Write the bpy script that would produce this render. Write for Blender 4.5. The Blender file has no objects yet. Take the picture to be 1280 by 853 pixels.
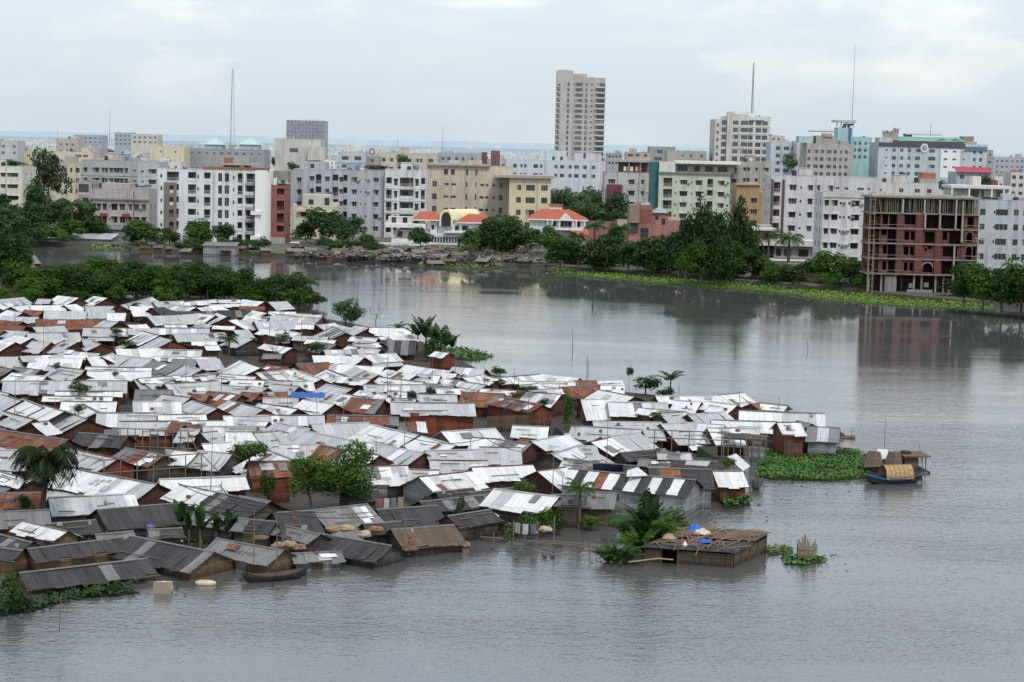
import bpy, math, random
from mathutils import Vector, Matrix, noise
RND = random.Random(11)
scene = bpy.context.scene
COL = scene.collection
PI = math.pi
# ---------------------------------------------------------------- camera
F_PX, CAM_H = 2400.0, 27.0
H0, HS = 164.5, 0.0235                       # horizon line of the photograph: y = H0 + HS*x
ROLL = math.atan(HS)
PITCH = math.atan((426.5 - (H0 + HS * 640)) / F_PX)
FWD = Vector((0, math.cos(PITCH), -math.sin(PITCH)))
_UP = Vector((0, math.sin(PITCH), math.cos(PITCH)))
_RT = Vector((1, 0, 0))
RT = _RT * math.cos(ROLL) + _UP * math.sin(ROLL)
UP = _UP * math.cos(ROLL) - _RT * math.sin(ROLL)
EYE = Vector((0, 0, CAM_H))
def ray(px, py):
    return FWD + RT * ((px - 640) / F_PX) - UP * ((py - 426.5) / F_PX)
def at(px, py, z=0.0):
    d = ray(px, py)
    if d.z > -1e-4: d.z = -1e-4
    return EYE + d * ((z - CAM_H) / d.z)
def aty(px, py, Y):
    d = ray(px, py)
    return EYE + d * (Y / d.y)
def proj(p):
    v = Vector(p) - EYE
    k = v.dot(FWD)
    return 640 + F_PX * v.dot(RT) / k, 426.5 - F_PX * v.dot(UP) / k, k
cam = bpy.data.cameras.new('camera')
cam.sensor_width = 36; cam.lens = F_PX / 1280 * 36
cam.clip_start = 1; cam.clip_end = 60000
cam_o = bpy.data.objects.new('camera', cam); COL.objects.link(cam_o)
M = Matrix((RT, UP, -FWD)).transposed().to_4x4(); M.translation = EYE
cam_o.matrix_world = M
scene.camera = cam_o
# ---------------------------------------------------------------- materials
MATS = {}
class NT:
    def __init__(s, name):
        s.m = bpy.data.materials.new(name); s.m.use_nodes = True
        s.t = s.m.node_tree; s.t.nodes.clear()
        s.out = s.n('ShaderNodeOutputMaterial')
    def n(s, typ, **kw):
        nd = s.t.nodes.new(typ)
        for k, v in kw.items(): setattr(nd, k, v)
        return nd
    def l(s, a, b): s.t.links.new(a, b)
    def val(s, sock, v):
        if hasattr(v, 'is_output') or isinstance(v, bpy.types.NodeSocket): s.l(v, sock)
        else: sock.default_value = v
    def math(s, op, a, b=None, c=None, clamp=False):
        nd = s.n('ShaderNodeMath', operation=op); nd.use_clamp = clamp
        s.val(nd.inputs[0], a)
        if b is not None: s.val(nd.inputs[1], b)
        if c is not None: s.val(nd.inputs[2], c)
        return nd.outputs[0]
    def mix(s, f, a, b, blend='MIX'):
        nd = s.n('ShaderNodeMix', data_type='RGBA', blend_type=blend)
        s.val(nd.inputs[0], f)
        for i, v in ((6, a), (7, b)):
            if isinstance(v, tuple): v = (*v[:3], 1)
            s.val(nd.inputs[i], v)
        return nd.outputs[2]
    def noise(s, vec, scale, detail=3, rough=.55):
        nd = s.n('ShaderNodeTexNoise'); nd.inputs['Scale'].default_value = scale
        nd.inputs['Detail'].default_value = detail; nd.inputs['Roughness'].default_value = rough
        if vec is not None: s.l(vec, nd.inputs['Vector'])
        return nd.outputs[0]
    def map(s, vec, scale, loc=(0, 0, 0)):
        nd = s.n('ShaderNodeMapping'); s.l(vec, nd.inputs[0])
        nd.inputs['Scale'].default_value = scale
        if isinstance(loc, tuple): nd.inputs['Location'].default_value = loc
        else: s.l(loc, nd.inputs['Location'])
        return nd.outputs[0]
    def ramp(s, f, lo, hi):
        nd = s.n('ShaderNodeMapRange'); s.val(nd.inputs[0], f)
        nd.inputs[1].default_value = lo; nd.inputs[2].default_value = hi
        return nd.outputs[0]
    def haze(s, col, k=1.0):  # aerial haze put into the base colour by world distance
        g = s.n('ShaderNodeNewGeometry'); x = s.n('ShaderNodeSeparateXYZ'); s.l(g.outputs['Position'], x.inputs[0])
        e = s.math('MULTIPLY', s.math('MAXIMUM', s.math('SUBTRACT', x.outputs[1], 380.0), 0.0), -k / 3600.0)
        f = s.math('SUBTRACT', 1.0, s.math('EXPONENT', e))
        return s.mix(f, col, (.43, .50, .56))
    def finish(s, col, rough=.85, bump=None, bd=.02, spec=.3, metal=0.0):
        b = s.n('ShaderNodeBsdfPrincipled')
        if isinstance(col, tuple): b.inputs['Base Color'].default_value = (*col[:3], 1)
        else: s.l(col, b.inputs['Base Color'])
        s.val(b.inputs['Roughness'], rough)
        b.inputs['Specular IOR Level'].default_value = spec
        b.inputs['Metallic'].default_value = metal
        if bump is not None:
            bn = s.n('ShaderNodeBump'); bn.inputs['Distance'].default_value = bd
            s.l(bump, bn.inputs['Height']); s.l(bn.outputs[0], b.inputs['Normal'])
        s.l(b.outputs[0], s.out.inputs[0])
        return s.m
def cached(fn):
    def w(*a):
        k = (fn.__name__,) + a
        if k not in MATS: MATS[k] = fn(*a)
        return MATS[k]
    return w
@cached
def wallmat(col, grime=.8):
    """painted / plastered wall: uneven paint, rain streaks, grime near ledges; fades to haze with world distance"""
    col = tuple(c * .86 for c in col)
    t = NT('plaster_wall'); g = t.n('ShaderNodeNewGeometry'); P = g.outputs['Position']
    a = t.noise(t.map(P, (.9, .9, .09)), 1.0, 4, .65)
    b = t.noise(P, .16, 3); dk = t.noise(t.map(P, (.35, .35, .22)), 1.0, 5, .7)
    c = t.mix(t.math('MULTIPLY', t.ramp(a, .48, .78), grime), col, (col[0] * .42, col[1] * .41, col[2] * .39))
    c = t.mix(t.math('MULTIPLY', t.ramp(b, .5, .8), grime * .6), c, (col[0] * .62, col[1] * .58, col[2] * .52))
    c = t.mix(t.math('MULTIPLY', t.ramp(dk, .52, .74), grime * .5), c, (col[0] * .5, col[1] * .49, col[2] * .46))
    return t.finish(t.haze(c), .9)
@cached
def flat(col, rough=.8, metal=0.0):
    t = NT('plain_surface'); g = t.n('ShaderNodeNewGeometry')
    a = t.noise(g.outputs['Position'], 1.3, 4)
    c = t.mix(t.ramp(a, .3, .75), (col[0] * .72, col[1] * .72, col[2] * .72), col)
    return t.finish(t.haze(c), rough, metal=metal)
@cached
def glass(kind):
    t = NT('window_glass'); oi = t.n('ShaderNodeObjectInfo')
    c = t.mix(oi.outputs['Random'], (.006, .008, .010), ((.05, .054, .06) if kind == 0 else (.16, .15, .14)))
    return t.finish(t.haze(c), .12, spec=.5)
@cached
def brick(col):
    t = NT('brick_wall'); g = t.n('ShaderNodeNewGeometry'); P = g.outputs['Position']
    a = t.noise(P, 2.5, 4); b = t.noise(t.map(P, (.5, .5, .25)), 1.0, 4)
    sz = t.n('ShaderNodeSeparateXYZ'); t.l(P, sz.inputs[0])
    course = t.math('FRACT', t.math('MULTIPLY', sz.outputs[2], 4.0))
    c = t.mix(t.ramp(a, .3, .7), (col[0] * .65, col[1] * .6, col[2] * .6), col)
    big = t.noise(P, .22, 4, .6)
    c = t.mix(t.math('MULTIPLY', t.ramp(big, .4, .68), .55), c, (col[0] * .5, col[1] * .55, col[2] * .6))
    c = t.mix(t.math('MULTIPLY', t.ramp(b, .5, .75), .6), c, (col[0] * .45, col[1] * .5, col[2] * .55))
    c = t.mix(t.math('MULTIPLY', t.math('LESS_THAN', course, .16), .35), c, (.3, .27, .24))
    return t.finish(t.haze(c), .95)
@cached
def tiles(col):
    t = NT('roof_tiles'); g = t.n('ShaderNodeNewGeometry'); P = g.outputs['Position']
    a = t.noise(P, 1.8, 4); sz = t.n('ShaderNodeSeparateXYZ'); t.l(P, sz.inputs[0])
    w = t.math('FRACT', t.math('MULTIPLY', sz.outputs[0], 2.2))
    c = t.mix(t.ramp(a, .35, .7), (col[0] * .6, col[1] * .55, col[2] * .5), col)
    c = t.mix(t.math('MULTIPLY', t.math('LESS_THAN', w, .25), .3), c, (col[0] * .5, col[1] * .4, col[2] * .4))
    return t.finish(t.haze(c), .8)
@cached
def farwall(col):
    """far facade: plaster with rows of dark openings too small to see as more than specks"""
    t = NT('far_facade'); tc = t.n('ShaderNodeTexCoord'); s = t.n('ShaderNodeSeparateXYZ'); t.l(tc.outputs['Object'], s.inputs[0])
    g = t.n('ShaderNodeNewGeometry'); sn = t.n('ShaderNodeSeparateXYZ'); t.l(g.outputs['Normal'], sn.inputs[0])
    u = t.math('FRACT', t.math('MULTIPLY', t.math('ADD', s.outputs[0], s.outputs[1]), 1 / 3.1))
    v = t.math('FRACT', t.math('MULTIPLY', s.outputs[2], 1 / 3.1))
    inu = t.math('MULTIPLY', t.math('GREATER_THAN', u, .3), t.math('LESS_THAN', u, .72))
    inv = t.math('MULTIPLY', t.math('GREATER_THAN', v, .32), t.math('LESS_THAN', v, .75))
    cell = t.n('ShaderNodeTexWhiteNoise'); fl = t.n('ShaderNodeVectorMath', operation='FLOOR'); t.l(t.map(tc.outputs['Object'], (1 / 3.1, 1 / 3.1, 1 / 3.1)), fl.inputs[0]); t.l(fl.outputs[0], cell.inputs[0])
    f = t.math('MULTIPLY', t.math('MULTIPLY', inu, inv), t.math('LESS_THAN', sn.outputs[2], .5))
    f = t.math('MULTIPLY', f, t.math('GREATER_THAN', cell.outputs[0], .3))
    a = t.noise(t.map(g.outputs['Position'], (.5, .5, .1)), 1.0, 3)
    c = t.mix(t.math('MULTIPLY', t.ramp(a, .45, .75), .5), col, (col[0] * .5, col[1] * .5, col[2] * .5))
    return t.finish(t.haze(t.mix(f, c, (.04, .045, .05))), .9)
@cached
def tin(kind):
    """corrugated sheet; uv.x runs along the ridge and uv.y down the slope, in metres"""
    base, dark, rustamt = {
        'W': ((.69, .695, .70), (.46, .47, .48), .16), 'G': ((.43, .442, .455), (.29, .30, .31), .22),
        'N': ((.185, .187, .19), (.10, .10, .10), .22), 'D': ((.060, .060, .062), (.026, .026, .028), .04),
        'R': ((.185, .070, .038), (.075, .032, .021), 1.0), 'O': ((.25, .105, .05), (.14, .055, .028), 1.0),
        'B': ((.06, .17, .52), (.03, .09, .32), 0), 'T': ((.165, .115, .078), (.07, .047, .032), 0)}[kind]
    t = NT('corrugated_tin'); uv = t.n('ShaderNodeUVMap'); oi = t.n('ShaderNodeObjectInfo')
    cb = t.n('ShaderNodeCombineXYZ')
    sh = t.math('MULTIPLY', oi.outputs['Random'], 91.0); t.l(sh, cb.inputs[0]); t.l(sh, cb.inputs[1])
    U = t.map(uv.outputs[0], (1, 1, 1), cb.outputs[0])
    s = t.n('ShaderNodeSeparateXYZ'); t.l(uv.outputs[0], s.inputs[0])
    st = t.noise(t.map(U, (3.0, .28, 1)), 1.0, 4, .6)            # streaks down the slope
    pa = t.noise(U, .75, 4, .6)
    c = t.mix(t.math('MULTIPLY', t.ramp(st, .40, .72), .85), base, dark)
    wn = t.n('ShaderNodeTexWhiteNoise', noise_dimensions='2D')
    cell = t.n('ShaderNodeCombineXYZ')
    t.l(t.math('ADD', t.math('FLOOR', t.math('MULTIPLY', s.outputs[0], 1 / .82)), sh), cell.inputs[0])
    t.l(t.math('FLOOR', t.math('MULTIPLY', s.outputs[1], 1 / 1.9)), cell.inputs[1])
    t.l(cell.outputs[0], wn.inputs[0])
    c = t.mix(t.math('MULTIPLY', wn.outputs[0], .42), c, tuple(x * .62 for x in dark))
    c = t.mix(t.math('MULTIPLY', t.math('SUBTRACT', oi.outputs['Random'], .25, clamp=True), .35), c, dark)
    if rustamt and kind not in 'RO':
        rm = t.math('MULTIPLY', t.ramp(pa, .60, .74), t.ramp(st, .35, .6))
        c = t.mix(t.math('MULTIPLY', rm, min(1, rustamt * 3.2)), c, (.20, .095, .055))
    elif kind in 'RO':
        c = t.mix(t.ramp(pa, .52, .72), c, (.27, .115, .055) if kind == 'R' else (.16, .06, .033))
        c = t.mix(t.math('MULTIPLY', t.ramp(pa, .62, .5), t.ramp(st, .55, .68)), c, (.17, .15, .14))
    cor = t.math('SINE', t.math('MULTIPLY', s.outputs[0], 2 * PI / .19))
    c = t.mix(t.math('MULTIPLY', t.ramp(cor, .1, 1.0), .11), c, tuple(x * .7 for x in dark))  # corrugation shading put into the colour as faint dark stripes
    seam = t.math('FRACT', t.math('MULTIPLY', s.outputs[1], 1 / 1.9))
    c = t.mix(t.math('MULTIPLY', t.math('LESS_THAN', seam, .035), .5), c, tuple(x * .6 for x in dark))
    rough = .42 if kind in 'WG' else .75
    return t.finish(c, rough, cor, .012, spec=.45 if kind in 'WGN' else .2)
@cached
def bamboo(kind):
    """woven / split bamboo walling, vertical strips with tied cross rails"""
    a, b = {'b': ((.070, .029, .019), (.024, .012, .009)), 't': ((.125, .080, .042), (.055, .036, .021)),
            'g': ((.19, .20, .21), (.09, .097, .105)), 'r': ((.135, .040, .020), (.05, .019, .012)),
            'd': ((.060, .052, .044), (.022, .019, .016)), 'k': ((.080, .058, .042), (.032, .024, .018))}[kind]
    t = NT('bamboo_matting'); uv = t.n('ShaderNodeUVMap'); oi = t.n('ShaderNodeObjectInfo')
    s = t.n('ShaderNodeSeparateXYZ'); t.l(uv.outputs[0], s.inputs[0])
    st = t.noise(t.map(uv.outputs[0], (7.0, .5, 1)), 1.0, 3)
    pa = t.noise(uv.outputs[0], .8, 4)
    c = t.mix(t.ramp(st, .35, .66), b, a)
    c = t.mix(t.math('MULTIPLY', t.ramp(pa, .5, .7), .6), c, b)
    wn = t.n('ShaderNodeTexWhiteNoise', noise_dimensions='1D'); t.l(t.math('ADD', t.math('FLOOR', t.math('MULTIPLY', s.outputs[0], 1.05)), t.math('MULTIPLY', oi.outputs['Random'], 50.)), wn.inputs['W'])
    c = t.mix(t.math('MULTIPLY', wn.outputs[0], .45), c, tuple(x * 1.7 for x in a))
    wet = t.n('ShaderNodeNewGeometry'); wz = t.n('ShaderNodeSeparateXYZ'); t.l(wet.outputs['Position'], wz.inputs[0])
    tide = t.math('ADD', wz.outputs[2], t.math('MULTIPLY', t.math('SUBTRACT', pa, .5), .5))
    c = t.mix(t.math('MULTIPLY', t.ramp(tide, .55, .15), .75), c, tuple(x * .35 for x in b))
    rail = t.math('FRACT', t.math('MULTIPLY', s.outputs[1], 1.5))
    c = t.mix(t.math('MULTIPLY', t.math('LESS_THAN', rail, .12), .28), c, tuple(min(.5, x * 2.2) for x in a))
    post = t.math('FRACT', t.math('MULTIPLY', s.outputs[0], 1.05))
    c = t.mix(t.math('MULTIPLY', t.math('LESS_THAN', post, .07), .25), c, tuple(min(.5, x * 2.0) for x in a))
    return t.finish(c, .9, st, .03)
@cached
def leaf(col):
    t = NT('foliage'); oi = t.n('ShaderNodeObjectInfo'); g = t.n('ShaderNodeNewGeometry')
    tc = t.n('ShaderNodeTexCoord')
    a = t.noise(tc.outputs['Object'], .9, 3); b = t.noise(tc.outputs['Object'], 5.0, 2)
    c = t.mix(t.ramp(a, .35, .68), tuple(x * .45 for x in col), (col[0] * 1.35, col[1] * 1.2, col[2] * .9))
    c = t.mix(t.math('MULTIPLY', t.ramp(b, .5, .75), .5), c, (col[0] * 2.0, col[1] * 1.7, col[2] * 1.1))
    c = t.mix(t.math('MULTIPLY', oi.outputs['Random'], .35), c, (col[0] * .55, col[1] * .75, col[2] * .9))
    c = t.haze(c)
    d = t.n('ShaderNodeBsdfDiffuse'); tr = t.n('ShaderNodeBsdfTranslucent'); gl = t.n('ShaderNodeBsdfGlossy'); gl.inputs['Roughness'].default_value = .45
    t.l(c, d.inputs[0]); t.l(c, tr.inputs[0]); gl.inputs[0].default_value = (.5, .5, .5, 1)
    m = t.n('ShaderNodeMixShader'); m.inputs[0].default_value = .28; t.l(d.outputs[0], m.inputs[1]); t.l(tr.outputs[0], m.inputs[2])
    m2 = t.n('ShaderNodeMixShader'); m2.inputs[0].default_value = .018; t.l(m.outputs[0], m2.inputs[1]); t.l(gl.outputs[0], m2.inputs[2])
    t.l(m2.outputs[0], t.out.inputs[0]); return t.m
BARK = flat((.13, .105, .085)); POLE = flat((.17, .135, .10)); DARK = flat((.02, .018, .017)); STEEL = flat((.30, .31, .32))
WHITEP = flat((.78, .78, .77)); CONC = wallmat((.40, .39, .37)); RED = tiles((.42, .10, .05))
# ---------------------------------------------------------------- mesh builder
class MB:
    def __init__(s): s.v = []; s.f = []; s.m = []; s.uv = []
    def face(s, pts, mi=0, uv=None):
        i = len(s.v); s.v.extend([tuple(p) for p in pts]); s.f.append(tuple(range(i, i + len(pts)))); s.m.append(mi)
        s.uv.extend(uv if uv else [(0, 0)] * len(pts))
    def wallq(s, p, q, z0, z1, mi=0):       # vertical quad from p to q with uv in metres
        L = math.hypot(q[0] - p[0], q[1] - p[1])
        s.face([(p[0], p[1], z0), (q[0], q[1], z0), (q[0], q[1], z1), (p[0], p[1], z1)], mi, [(0, z0), (L, z0), (L, z1), (0, z1)])
    def box(s, x0, x1, y0, y1, z0, z1, mi=0, bottom=True):
        s.wallq((x0, y0), (x1, y0), z0, z1, mi); s.wallq((x1, y0), (x1, y1), z0, z1, mi)
        s.wallq((x1, y1), (x0, y1), z0, z1, mi); s.wallq((x0, y1), (x0, y0), z0, z1, mi)
        s.face([(x0, y0, z1), (x1, y0, z1), (x1, y1, z1), (x0, y1, z1)], mi, [(x0, y0), (x1, y0), (x1, y1), (x0, y1)])
        if bottom: s.face([(x0, y1, z0), (x1, y1, z0), (x1, y0, z0), (x0, y0, z0)], mi)
    def tube(s, pts, r, n=6, mi=0):
        """r: a number or one radius per point"""
        pts = [Vector(p) for p in pts]; rs = r if isinstance(r, (list, tuple)) else [r] * len(pts)
        rings = []
        for i, p in enumerate(pts):
            d = (pts[min(i + 1, len(pts) - 1)] - pts[max(i - 1, 0)])
            if d.length < 1e-6: d = Vector((0, 0, 1))
            d.normalize(); a = d.orthogonal().normalized() if abs(d.z) < .9 else Vector((1, 0, 0)); a = (a - d * a.dot(d)).normalized(); b = d.cross(a)
            rings.append([p + (a * math.cos(2 * PI * k / n) + b * math.sin(2 * PI * k / n)) * rs[i] for k in range(n)])
        for i in range(len(rings) - 1):
            for k in range(n):
                k2 = (k + 1) % n
                s.face([rings[i][k], rings[i][k2], rings[i + 1][k2], rings[i + 1][k]], mi, [(k / n, i), ((k + 1) / n, i), ((k + 1) / n, i + 1), (k / n, i + 1)])
        s.face(list(reversed(rings[0])), mi); s.face(rings[-1], mi)
    def lathe(s, prof, c=(0, 0), n=12, mi=0):
        for i in range(len(prof) - 1):
            (r0, z0), (r1, z1) = prof[i], prof[i + 1]
            for k in range(n):
                a0, a1 = 2 * PI * k / n, 2 * PI * (k + 1) / n
                q = [(c[0] + r0 * math.cos(a0), c[1] + r0 * math.sin(a0), z0), (c[0] + r0 * math.cos(a1), c[1] + r0 * math.sin(a1), z0),
                     (c[0] + r1 * math.cos(a1), c[1] + r1 * math.sin(a1), z1), (c[0] + r1 * math.cos(a0), c[1] + r1 * math.sin(a0), z1)]
                s.face(q, mi)
    def mesh(s, name, mats, smooth=False):
        me = bpy.data.meshes.new(name)
        me.from_pydata(s.v, [], s.f)
        for m in (mats if isinstance(mats, (list, tuple)) else [mats]): me.materials.append(m)
        me.polygons.foreach_set('material_index', s.m)
        uvl = me.uv_layers.new(name='UVMap')
        uvl.data.foreach_set('uv', [c for q in s.uv for c in q])
        if smooth: me.polygons.foreach_set('use_smooth', [True] * len(s.f))
        me.update(); return me
    def build(s, name, mats, parent=None, smooth=False):
        return link(name, s.mesh(name, mats, smooth), parent)
def link(name, me, parent=None, loc=(0, 0, 0), rz=0.0, scale=None):
    o = bpy.data.objects.new(name, me); COL.objects.link(o)
    o.parent = parent; o.location = loc
    if rz: o.rotation_euler = (0, 0, rz)
    if scale: o.scale = scale
    return o
AUTO = []      # (object, noun phrase, class, pixel x, pixel y)
def tag(o, label=None, cat=None, group=None, kind=None):
    if label: o['label'] = label
    if cat: o['category'] = cat
    if group: o['group'] = group
    if kind: o['kind'] = kind
    return o
def thing(name, label, cat, loc=(0, 0, 0), rz=0.0, group=None):
    o = link(name, None, None, loc, rz); o.empty_display_size = .3
    return tag(o, label, cat, group)
def auto(o, phrase, cls, pt=None):
    x, y, _ = proj(pt if pt is not None else o.location); AUTO.append((o, phrase, cls, x, y))
ORD = ['', 'second ', 'third ', 'fourth ', 'fifth ', 'sixth ', 'seventh ', 'eighth ', 'ninth ', 'tenth ', 'eleventh ', 'twelfth ', 'thirteenth ', 'fourteenth ', 'fifteenth ', 'sixteenth ', 'seventeenth ', 'eighteenth ', 'nineteenth ', 'twentieth ']
def resolve_labels(LM):
    """relation of every auto-labelled thing to its nearest landmark, counted outward among things of its class"""
    bucket = {}
    for o, ph, cls, x, y in AUTO:
        best = min(LM[cls], key=lambda l: (l[0] - x) ** 2 + (1.6 * (l[1] - y)) ** 2)
        dx, dy = x - best[0], (y - best[1]) * 1.9
        d = ('right of' if dx > 0 else 'left of') if abs(dx) > abs(dy) else ('in front of' if dy > 0 else 'behind')
        bucket.setdefault((cls, best, d), []).append((dx * dx + dy * dy, o, ph))
    for (cls, lm, d), L in bucket.items():
        L.sort(key=lambda q: q[0])
        for i, (_, o, ph) in enumerate(L):
            o['label'] = f"{ph}, {ORD[i] if i < len(ORD) else 'last '}nearest {d} the {lm[2]}"; assert len(o['label'].replace(',', '').split()) <= 16, o['label']
# ---------------------------------------------------------------- world and sun
SUN_EL, SUN_AZ = math.radians(56), math.radians(24)       # azimuth to the right of straight behind the camera
w = bpy.data.worlds.new('World'); scene.world = w; w.use_nodes = True
t = w.node_tree; t.nodes.clear()
def wn(typ, **k):
    n = t.nodes.new(typ)
    for a, b in k.items(): setattr(n, a, b)
    return n
out = wn('ShaderNodeOutputWorld'); bg = wn('ShaderNodeBackground'); bg2 = wn('ShaderNodeBackground'); add = wn('ShaderNodeAddShader')
sky = wn('ShaderNodeTexSky', sky_type='NISHITA'); sky.sun_disc = False; sky.sun_elevation = SUN_EL
sky.sun_rotation = math.radians(180) - SUN_AZ; sky.dust_density = 3.0; sky.air_density = 1.2
t.links.new(sky.outputs[0], bg.inputs[0]); bg.inputs[1].default_value = .045
# thin overcast: soft cloud sheets over a pale blue grey veil
tc = wn('ShaderNodeTexCoord'); mp = wn('ShaderNodeMapping'); mp.inputs['Scale'].default_value = (9, 9, 26); t.links.new(tc.outputs['Generated'], mp.inputs[0])
n1 = wn('ShaderNodeTexNoise'); n1.inputs['Scale'].default_value = .85; n1.inputs['Detail'].default_value = 6; n1.inputs['Roughness'].default_value = .55; t.links.new(mp.outputs[0], n1.inputs[0])
mp2 = wn('ShaderNodeMapping'); mp2.inputs['Scale'].default_value = (22, 22, 66); t.links.new(tc.outputs['Generated'], mp2.inputs[0])
n2 = wn('ShaderNodeTexNoise'); n2.inputs['Scale'].default_value = .8; n2.inputs['Detail'].default_value = 5; t.links.new(mp2.outputs[0], n2.inputs[0])
sp = wn('ShaderNodeSeparateXYZ'); t.links.new(tc.outputs['Generated'], sp.inputs[0])
def mr(src, a, b, c=0., d=1.):
    n = wn('ShaderNodeMapRange'); t.links.new(src, n.inputs[0]); n.inputs[1].default_value = a; n.inputs[2].default_value = b; n.inputs[3].default_value = c; n.inputs[4].default_value = d; return n.outputs[0]
def mm(op, a, b):
    n = wn('ShaderNodeMath', operation=op)
    for i, v in enumerate((a, b)):
        if isinstance(v, float): n.inputs[i].default_value = v
        else: t.links.new(v, n.inputs[i])
    return n.outputs[0]
cl = mm('ADD', mr(n1.outputs[0], .48, .64), mm('MULTIPLY', mr(n2.outputs[0], .52, .75), .45))
clf = mm('MULTIPLY', cl, mr(sp.outputs[2], .015, .06, .25, 1.0)); 
mx = wn('ShaderNodeMix', data_type='RGBA'); t.links.new(clf, mx.inputs[0]); mx.inputs[6].default_value = (.59, .68, .755, 1); mx.inputs[7].default_value = (.84, .85, .86, 1); mx.clamp_factor = True
t.links.new(mx.outputs[2], bg2.inputs[0]); t.links.new(mr(sp.outputs[2], .0, .9, 1.0, 1.25), bg2.inputs[1])
t.links.new(bg.outputs[0], add.inputs[0]); t.links.new(bg2.outputs[0], add.inputs[1]); t.links.new(add.outputs[0], out.inputs[0])
sl = bpy.data.lights.new('sun', 'SUN'); sl.energy = 2.2; sl.angle = math.radians(7); sl.color = (1, .965, .90)
so = bpy.data.objects.new('sun', sl); COL.objects.link(so)
sd = Vector((math.sin(SUN_AZ) * math.cos(SUN_EL), -math.cos(SUN_AZ) * math.cos(SUN_EL), math.sin(SUN_EL)))
so.rotation_euler = sd.to_track_quat('Z', 'Y').to_euler(); so.location = (60, -80, 150)
scene.view_settings.view_transform = 'Standard'; scene.view_settings.look = 'None'; scene.view_settings.exposure = 0; scene.view_settings.gamma = 1
scene.cycles.use_denoising = True
scene.cycles.max_bounces = 6; scene.cycles.diffuse_bounces = 2; scene.cycles.glossy_bounces = 3; scene.cycles.transmission_bounces = 3
# ---------------------------------------------------------------- ground, lake, land
def ground_mat(a, b, scale):
    t = NT('ground_earth'); g = t.n('ShaderNodeNewGeometry')
    n = t.noise(g.outputs['Position'], scale, 5); 
    return t.finish(t.haze(t.mix(t.ramp(n, .35, .7), a, b)), .95, n, .2)
def sheet(name, pts, z, m, skirt=None):
    mb = MB(); mb.face([(p[0], p[1], z) for p in pts])
    if skirt is not None:
        for i in range(len(pts)):
            p, q = pts[i], pts[(i + 1) % len(pts)]
            mb.face([(p[0], p[1], skirt), (q[0], q[1], skirt), (q[0], q[1], z), (p[0], p[1], z)])
    return tag(mb.build(name, m), kind='structure')
LAND_Z = .8
sheet('ground', [(-40000, -500), (40000, -500), (40000, 50000), (-40000, 50000)], -2.2, ground_mat((.06, .06, .05), (.09, .08, .06), .1))
SHORE = [(-70, 300), (-20, 302), (45, 306), (140, 309), (165, 313), (250, 317), (300, 318), (360, 322), (420, 322), (480, 326), (520, 330), (560, 332), (620, 334), (690, 336), (760, 342), (850, 349), (960, 358), (1030, 364), (1090, 370), (1150, 376), (1240, 383), (1300, 386)]
sp_ = [at(x, y, 0) for x, y in SHORE]
pts = [(p.x, p.y) for p in sp_]
landpts = [(-40000, pts[0][1] - 40)] + pts + [(pts[-1][0] + 60, pts[-1][1] - 130), (40000, pts[-1][1] - 400), (40000, 49000), (-40000, 49000)]
sheet('city_ground', landpts, LAND_Z, ground_mat((.06, .065, .04), (.11, .10, .075), .06), -2.0)
ISL = [(-80, 322), (60, 336), (200, 344), (300, 352), (392, 383), (380, 394), (440, 404), (520, 424), (556, 440), (610, 468), (780, 490), (930, 505), (985, 530), (950, 560), (880, 600), (700, 640), (600, 660), (400, 668), (200, 680), (-80, 720)]
sheet('mud_bank', [(p.x, p.y) for p in (at(x, y, .06) for x, y in ISL)], .06, ground_mat((.03, .026, .02), (.06, .05, .038), .5), -1.5)
def water_mat():
    t = NT('lake_water'); g = t.n('ShaderNodeNewGeometry'); P = g.outputs['Position']
    s = t.n('ShaderNodeSeparateXYZ'); t.l(P, s.inputs[0])
    n1 = t.noise(t.map(P, (.55, 1.15, 1)), 1.0, 3, .6); n2 = t.noise(t.map(P, (2.1, 3.4, 1)), 1.0, 3); n3 = t.noise(t.map(P, (.10, .22, 1)), 1.0, 2)
    hgt = t.math('ADD', t.math('ADD', t.math('MULTIPLY', n1, .62), t.math('MULTIPLY', n2, .42)), t.math('MULTIPLY', n3, .7))
    lane = t.noise(t.map(P, (.012, .045, 1)), 1.0, 4, .6)
    lane2 = t.noise(t.map(P, (.004, .05, 1)), 1.0, 4, .65)
    q = t.math('ADD', t.math('ADD', s.outputs[1], t.math('MULTIPLY', s.outputs[0], 1.24)), t.math('MULTIPLY', t.math('SUBTRACT', lane2, .47), 330.0))
    lee = t.ramp(q, 315, 385)
    calm = t.math('MULTIPLY', t.math('SUBTRACT', 1.0, t.math('MULTIPLY', lee, .95)), t.math('ADD', .35, t.math('MULTIPLY', t.ramp(lane, .35, .65), .9)))
    b = t.n('ShaderNodeBsdfPrincipled'); b.inputs['Base Color'].default_value = (.078, .080, .081, 1); b.inputs['IOR'].default_value = 2.2
    b.inputs['Specular IOR Level'].default_value = .5
    t.l(t.math('ADD', .03, t.math('MULTIPLY', calm, .05)), b.inputs['Roughness'])
    bn = t.n('ShaderNodeBump'); t.l(hgt, bn.inputs['Height']); t.l(t.math('MULTIPLY', calm, t.math('SUBTRACT', .145, t.math('MULTIPLY', t.ramp(s.outputs[1], 100, 215), .108))), bn.inputs['Distance'])
    t.l(bn.outputs[0], b.inputs['Normal']); t.l(b.outputs[0], t.out.inputs[0]); return t.m
sheet('water', [(-700, 20), (700, 20), (700, 900), (-700, 900)], 0.0, water_mat())
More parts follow.
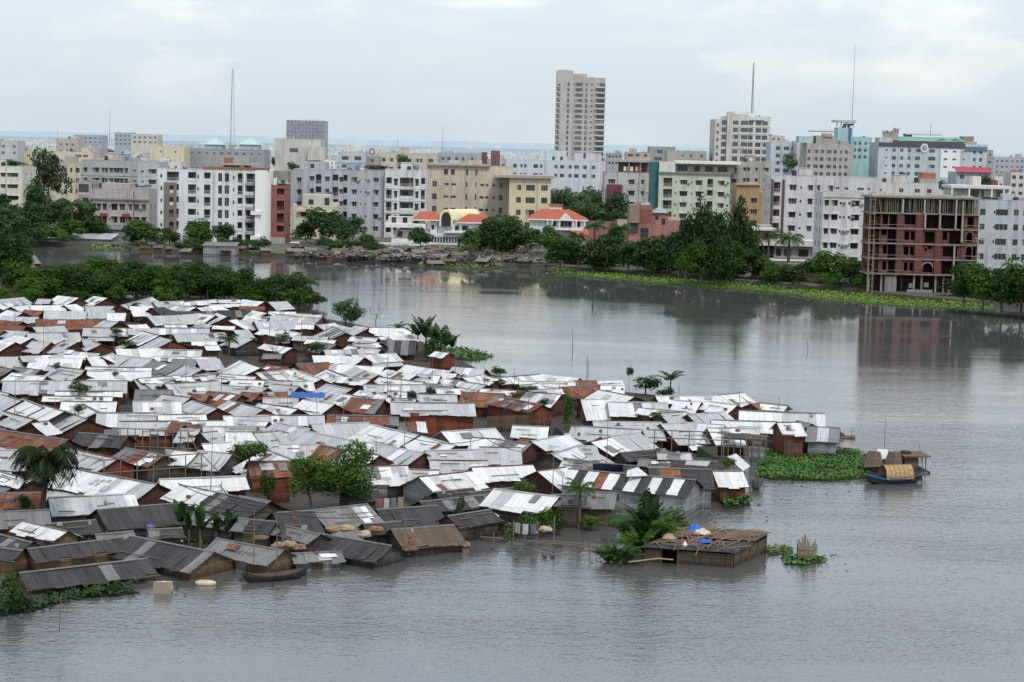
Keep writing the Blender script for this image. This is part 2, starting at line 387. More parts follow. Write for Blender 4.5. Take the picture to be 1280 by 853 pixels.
# far tree belts on the plain, distance haze put into their blue grey colours
def belt(name, Y, zmax, colr, seed, x0=-4200, x1=4200):
    mb = MB(); n = 260; prev = None
    for i in range(n + 1):
        x = x0 + (x1 - x0) * i / n
        z = zmax * (.84 + .16 * noise.noise((i * .05, seed, 0)) + .12 * noise.noise((i * .7, seed, 4)))
        if prev: mb.face([(prev[0], Y, .5), (x, Y, .5), (x, Y + 40, z), (prev[0], Y + 40, prev[1])])
        prev = (x, z)
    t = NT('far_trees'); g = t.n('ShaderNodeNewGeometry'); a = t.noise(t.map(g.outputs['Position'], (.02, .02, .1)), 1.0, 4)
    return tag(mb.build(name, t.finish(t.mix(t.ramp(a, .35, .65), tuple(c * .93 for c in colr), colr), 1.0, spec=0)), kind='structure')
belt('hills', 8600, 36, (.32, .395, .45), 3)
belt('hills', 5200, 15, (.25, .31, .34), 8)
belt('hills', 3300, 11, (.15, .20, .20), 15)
# floating weed, one sheet of leaves per mat: nobody could count the leaves
def in_poly(x, y, P):
    c = False
    for i in range(len(P)):
        (x1, y1), (x2, y2) = P[i], P[i - 1]
        if (y1 > y) != (y2 > y) and x < (x2 - x1) * (y - y1) / (y2 - y1) + x1: c = not c
    return c
@cached
def weedleaf(col):
    t = NT('weed_leaves'); g = t.n('ShaderNodeNewGeometry'); a = t.noise(g.outputs['Position'], .45, 4, .6); b = t.noise(g.outputs['Position'], 4.0, 2)
    c = t.mix(t.ramp(a, .38, .62), (col[0] * .6, col[1] * .65, col[2] * .7), (col[0] * 1.25, col[1] * 1.15, col[2]))
    c = t.mix(t.math('MULTIPLY', t.ramp(a, .62, .74), .7), c, (.16, .14, .035)); c = t.mix(t.math('MULTIPLY', t.ramp(b, .5, .75), .4), c, (col[0] * 1.8, col[1] * 1.6, col[2] * 1.4))
    return t.finish(t.haze(c), .6, spec=.25)
def weed(name, pxpoly, size, n, colr, label, h=.3, seed=1, lift=.0):
    rr = random.Random(seed); P = [(p.x, p.y) for p in (at(x, y, 0) for x, y in pxpoly)]
    xs = [p[0] for p in P]; ys = [p[1] for p in P]; mb = MB()
    mb.face([(p[0], p[1], .03 + lift) for p in P], 1)
    k = 0; tries = 0
    while k < n and tries < n * 30:
        tries += 1
        x, y = rr.uniform(min(xs), max(xs)), rr.uniform(min(ys), max(ys))
        e = noise.noise((x * .25, y * .25, seed)) 
        if not in_poly(x + rr.gauss(0, size), y + rr.gauss(0, size), P): continue
        k += 1; a = rr.uniform(0, 2 * PI); s = size * rr.uniform(.6, 1.3); z = lift + h * (.35 + .65 * rr.random()) * (.75 + .6 * e)
        ca, sa = math.cos(a) * s, math.sin(a) * s; ti = rr.uniform(-.1, .9) * s
        mb.face([(x - ca * .5, y - sa * .5, z), (x - sa * .45, y + ca * .45, z + ti * .5), (x + ca * .6, y + sa * .6, z + ti), (x + sa * .45, y - ca * .45, z + ti * .4)])
    o = mb.build(name, [weedleaf(colr), flat(tuple(c * .55 for c in colr))])
    return tag(o, label, 'water weed', kind='stuff')
weed('water_hyacinth', [(955, 566), (1000, 559), (1070, 566), (1088, 575), (1083, 598), (1040, 602), (965, 600), (945, 596)], .21, 9500, (.045, .12, .018), 'thick green water hyacinth mat between the grey tin hut and blue boat', .45, 2)
weed('water_hyacinth', [(690, 333), (760, 339), (850, 346), (930, 352), (1000, 357), (1090, 366), (1180, 376), (1242, 381), (1238, 387), (1150, 385), (1050, 377), (960, 365), (850, 357), (760, 349), (690, 342)], .30, 17000, (.115, .195, .028), 'long bright green weed strip along the far right shore', .5, 3)
weed('water_hyacinth', [(515, 327), (560, 324), (610, 330), (640, 334), (600, 337), (525, 334)], .6, 900, (.10, .17, .03), 'green weed patch below the white vaulted villa', .7, 4)
weed('water_hyacinth', [(555, 436), (575, 436), (618, 446), (596, 451), (560, 450)], .35, 900, (.05, .12, .02), 'pointed green weed spit behind the huts, beside the banana clump', .35, 5)
weed('water_hyacinth', [(975, 697), (1030, 697), (1032, 703), (1000, 708), (982, 706)], .22, 420, (.05, .12, .02), 'small green weed island under the bamboo stake pen', .25, 6)
weed('water_hyacinth', [(957, 684), (990, 684), (992, 692), (960, 696)], .2, 160, (.07, .12, .03), 'thin scatter of weed right of the raft hut', .25, 7)
weed('water_hyacinth', [(898, 622), (935, 622), (938, 632), (905, 638)], .28, 420, (.04, .10, .018), 'weed clump below the small white roofed rust hut', .6, 8)
weed('water_hyacinth', [(-30, 752), (40, 752), (70, 738), (150, 730), (175, 742), (90, 750), (40, 765), (-30, 775)], .25, 1400, (.012, .034, .008), 'dark weed bank along the lower left waterline', .4, 9)
weed('water_hyacinth', [(113, 308), (160, 309), (163, 313), (115, 312)], .6, 250, (.12, .20, .03), 'bright weed strip beside the long grey shore shed', .5, 10)
weed('water_hyacinth', [(296, 316), (318, 316), (320, 319), (296, 320)], .5, 130, (.12, .20, .03), 'small weed strip under the white balcony block', .5, 12)
# ---------------------------------------------------------------- tin huts of the flooded settlement
# ridge ends in the photograph (x1, y1, x2, y2), height of the roof slope in pixels, roof kind [, wall kind, ridge height]
HUTS = '''
-8 373 29 373 6 G;48 373 64 375 5 G;73 371 98 371 7 W;118 371 134 372 8 W;13 381 80 381 7.5 G;80 381 95 381 7 W;-8 380 10 380 6 W;31 388 54 388 6 R;10 389 29 389 6 W;56 389 108 389 8 G
107 381 141 384 12 G;136 391 157 392 8 W;45 399 124 399 10.5 R;-5 396 48 396 6 G;-5 401 28 401 5 R;-8 407 32 407 6 R;41 408 79 408 6 G;130 401 148 402 8 G;105 410 165 410 8.5 G;-8 413 6 413 9 R
8 414 36 414 6 G;34 416 98 416 9 G;14 420 64 428 10 W;-15 424 19 427 9 W;68 423 96 428 8 G;103 423 120 425 8 G;116 427 127 429 7 G;67 434 125 441 4 G;145 436 200 436 9 W
-8 446 36 446 12 G;39 448 103 448 13 W;25 443 110 443 5 G;110 446 125 446 10 W;127 444 140 444 13 W;140 446 191 446 13 G
-12 455 16 462 10 N;18 458 51 463 9 N;16 465 58 472 8 W;70 461 103 467 9 G;110 464 188 464 10 W;60 460 190 460 4 W;5 476 82 476 13 G;82 476 158 476 13 G;70 489 152 489 4 W;55 495 140 496 5 W;78 500 145 504 13 W
2 492 55 509 18 G;55 509 110 523 20 G;-12 486 12 492 10 W;-20 510 43 526 10 G;41 527 57 528 12 W;-25 533 85 550 14 R;122 516 197 516 14 G;104 506 123 514 8 W;100 541 160 545 12 D;150 527 222 526 14 G
150 376 229 377 6 G;232 376 299 376 3 W;230 380 298 380 3 W;304 376 330 376 6 W;299 383 330 383 4 R;162 383 190 383 10 W;190 385 205 384 8 D;205 384 275 384 5 G;206 389 272 389 4 D;272 388 316 388 7 D
184 394 245 394 9 G;244 392 269 394 9 W;271 394 295 401 8 W;296 400 318 400 9 G;307 396 335 396 4 W;160 406 182 406 4 W;205 406 231 406 4 W;250 403 294 409 4 W;192 410 261 410 6 G;160 411 192 411 6 G
217 417 280 417 8 G;180 416 216 425 11 G;240 426 270 428 4 W;258 432 270 432 5 W;297 420 316 424 9 G;292 412 310 413 8 G;198 437 252 438 7 G;192 446 270 447 4 W;216 449 246 449 10 N;245 449 273 449 11 G;192 450 228 457 10 N
231 458 253 461 11 G;300 452 325 459 13 W;244 467 275 467 6 W;258 469 320 468 7 W;172 471 270 472 4 W;168 474 203 474 12 G;206 478 272 478 14 G;290 475 330 475 8 W;274 483 330 483 7 G
246 493 256 493 7 R;261 491 302 492 12 R;304 491 325 491 8 R;170 487 215 488 13 N;205 492 238 498 12 G;167 502 225 502 15 W;241 502 272 509 13 G;288 501 330 511 15 G;198 518 256 518 8 W;280 520 335 520 12 G;299 526 335 526 8 G
236 526 280 526 4 W;220 528 232 528 10 R;234 531 252 531 7 R;230 535 246 538 13 G;255 533 330 533 9 G;283 540 335 540 13 W;252 540 270 540 12 G
158 560 205 569 12 M;220 563 247 565 14 W;249 565 290 565 17 G;253 554 288 554 9 W;310 577 361 576 17 R r;88 560 147 573 13 G;-20 562 40 563 20 G;200 599 305 595 13 W
226 606 270 615 16 W k 2.6;270 615 335 629 18 D k 2.6;62 622 112 620 20 G k 2.3;112 620 166 617 20 G k 2.3;122 637 220 629 22 D d 2.2;-20 618 50 614 16 R;-10 640 60 637 16 N;32 652 84 664 12 W t 2.2;-15 664 40 678 10 D t 2.0
35 686 150 672 14 D t 1.8;25 716 183 698 18 D t 1.5;165 670 267 690 22 D t 1.9;272 673 354 688 17 N t 1.8;-20 682 28 688 12 D t 1.8;342 641 390 638 34 D d 2.6;390 638 458 630 32 N d 2.6;300 620 338 627 18 D d 2.3
402 667 489 682 18 D d 1.7;490 662 566 656 20 T d 1.9;365 692 425 689 9 N g 1.2;472 637 545 632 20 D d 2;525 627 615 618 12 D d 2;440 583 508 582 21 W d;524 596 588 589 20 W g;560 618 640 610 10 D d 2
383 540 455 552 18 G;455 552 530 566 20 G;395 555 433 562 20 R;433 562 474 568 22 W;335 565 365 572 20 W;350 555 400 556 16 G;318 519 404 519 10 G;345 531 461 530 17 G;318 540 350 540 20 G
410 519 497 520 10 M;495 518 529 518 18 M;466 532 523 543 17 W;528 546 570 556 12 W;552 539 618 536 14 W;642 531 685 534 12 W;592 549 625 547 12 W;532 564 600 561 12 G;600 561 650 557 17 G;622 551 664 553 14 N
538 576 608 575 13 G;513 588 548 586 10 W;590 584 664 581 14 W;664 550 708 544 11 W;689 566 726 557 17 W;727 558 738 557 14 G;672 590 706 583 22 W;712 586 869 600 18 S g 2.9;619 611 698 621 19 W d;730 614 770 616 18 N k;690 618 730 620 12 N k
716 532 801 537 13 G;752 546 798 541 18 G;738 551 762 548 14 W;742 527 826 528 18 G;826 529 875 529 19 G;875 530 905 530 19 W;718 476 745 476 8 R;700 483 753 482 11 R;744 475 776 475 7 W;752 482 780 482 9 W;750 489 793 494 9 W;760 502 833 504 14 W
727 499 760 500 20 W;820 495 895 494 8 W;845 499 876 504 11 W;860 517 905 516 9 G;800 511 857 514 7 W;825 516 856 515 10 G;893 493 928 492 16 W;885 500 921 508 9 W;953 504 984 507 7 W t;940 505 952 503 8 R
925 513 1030 517 17 W b 2.3;890 525 970 527 12 W;885 535 921 535 17 W;972 528 999 528 14 W r 3.2;1010 533 1049 535 16 N g 2.6;997 526 1014 530 16 N g 2.8
508 458 607 459 10 W;440 443 494 443 8 W;484 463 520 468 8 W;521 468 550 469 10 G;550 466 570 468 10 W;570 469 580 470 6 N;578 471 605 469 9 W;607 470 625 473 9 W;560 475 608 480 8 W;530 478 568 483 4 N;475 472 530 477 7 W
455 481 530 481 7 G;545 486 573 486 6 W;485 490 510 490 8 W;522 493 570 493 9 G;450 489 486 493 7 W;485 498 520 498 5 G;489 503 592 504 13 G r 3.4;440 497 480 500 14 M;430 492 455 497 14 W
578 490 630 492 14 R;603 484 645 490 5 W;633 488 657 489 10 R;660 489 701 494 13 W;622 495 678 506 8 M;618 470 674 470 7 W;678 470 724 470 8 W;650 477 718 477 6 W;649 479 672 482 9 G;660 486 701 487 5 G
370 453 410 455 11 R;335 455 365 462 6 R;415 457 480 457 12 W;320 466 360 463 8 W;366 463 402 472 7 W;410 463 432 469 8 W;444 460 473 467 10 G;430 470 463 475 6 W;320 476 365 475 5 G;365 477 390 476 10 G;340 480 373 483 9 G;310 481 334 486 6 G
315 490 358 491 7 R;408 481 440 486 14 G;457 481 480 481 8 G;325 502 372 513 12 W;380 500 418 505 14 W;330 498 372 498 8 G;316 390 334 390 6 W;336 391 403 391 6 W;345 394 402 397 8 G;318 401 371 401 9 G;370 405 392 406 5 W
335 377 358 377 8 G;395 404 418 406 10 G;416 409 432 415 12 N;424 407 455 412 6 G;446 407 462 409 5 G;463 409 514 411 8 W;473 420 514 420 6 W;476 425 520 426 14 D;440 420 472 424 5 W;450 426 475 427 6 G;328 412 356 414 5 W;357 413 378 417 4 W;345 416 361 419 9 N
368 420 410 421 5 G;385 424 420 425 5 W;405 436 470 438 5 G;436 433 476 436 3 W;331 430 365 435 5 W;391 444 422 445 8 W;424 445 455 446 8 W;330 443 352 443 5 N;545 439 562 441 6 W r
775 566 830 561 8 D d 2.2;745 578 800 583 8 D d 2;840 575 895 577 9 D d 2.1;800 574 850 577 8 N d 2;700 572 742 577 9 D d 2.2;822 566 862 566 7 N;812 585 889 587 20 Q g 3.0;892 589 927 589 17 W r 2.4;186 662 226 660 10 D d 2.1;300 648 345 652 14 D d 2.2;352 655 400 668 10 N d 2;455 655 500 652 12 D d 2;60 655 118 650 14 D d 2.2;240 640 292 648 12 N d 2.2;430 615 470 612 12 D d 2.2;560 645 612 637 12 D d 2.1;120 668 165 664 9 N d 2;545 615 590 610 10 D d 2.2;8 318 42 319 9 N;40 352 66 354 8 N;120 358 146 357 7 N;1 590 40 600 9 W;705 575 760 580 10 N;440 430 470 429 5 G;395 428 420 430 5 N
'''
ROOFNAME = {'W': 'bright white', 'G': 'pale grey', 'N': 'dull grey', 'D': 'black', 'R': 'rust brown', 'M': 'patchwork rusty', 'S': 'striped', 'T': 'thatch', 'Q': 'rust streaked'}
MIXES = {'W': 'WWWWWWWWWWWG', 'G': 'GGGGGGGGGGGGW', 'N': 'NNNNNNNG', 'D': 'DDDDDDDDN', 'R': 'RRRRRRRRO', 'M': 'RNRWRNMN', 'T': 'T', 'Q': 'DDDODDOD'}
NAMED = {(25, 716): 'long low black roofed hut with woven bamboo wall at the lower left waterline', (712, 586): 'long shed with white and black striped roof behind the banana clump',
         (892, 589): 'small rust walled hut with white roof at the water edge', (489, 503): 'long brown walled hall with smooth grey roof in an open gap', (490, 662): 'hut with ragged brown thatch roof standing at the water edge',
         (1010, 533): 'grey tin hut with grey roof at the right tip of the settlement', (85, 584): 'white tin roofed hut with dark marks painted on the roof', (165, 670): 'black roofed hut with tan gable facing the lower left water',
         (812, 585): 'tall grey tin shed with dark orange rusted roof'}
HUT_OBJ = []
def roof_mesh(L, wd, dr, zr, kind, rr, over=.3):
    """both slopes laid sheet by sheet with sag and uneven edges"""
    kinds = sorted(set(MIXES.get(kind, 'WD')) - {'M'}) if kind != 'S' else ['W', 'D', 'R']
    n = max(2, round(L / .82)); mb = MB(); h = L / 2 + .08
    sag = rr.uniform(0, .06) * L / 6; tone = [rr.choice(MIXES.get(kind, 'W').replace('M', 'R')) for _ in range(n)]
    if kind == 'S': tone = ['R' if i == 3 else ('WD'[i % 2]) for i in range(n)]
    if kind in 'WG' and rr.random() < .22 and n > 5:
        a = rr.randrange(n - 2); tone[a:a + rr.randint(1, 2)] = rr.choice((['R'], ['N'], ['G']))[:1] * 1
        tone = (tone + ['G'] * n)[:n]
    kinds = sorted(set(tone)); mats = [tin(k) for k in kinds]
    for sgn in (-1, 1):
        for i in range(n):
            xa, xb = -h + 2 * h * i / n - .02, -h + 2 * h * (i + 1) / n + .02
            lift = rr.uniform(0, .03); e = rr.gauss(0, .10); bend = rr.gauss(0, .035); tw = rr.gauss(0, .02)
            def P(x, f):
                z = zr - dr * f - sag * (1 - (x / h) ** 2) * (1 - .5 * f) + lift + (bend - .03) * math.sin(PI * min(1, f)) + (tw if x > (xa + xb) / 2 else -tw) * f
                return (x, sgn * wd * f, z)
            for j in range(2):
                f0, f1 = j / 2, (j + 1) / 2 + (e / wd if j == 1 else 0)
                v0, v1 = f0 * math.hypot(wd, dr), f1 * math.hypot(wd, dr)
                q = [P(xa, f1), P(xb, f1), P(xb, f0), P(xa, f0)]; uv = [(xa, v1), (xb, v1), (xb, v0), (xa, v0)]
                if sgn > 0: q.reverse(); uv.reverse()
                mb.face(q, kinds.index(tone[i]), uv)
    if kind in 'WGNRM' and L > 3:
        for _ in range(rr.choice((0, 0, 1, 1, 2))):      # odd sheets nailed over leaks
            x, f, wv, fv = rr.uniform(-h * .8, h * .6), rr.uniform(.05, .5), rr.uniform(.5, 1.1), rr.uniform(.25, .5); sk = rr.gauss(0, .12); k = rr.choice('WWGGGNNWR' if kind != 'R' else 'WGNOO')
            if tin(k) not in mats: mats.append(tin(k))
            q = [(x + sk, -wd * (f + fv)), (x + wv + sk, -wd * (f + fv)), (x + wv, -wd * f), (x, -wd * f)]
            mb.face([(a, b, zr - dr * (-b / wd) + .06 - sag) for a, b in q], mats.index(tin(k)), [(a, -b) for a, b in q])
    return mb, mats
def hut_obj(root, L, wd, dr, zr, kind, wall, rr, near, ridge=True):
    ov = .28
    hw, hl = wd - ov, L / 2 - .15
    mb = MB(); ze = zr - dr + dr * ov / wd - .02; z0 = -.6
    mb.wallq((-hl, -hw), (hl, -hw), z0, ze); mb.wallq((hl, hw), (-hl, hw), z0, ze)
    for sx in (1, -1):
        a, b = ((hl, -hw), (hl, hw)) if sx > 0 else ((-hl, hw), (-hl, -hw))
        zt = zr - .04
        mb.face([(a[0], a[1], z0), (b[0], b[1], z0), (b[0], b[1], ze), (a[0], 0, zt), (a[0], a[1], ze)], 0, [(0, z0), (2 * hw, z0), (2 * hw, ze), (hw, zt), (0, ze)])
    mb.build('wall', bamboo(wall), root)
    rb, mats = roof_mesh(L, wd, dr, zr, kind, rr); ro = rb.build('roof', mats, root)
    if ridge and (near or rr.random() < .3):
        cb = MB(); c = .13; h = L / 2 + .1
        for s in (-1, 1): 
            q = [(-h, s * c, zr + .035 - c * dr / wd), (h, s * c, zr + .035 - c * dr / wd), (h, 0, zr + .045), (-h, 0, zr + .045)]
            if s > 0: q.reverse()
            cb.face(q, 0, [(-h, 0), (h, 0), (h, .1), (-h, .1)])
        cb.build('ridge_cap', tin(rr.choice('RGGNN') if kind in 'WG' else 'N'), root)
    if wall == 'b' and kind in 'WGNRM' and rr.random() < .5 and L > 3:      # low lean-to roof against the front wall
        lb = MB(); w_ = L * rr.uniform(.35, .75); x0 = rr.uniform(-L / 2, L / 2 - w_); ze2 = zr - dr - rr.uniform(.02, .15); dd = rr.uniform(.9, 1.7); dz = dd * rr.uniform(.25, .42); k = rr.choice('GGNWRND'); n = max(2, int(w_ / .8)); y0 = -wd + rr.uniform(.05, .3)
        for i in range(n):
            xa, xb = x0 + w_ * i / n, x0 + w_ * (i + 1) / n; e = rr.gauss(0, .08); a = rr.uniform(0, .03); lb.face([(xa, y0 - dd + e, ze2 - dz + a), (xb, y0 - dd + e, ze2 - dz + a), (xb, y0, ze2 + a), (xa, y0, ze2 + a)], 0, [(xa, dd), (xb, dd), (xb, 0), (xa, 0)])
        lo = lb.build('lean_to', tin(k), root); pb = MB()
        for x in (x0 + .1, x0 + w_ - .1): pb.tube([(x, y0 - dd + .15, -.5), (x, y0 - dd + .15, ze2 - dz + .03)], .04, 5)
        pb.build('post', POLE, lo)
    if near:
        if rr.random() < .75:
            db = MB(); x = rr.uniform(-hl * .6, hl * .6); db.box(x - .38, x + .38, -hw - .05, -hw - .012, -.1, min(ze - .08, 1.7)); db.build('door', rr.choice((DARK, bamboo('g'), bamboo('k'))), root)
        for _ in range(rr.choice((0, 1, 1, 2))):
            pb = MB(); f = rr.uniform(.25, .8); x0 = rr.uniform(-L * .45, 0); x1 = x0 + rr.uniform(L * .3, L * .55); zf = lambda g: zr - dr * g + .07
            pb.tube([(x0, -wd * f, zf(f)), (x1, -wd * min(.95, f + rr.uniform(-.12, .12)), zf(f))], .035, 5); pb.build('roof_pole', POLE, root)
        for _ in range(rr.choice((0, 0, 0, 1, 2))):
            pb = MB(); f = rr.uniform(.15, .8); x = rr.uniform(-L * .42, L * .42); pb.box(x, x + rr.uniform(.15, .4), -wd * f - .1, -wd * f + .1, zr - dr * f - .02, zr - dr * f + .2); pb.build('roof_weight', flat(rr.choice(((.22, .09, .05), (.12, .11, .10), (.32, .30, .27)))), root)
        eb = MB()      # eave poles and roof weights
        for s in (-1, 1): eb.tube([(-L / 2 - .2, s * (wd - .1), zr - dr - .03), (L / 2 + .2, s * (wd - .1), zr - dr - .03)], .035, 5)
        eb.build('eave_pole', POLE, root)
    return ro
def make_hut(x1, y1, x2, y2, h, kind, wall='b', zr=2.2):
    if wall == 'b' and kind in 'WGNR' and (x1, y1) not in NAMED and x2 - x1 < 75: _r = random.Random(int(x1 * 7 + y1)); _t = _r.gauss(0, 1.0); y1 -= _t; y2 += _t
    P, Q = at(x1, y1, zr), at(x2, y2, zr)
    d = Q - P; L = max(1.6, d.length); c = (P + Q) / 2
    rz = math.atan2(d.y, d.x); dep = math.atan2(CAM_H - zr, c.y); s = F_PX / (c.y)
    k = (h / s) / (2.3 * math.sin(dep) * max(.35, math.cos(rz)) + 1.0 * math.cos(dep)); k *= 1.30 if (kind != 'S' and wall == 'b') else 1.18
    k = max(.42, min(1.9, k))
    wd, dr = 2.3 * k, 1.0 * k
    if kind == 'T': wd, dr = 2.1, .9
    rr = random.Random(int(x1 * 31 + y1 * 7)); near = c.y < 205
    if wall == 'b' and rr.random() < .25: wall = rr.choice('rkdb')
    root = thing('tin_hut', None, 'hut', (c.x, c.y, 0), rz, 'flooded shanty huts')
    ro = hut_obj(root, L, wd, dr, zr, kind, wall, rr, near)
    if (x1, y1) in NAMED: root['label'] = NAMED[(x1, y1)]
    else:
        sz = 'short' if L < 5.5 else ('long' if L > 9.5 else 'medium')
        auto(root, f'{sz} {ROOFNAME[kind]} roofed hut', 'hut', (c.x, c.y, zr))
    HUT_OBJ.append((root, c, L, wd, dr, zr, rz, kind, ro)); return root, ro
for ln in HUTS.strip().split('\n'):
    for e in ln.split(';'):
        a = e.split()
        q = [float(v) for v in a[:5]]; P_, Q_ = at(q[0], q[1], 2.6), at(q[2], q[3], 2.6); L_ = (Q_ - P_).length
        if len(a) == 6 and L_ > 7.2 and (q[0], q[1]) not in NAMED and a[5] in 'WGN':
            hr = random.Random(int(q[0] * 3 + q[1])); n = 2 if L_ < 14 else 3; cut = [0] + sorted(hr.uniform(.36, .64) if n == 2 else (.33 + .33 * j + hr.uniform(-.08, .08)) for j in range(n - 1)) + [1]
            for j in range(n):
                f0, f1 = cut[j], cut[j + 1]; dy = hr.uniform(-2.2, 2.2); tl = hr.gauss(0, 1.9) * (f1 - f0); mk = a[5] if hr.random() < .62 else hr.choice('WGGNW' + ('R' if hr.random() < .35 else 'G'))
                make_hut(q[0] + (q[2] - q[0]) * f0 + .6, q[1] + (q[3] - q[1]) * f0 + dy - tl, q[0] + (q[2] - q[0]) * f1 - .6, q[1] + (q[3] - q[1]) * f1 + dy + tl, q[4] * hr.uniform(.92, 1.15), mk, 'b', hr.uniform(1.95, 2.45))
            continue
        make_hut(*[float(v) for v in a[:5]], a[5], a[6] if len(a) > 6 else 'b', (float(a[7]) - (.35 if a[6] in 'dtk' else .2)) if len(a) > 7 else 2.2)
# the white roof with dark painted marks
root, ro = make_hut(85, 584, 196, 605, 19, 'W', 'b', 2.3)
_, c, L, wd, dr, zr, rz, _, _ = HUT_OBJ[-1]
mb = MB()
for (u, f, du, df) in ((-.6, .34, .17, .07), (-.05, .30, .2, .065), (.55, .27, .2, .07), (-.75, .50, .2, .065), (-.15, .47, .16, .08)):
    for k, (a0, a1) in enumerate(((-1, -.15), (.15, 1))):
        p = [(u + du * a0, f + df), (u + du * (a0 + .55), f + df), (u + du * (a1 - .1), f - df), (u + du * (a1 - .65), f - df)]
        mb.face([(x, -wd * g, zr - dr * g + .045 - .03) for x, g in p])
mb.build('roof_mark', flat((.30, .30, .30)), ro)
# blue tarpaulin stretched over a roof
T0, T1 = at(364, 490, 2.45), at(408, 490, 2.45)
mb = MB(); n = 14
def tp(i, j):
    x = (T1.x - T0.x) * i / n; y = -1.0 * j / 3; return (x, y, 2.45 - .26 * j / 3 - .05 * j + .06 * math.sin(i * 1.7 + j) )
for i in range(n):
    for j in range(3): mb.face([tp(i, j + 1), tp(i + 1, j + 1), tp(i + 1, j), tp(i, j)])
o = mb.build('tarpaulin', tin('B')); o.location = (T0.x, T0.y, 0)
tag(o, 'bright blue tarpaulin draped across the middle of the roofs', 'tarpaulin')
# loose white roofing sheet propped beside the striped shed
def loose_sheet(pxs, zs, label, m, name='tin_sheet', cat='sheet'):
    P = [at(x, y, z) for (x, y), z in zip(pxs, zs)]; mb = MB(); o0 = P[0]
    loc = [p - Vector((o0.x, o0.y, 0)) for p in P]
    mb.face(loc, 0, [(0, 0), (3, 0), (3, 2), (0, 2)]); mb.face([p - Vector((0, 0, .03)) for p in reversed(loc)], 0, [(0, 0), (3, 0), (3, 2), (0, 2)])
    o = mb.build(name, m); o.location = (o0.x, o0.y, 0); return tag(o, label, cat)
loose_sheet([(929, 589), (938, 583), (920, 567), (909, 571)], [.5, .5, 1.6, 1.6], 'tilted bright white roofing sheet beside the bamboo landing', tin('W'))
loose_sheet([(783, 596), (811, 595), (797, 584), (784, 588)], [2.7, 2.7, 3.0, 3.0], 'folded white sheet lying behind the striped roof ridge', tin('W'))
loose_sheet([(856, 581), (884, 583), (888, 577), (858, 576)], [2.7, 2.7, 2.75, 2.75], 'pale flat sheet lying on the dark sheds near the water', tin('G'))
loose_sheet([(870, 571), (897, 573), (897, 558), (872, 558)], [1.4, 1.4, 2.5, 2.5], 'green tarpaulin wall patch behind the bamboo landing', flat((.16, .22, .13)), 'tarpaulin', 'tarpaulin')
loose_sheet([(741, 590), (779, 589), (779, 581), (741, 580)], [2.2, 2.2, 2.9, 2.9], 'dark blue cloth screen behind the striped shed', flat((.02, .035, .085)), 'cloth_screen', 'screen')
loose_sheet([(690, 544), (706, 544), (696, 535), (694, 535)], [2.7, 2.7, 3.6, 3.6], 'navy cloth gable between bare trees amid the white roofs', flat((.015, .025, .07)), 'cloth_screen', 'screen')
# bamboo landing with posts and rails
def landing():
    A, B = at(902, 575, .2), at(956, 578, .2); r = thing('bamboo_landing', 'bamboo landing of posts and rails beside the weed mat', 'landing', (A.x, A.y, 0), math.atan2(B.y - A.y, B.x - A.x))
    L = (B - A).length; mb = MB()
    for i in range(8): mb.tube([(L * i / 7, 0, -.6), (L * i / 7 + RND.gauss(0, .05), 0, 2.6 + RND.uniform(-.3, .3))], .05, 5)
    mb.build('post', POLE, r); mb = MB()
    for z in (.5, 1.4, 2.5): mb.tube([(-.4, -.06, z), (L + .4, -.06, z + RND.gauss(0, .08))], .04, 5)
    mb.build('rail', POLE, r); mb = MB(); mb.box(L * .62, L * .98, .1, .18, -.4, 1.5); mb.build('tin_panel', bamboo('g'), r)
    mb = MB(); mb.box(0, L, .1, 3.2, 2.0, 2.12); mb.build('deck', bamboo('d'), r)
landing()
def frame(px0, px1, y0, z0, z1, n, label):
    A, B = at(px0[0], px0[1], y0), at(px1[0], px1[1], y0); r = thing('bamboo_fence', label, 'fence', (A.x, A.y, 0), math.atan2(B.y - A.y, B.x - A.x)); L = (B - A).length
    mb = MB()
    for i in range(n): mb.tube([(L * i / (n - 1), 0, -.3), (L * i / (n - 1), 0, z1 - .05 * (i % 2))], .045, 5)
    mb.build('post', POLE, r); mb = MB()
    for z in (z0, z1): mb.tube([(-.5, 0, z), (L + .5, 0, z + .05)], .05, 5)
    mb.tube([(L, 0, z1), (L + 1.2, -.6, z0 - .4)], .04, 5); mb.build('rail', POLE, r)
frame((130, 590), (252, 582), 1.6, 1.5, 2.5, 7, 'long bamboo rail fence behind the marked white roof')
frame((150, 562), (235, 566), .6, .9, 2.4, 10, 'upright bamboo post fence below the grey roof with rust side')
frame((818, 548), (905, 552), 2.7, 2.75, 3.4, 5, 'thin bamboo railing in front of the long white roofs')
# woven screens standing in gaps
def screen(pa, pb, z, h, k, label):
    A, B = at(*pa, z), at(*pb, z); d = B - A; mb = MB(); mb.box(0, d.length, -.03, .03, z - .6, z + h)
    o = mb.build('woven_screen', bamboo(k)); o.location = (A.x, A.y, 0); o.rotation_euler.z = math.atan2(d.y, d.x); tag(o, label, 'screen')
screen((608, 536), (662, 534), .4, 1.15, 'k', 'pale brown woven screen wall right of the brown walled hall')
screen((336, 626), (362, 624), .3, 1.5, 'r', 'rust red tin wall beside the small tree')

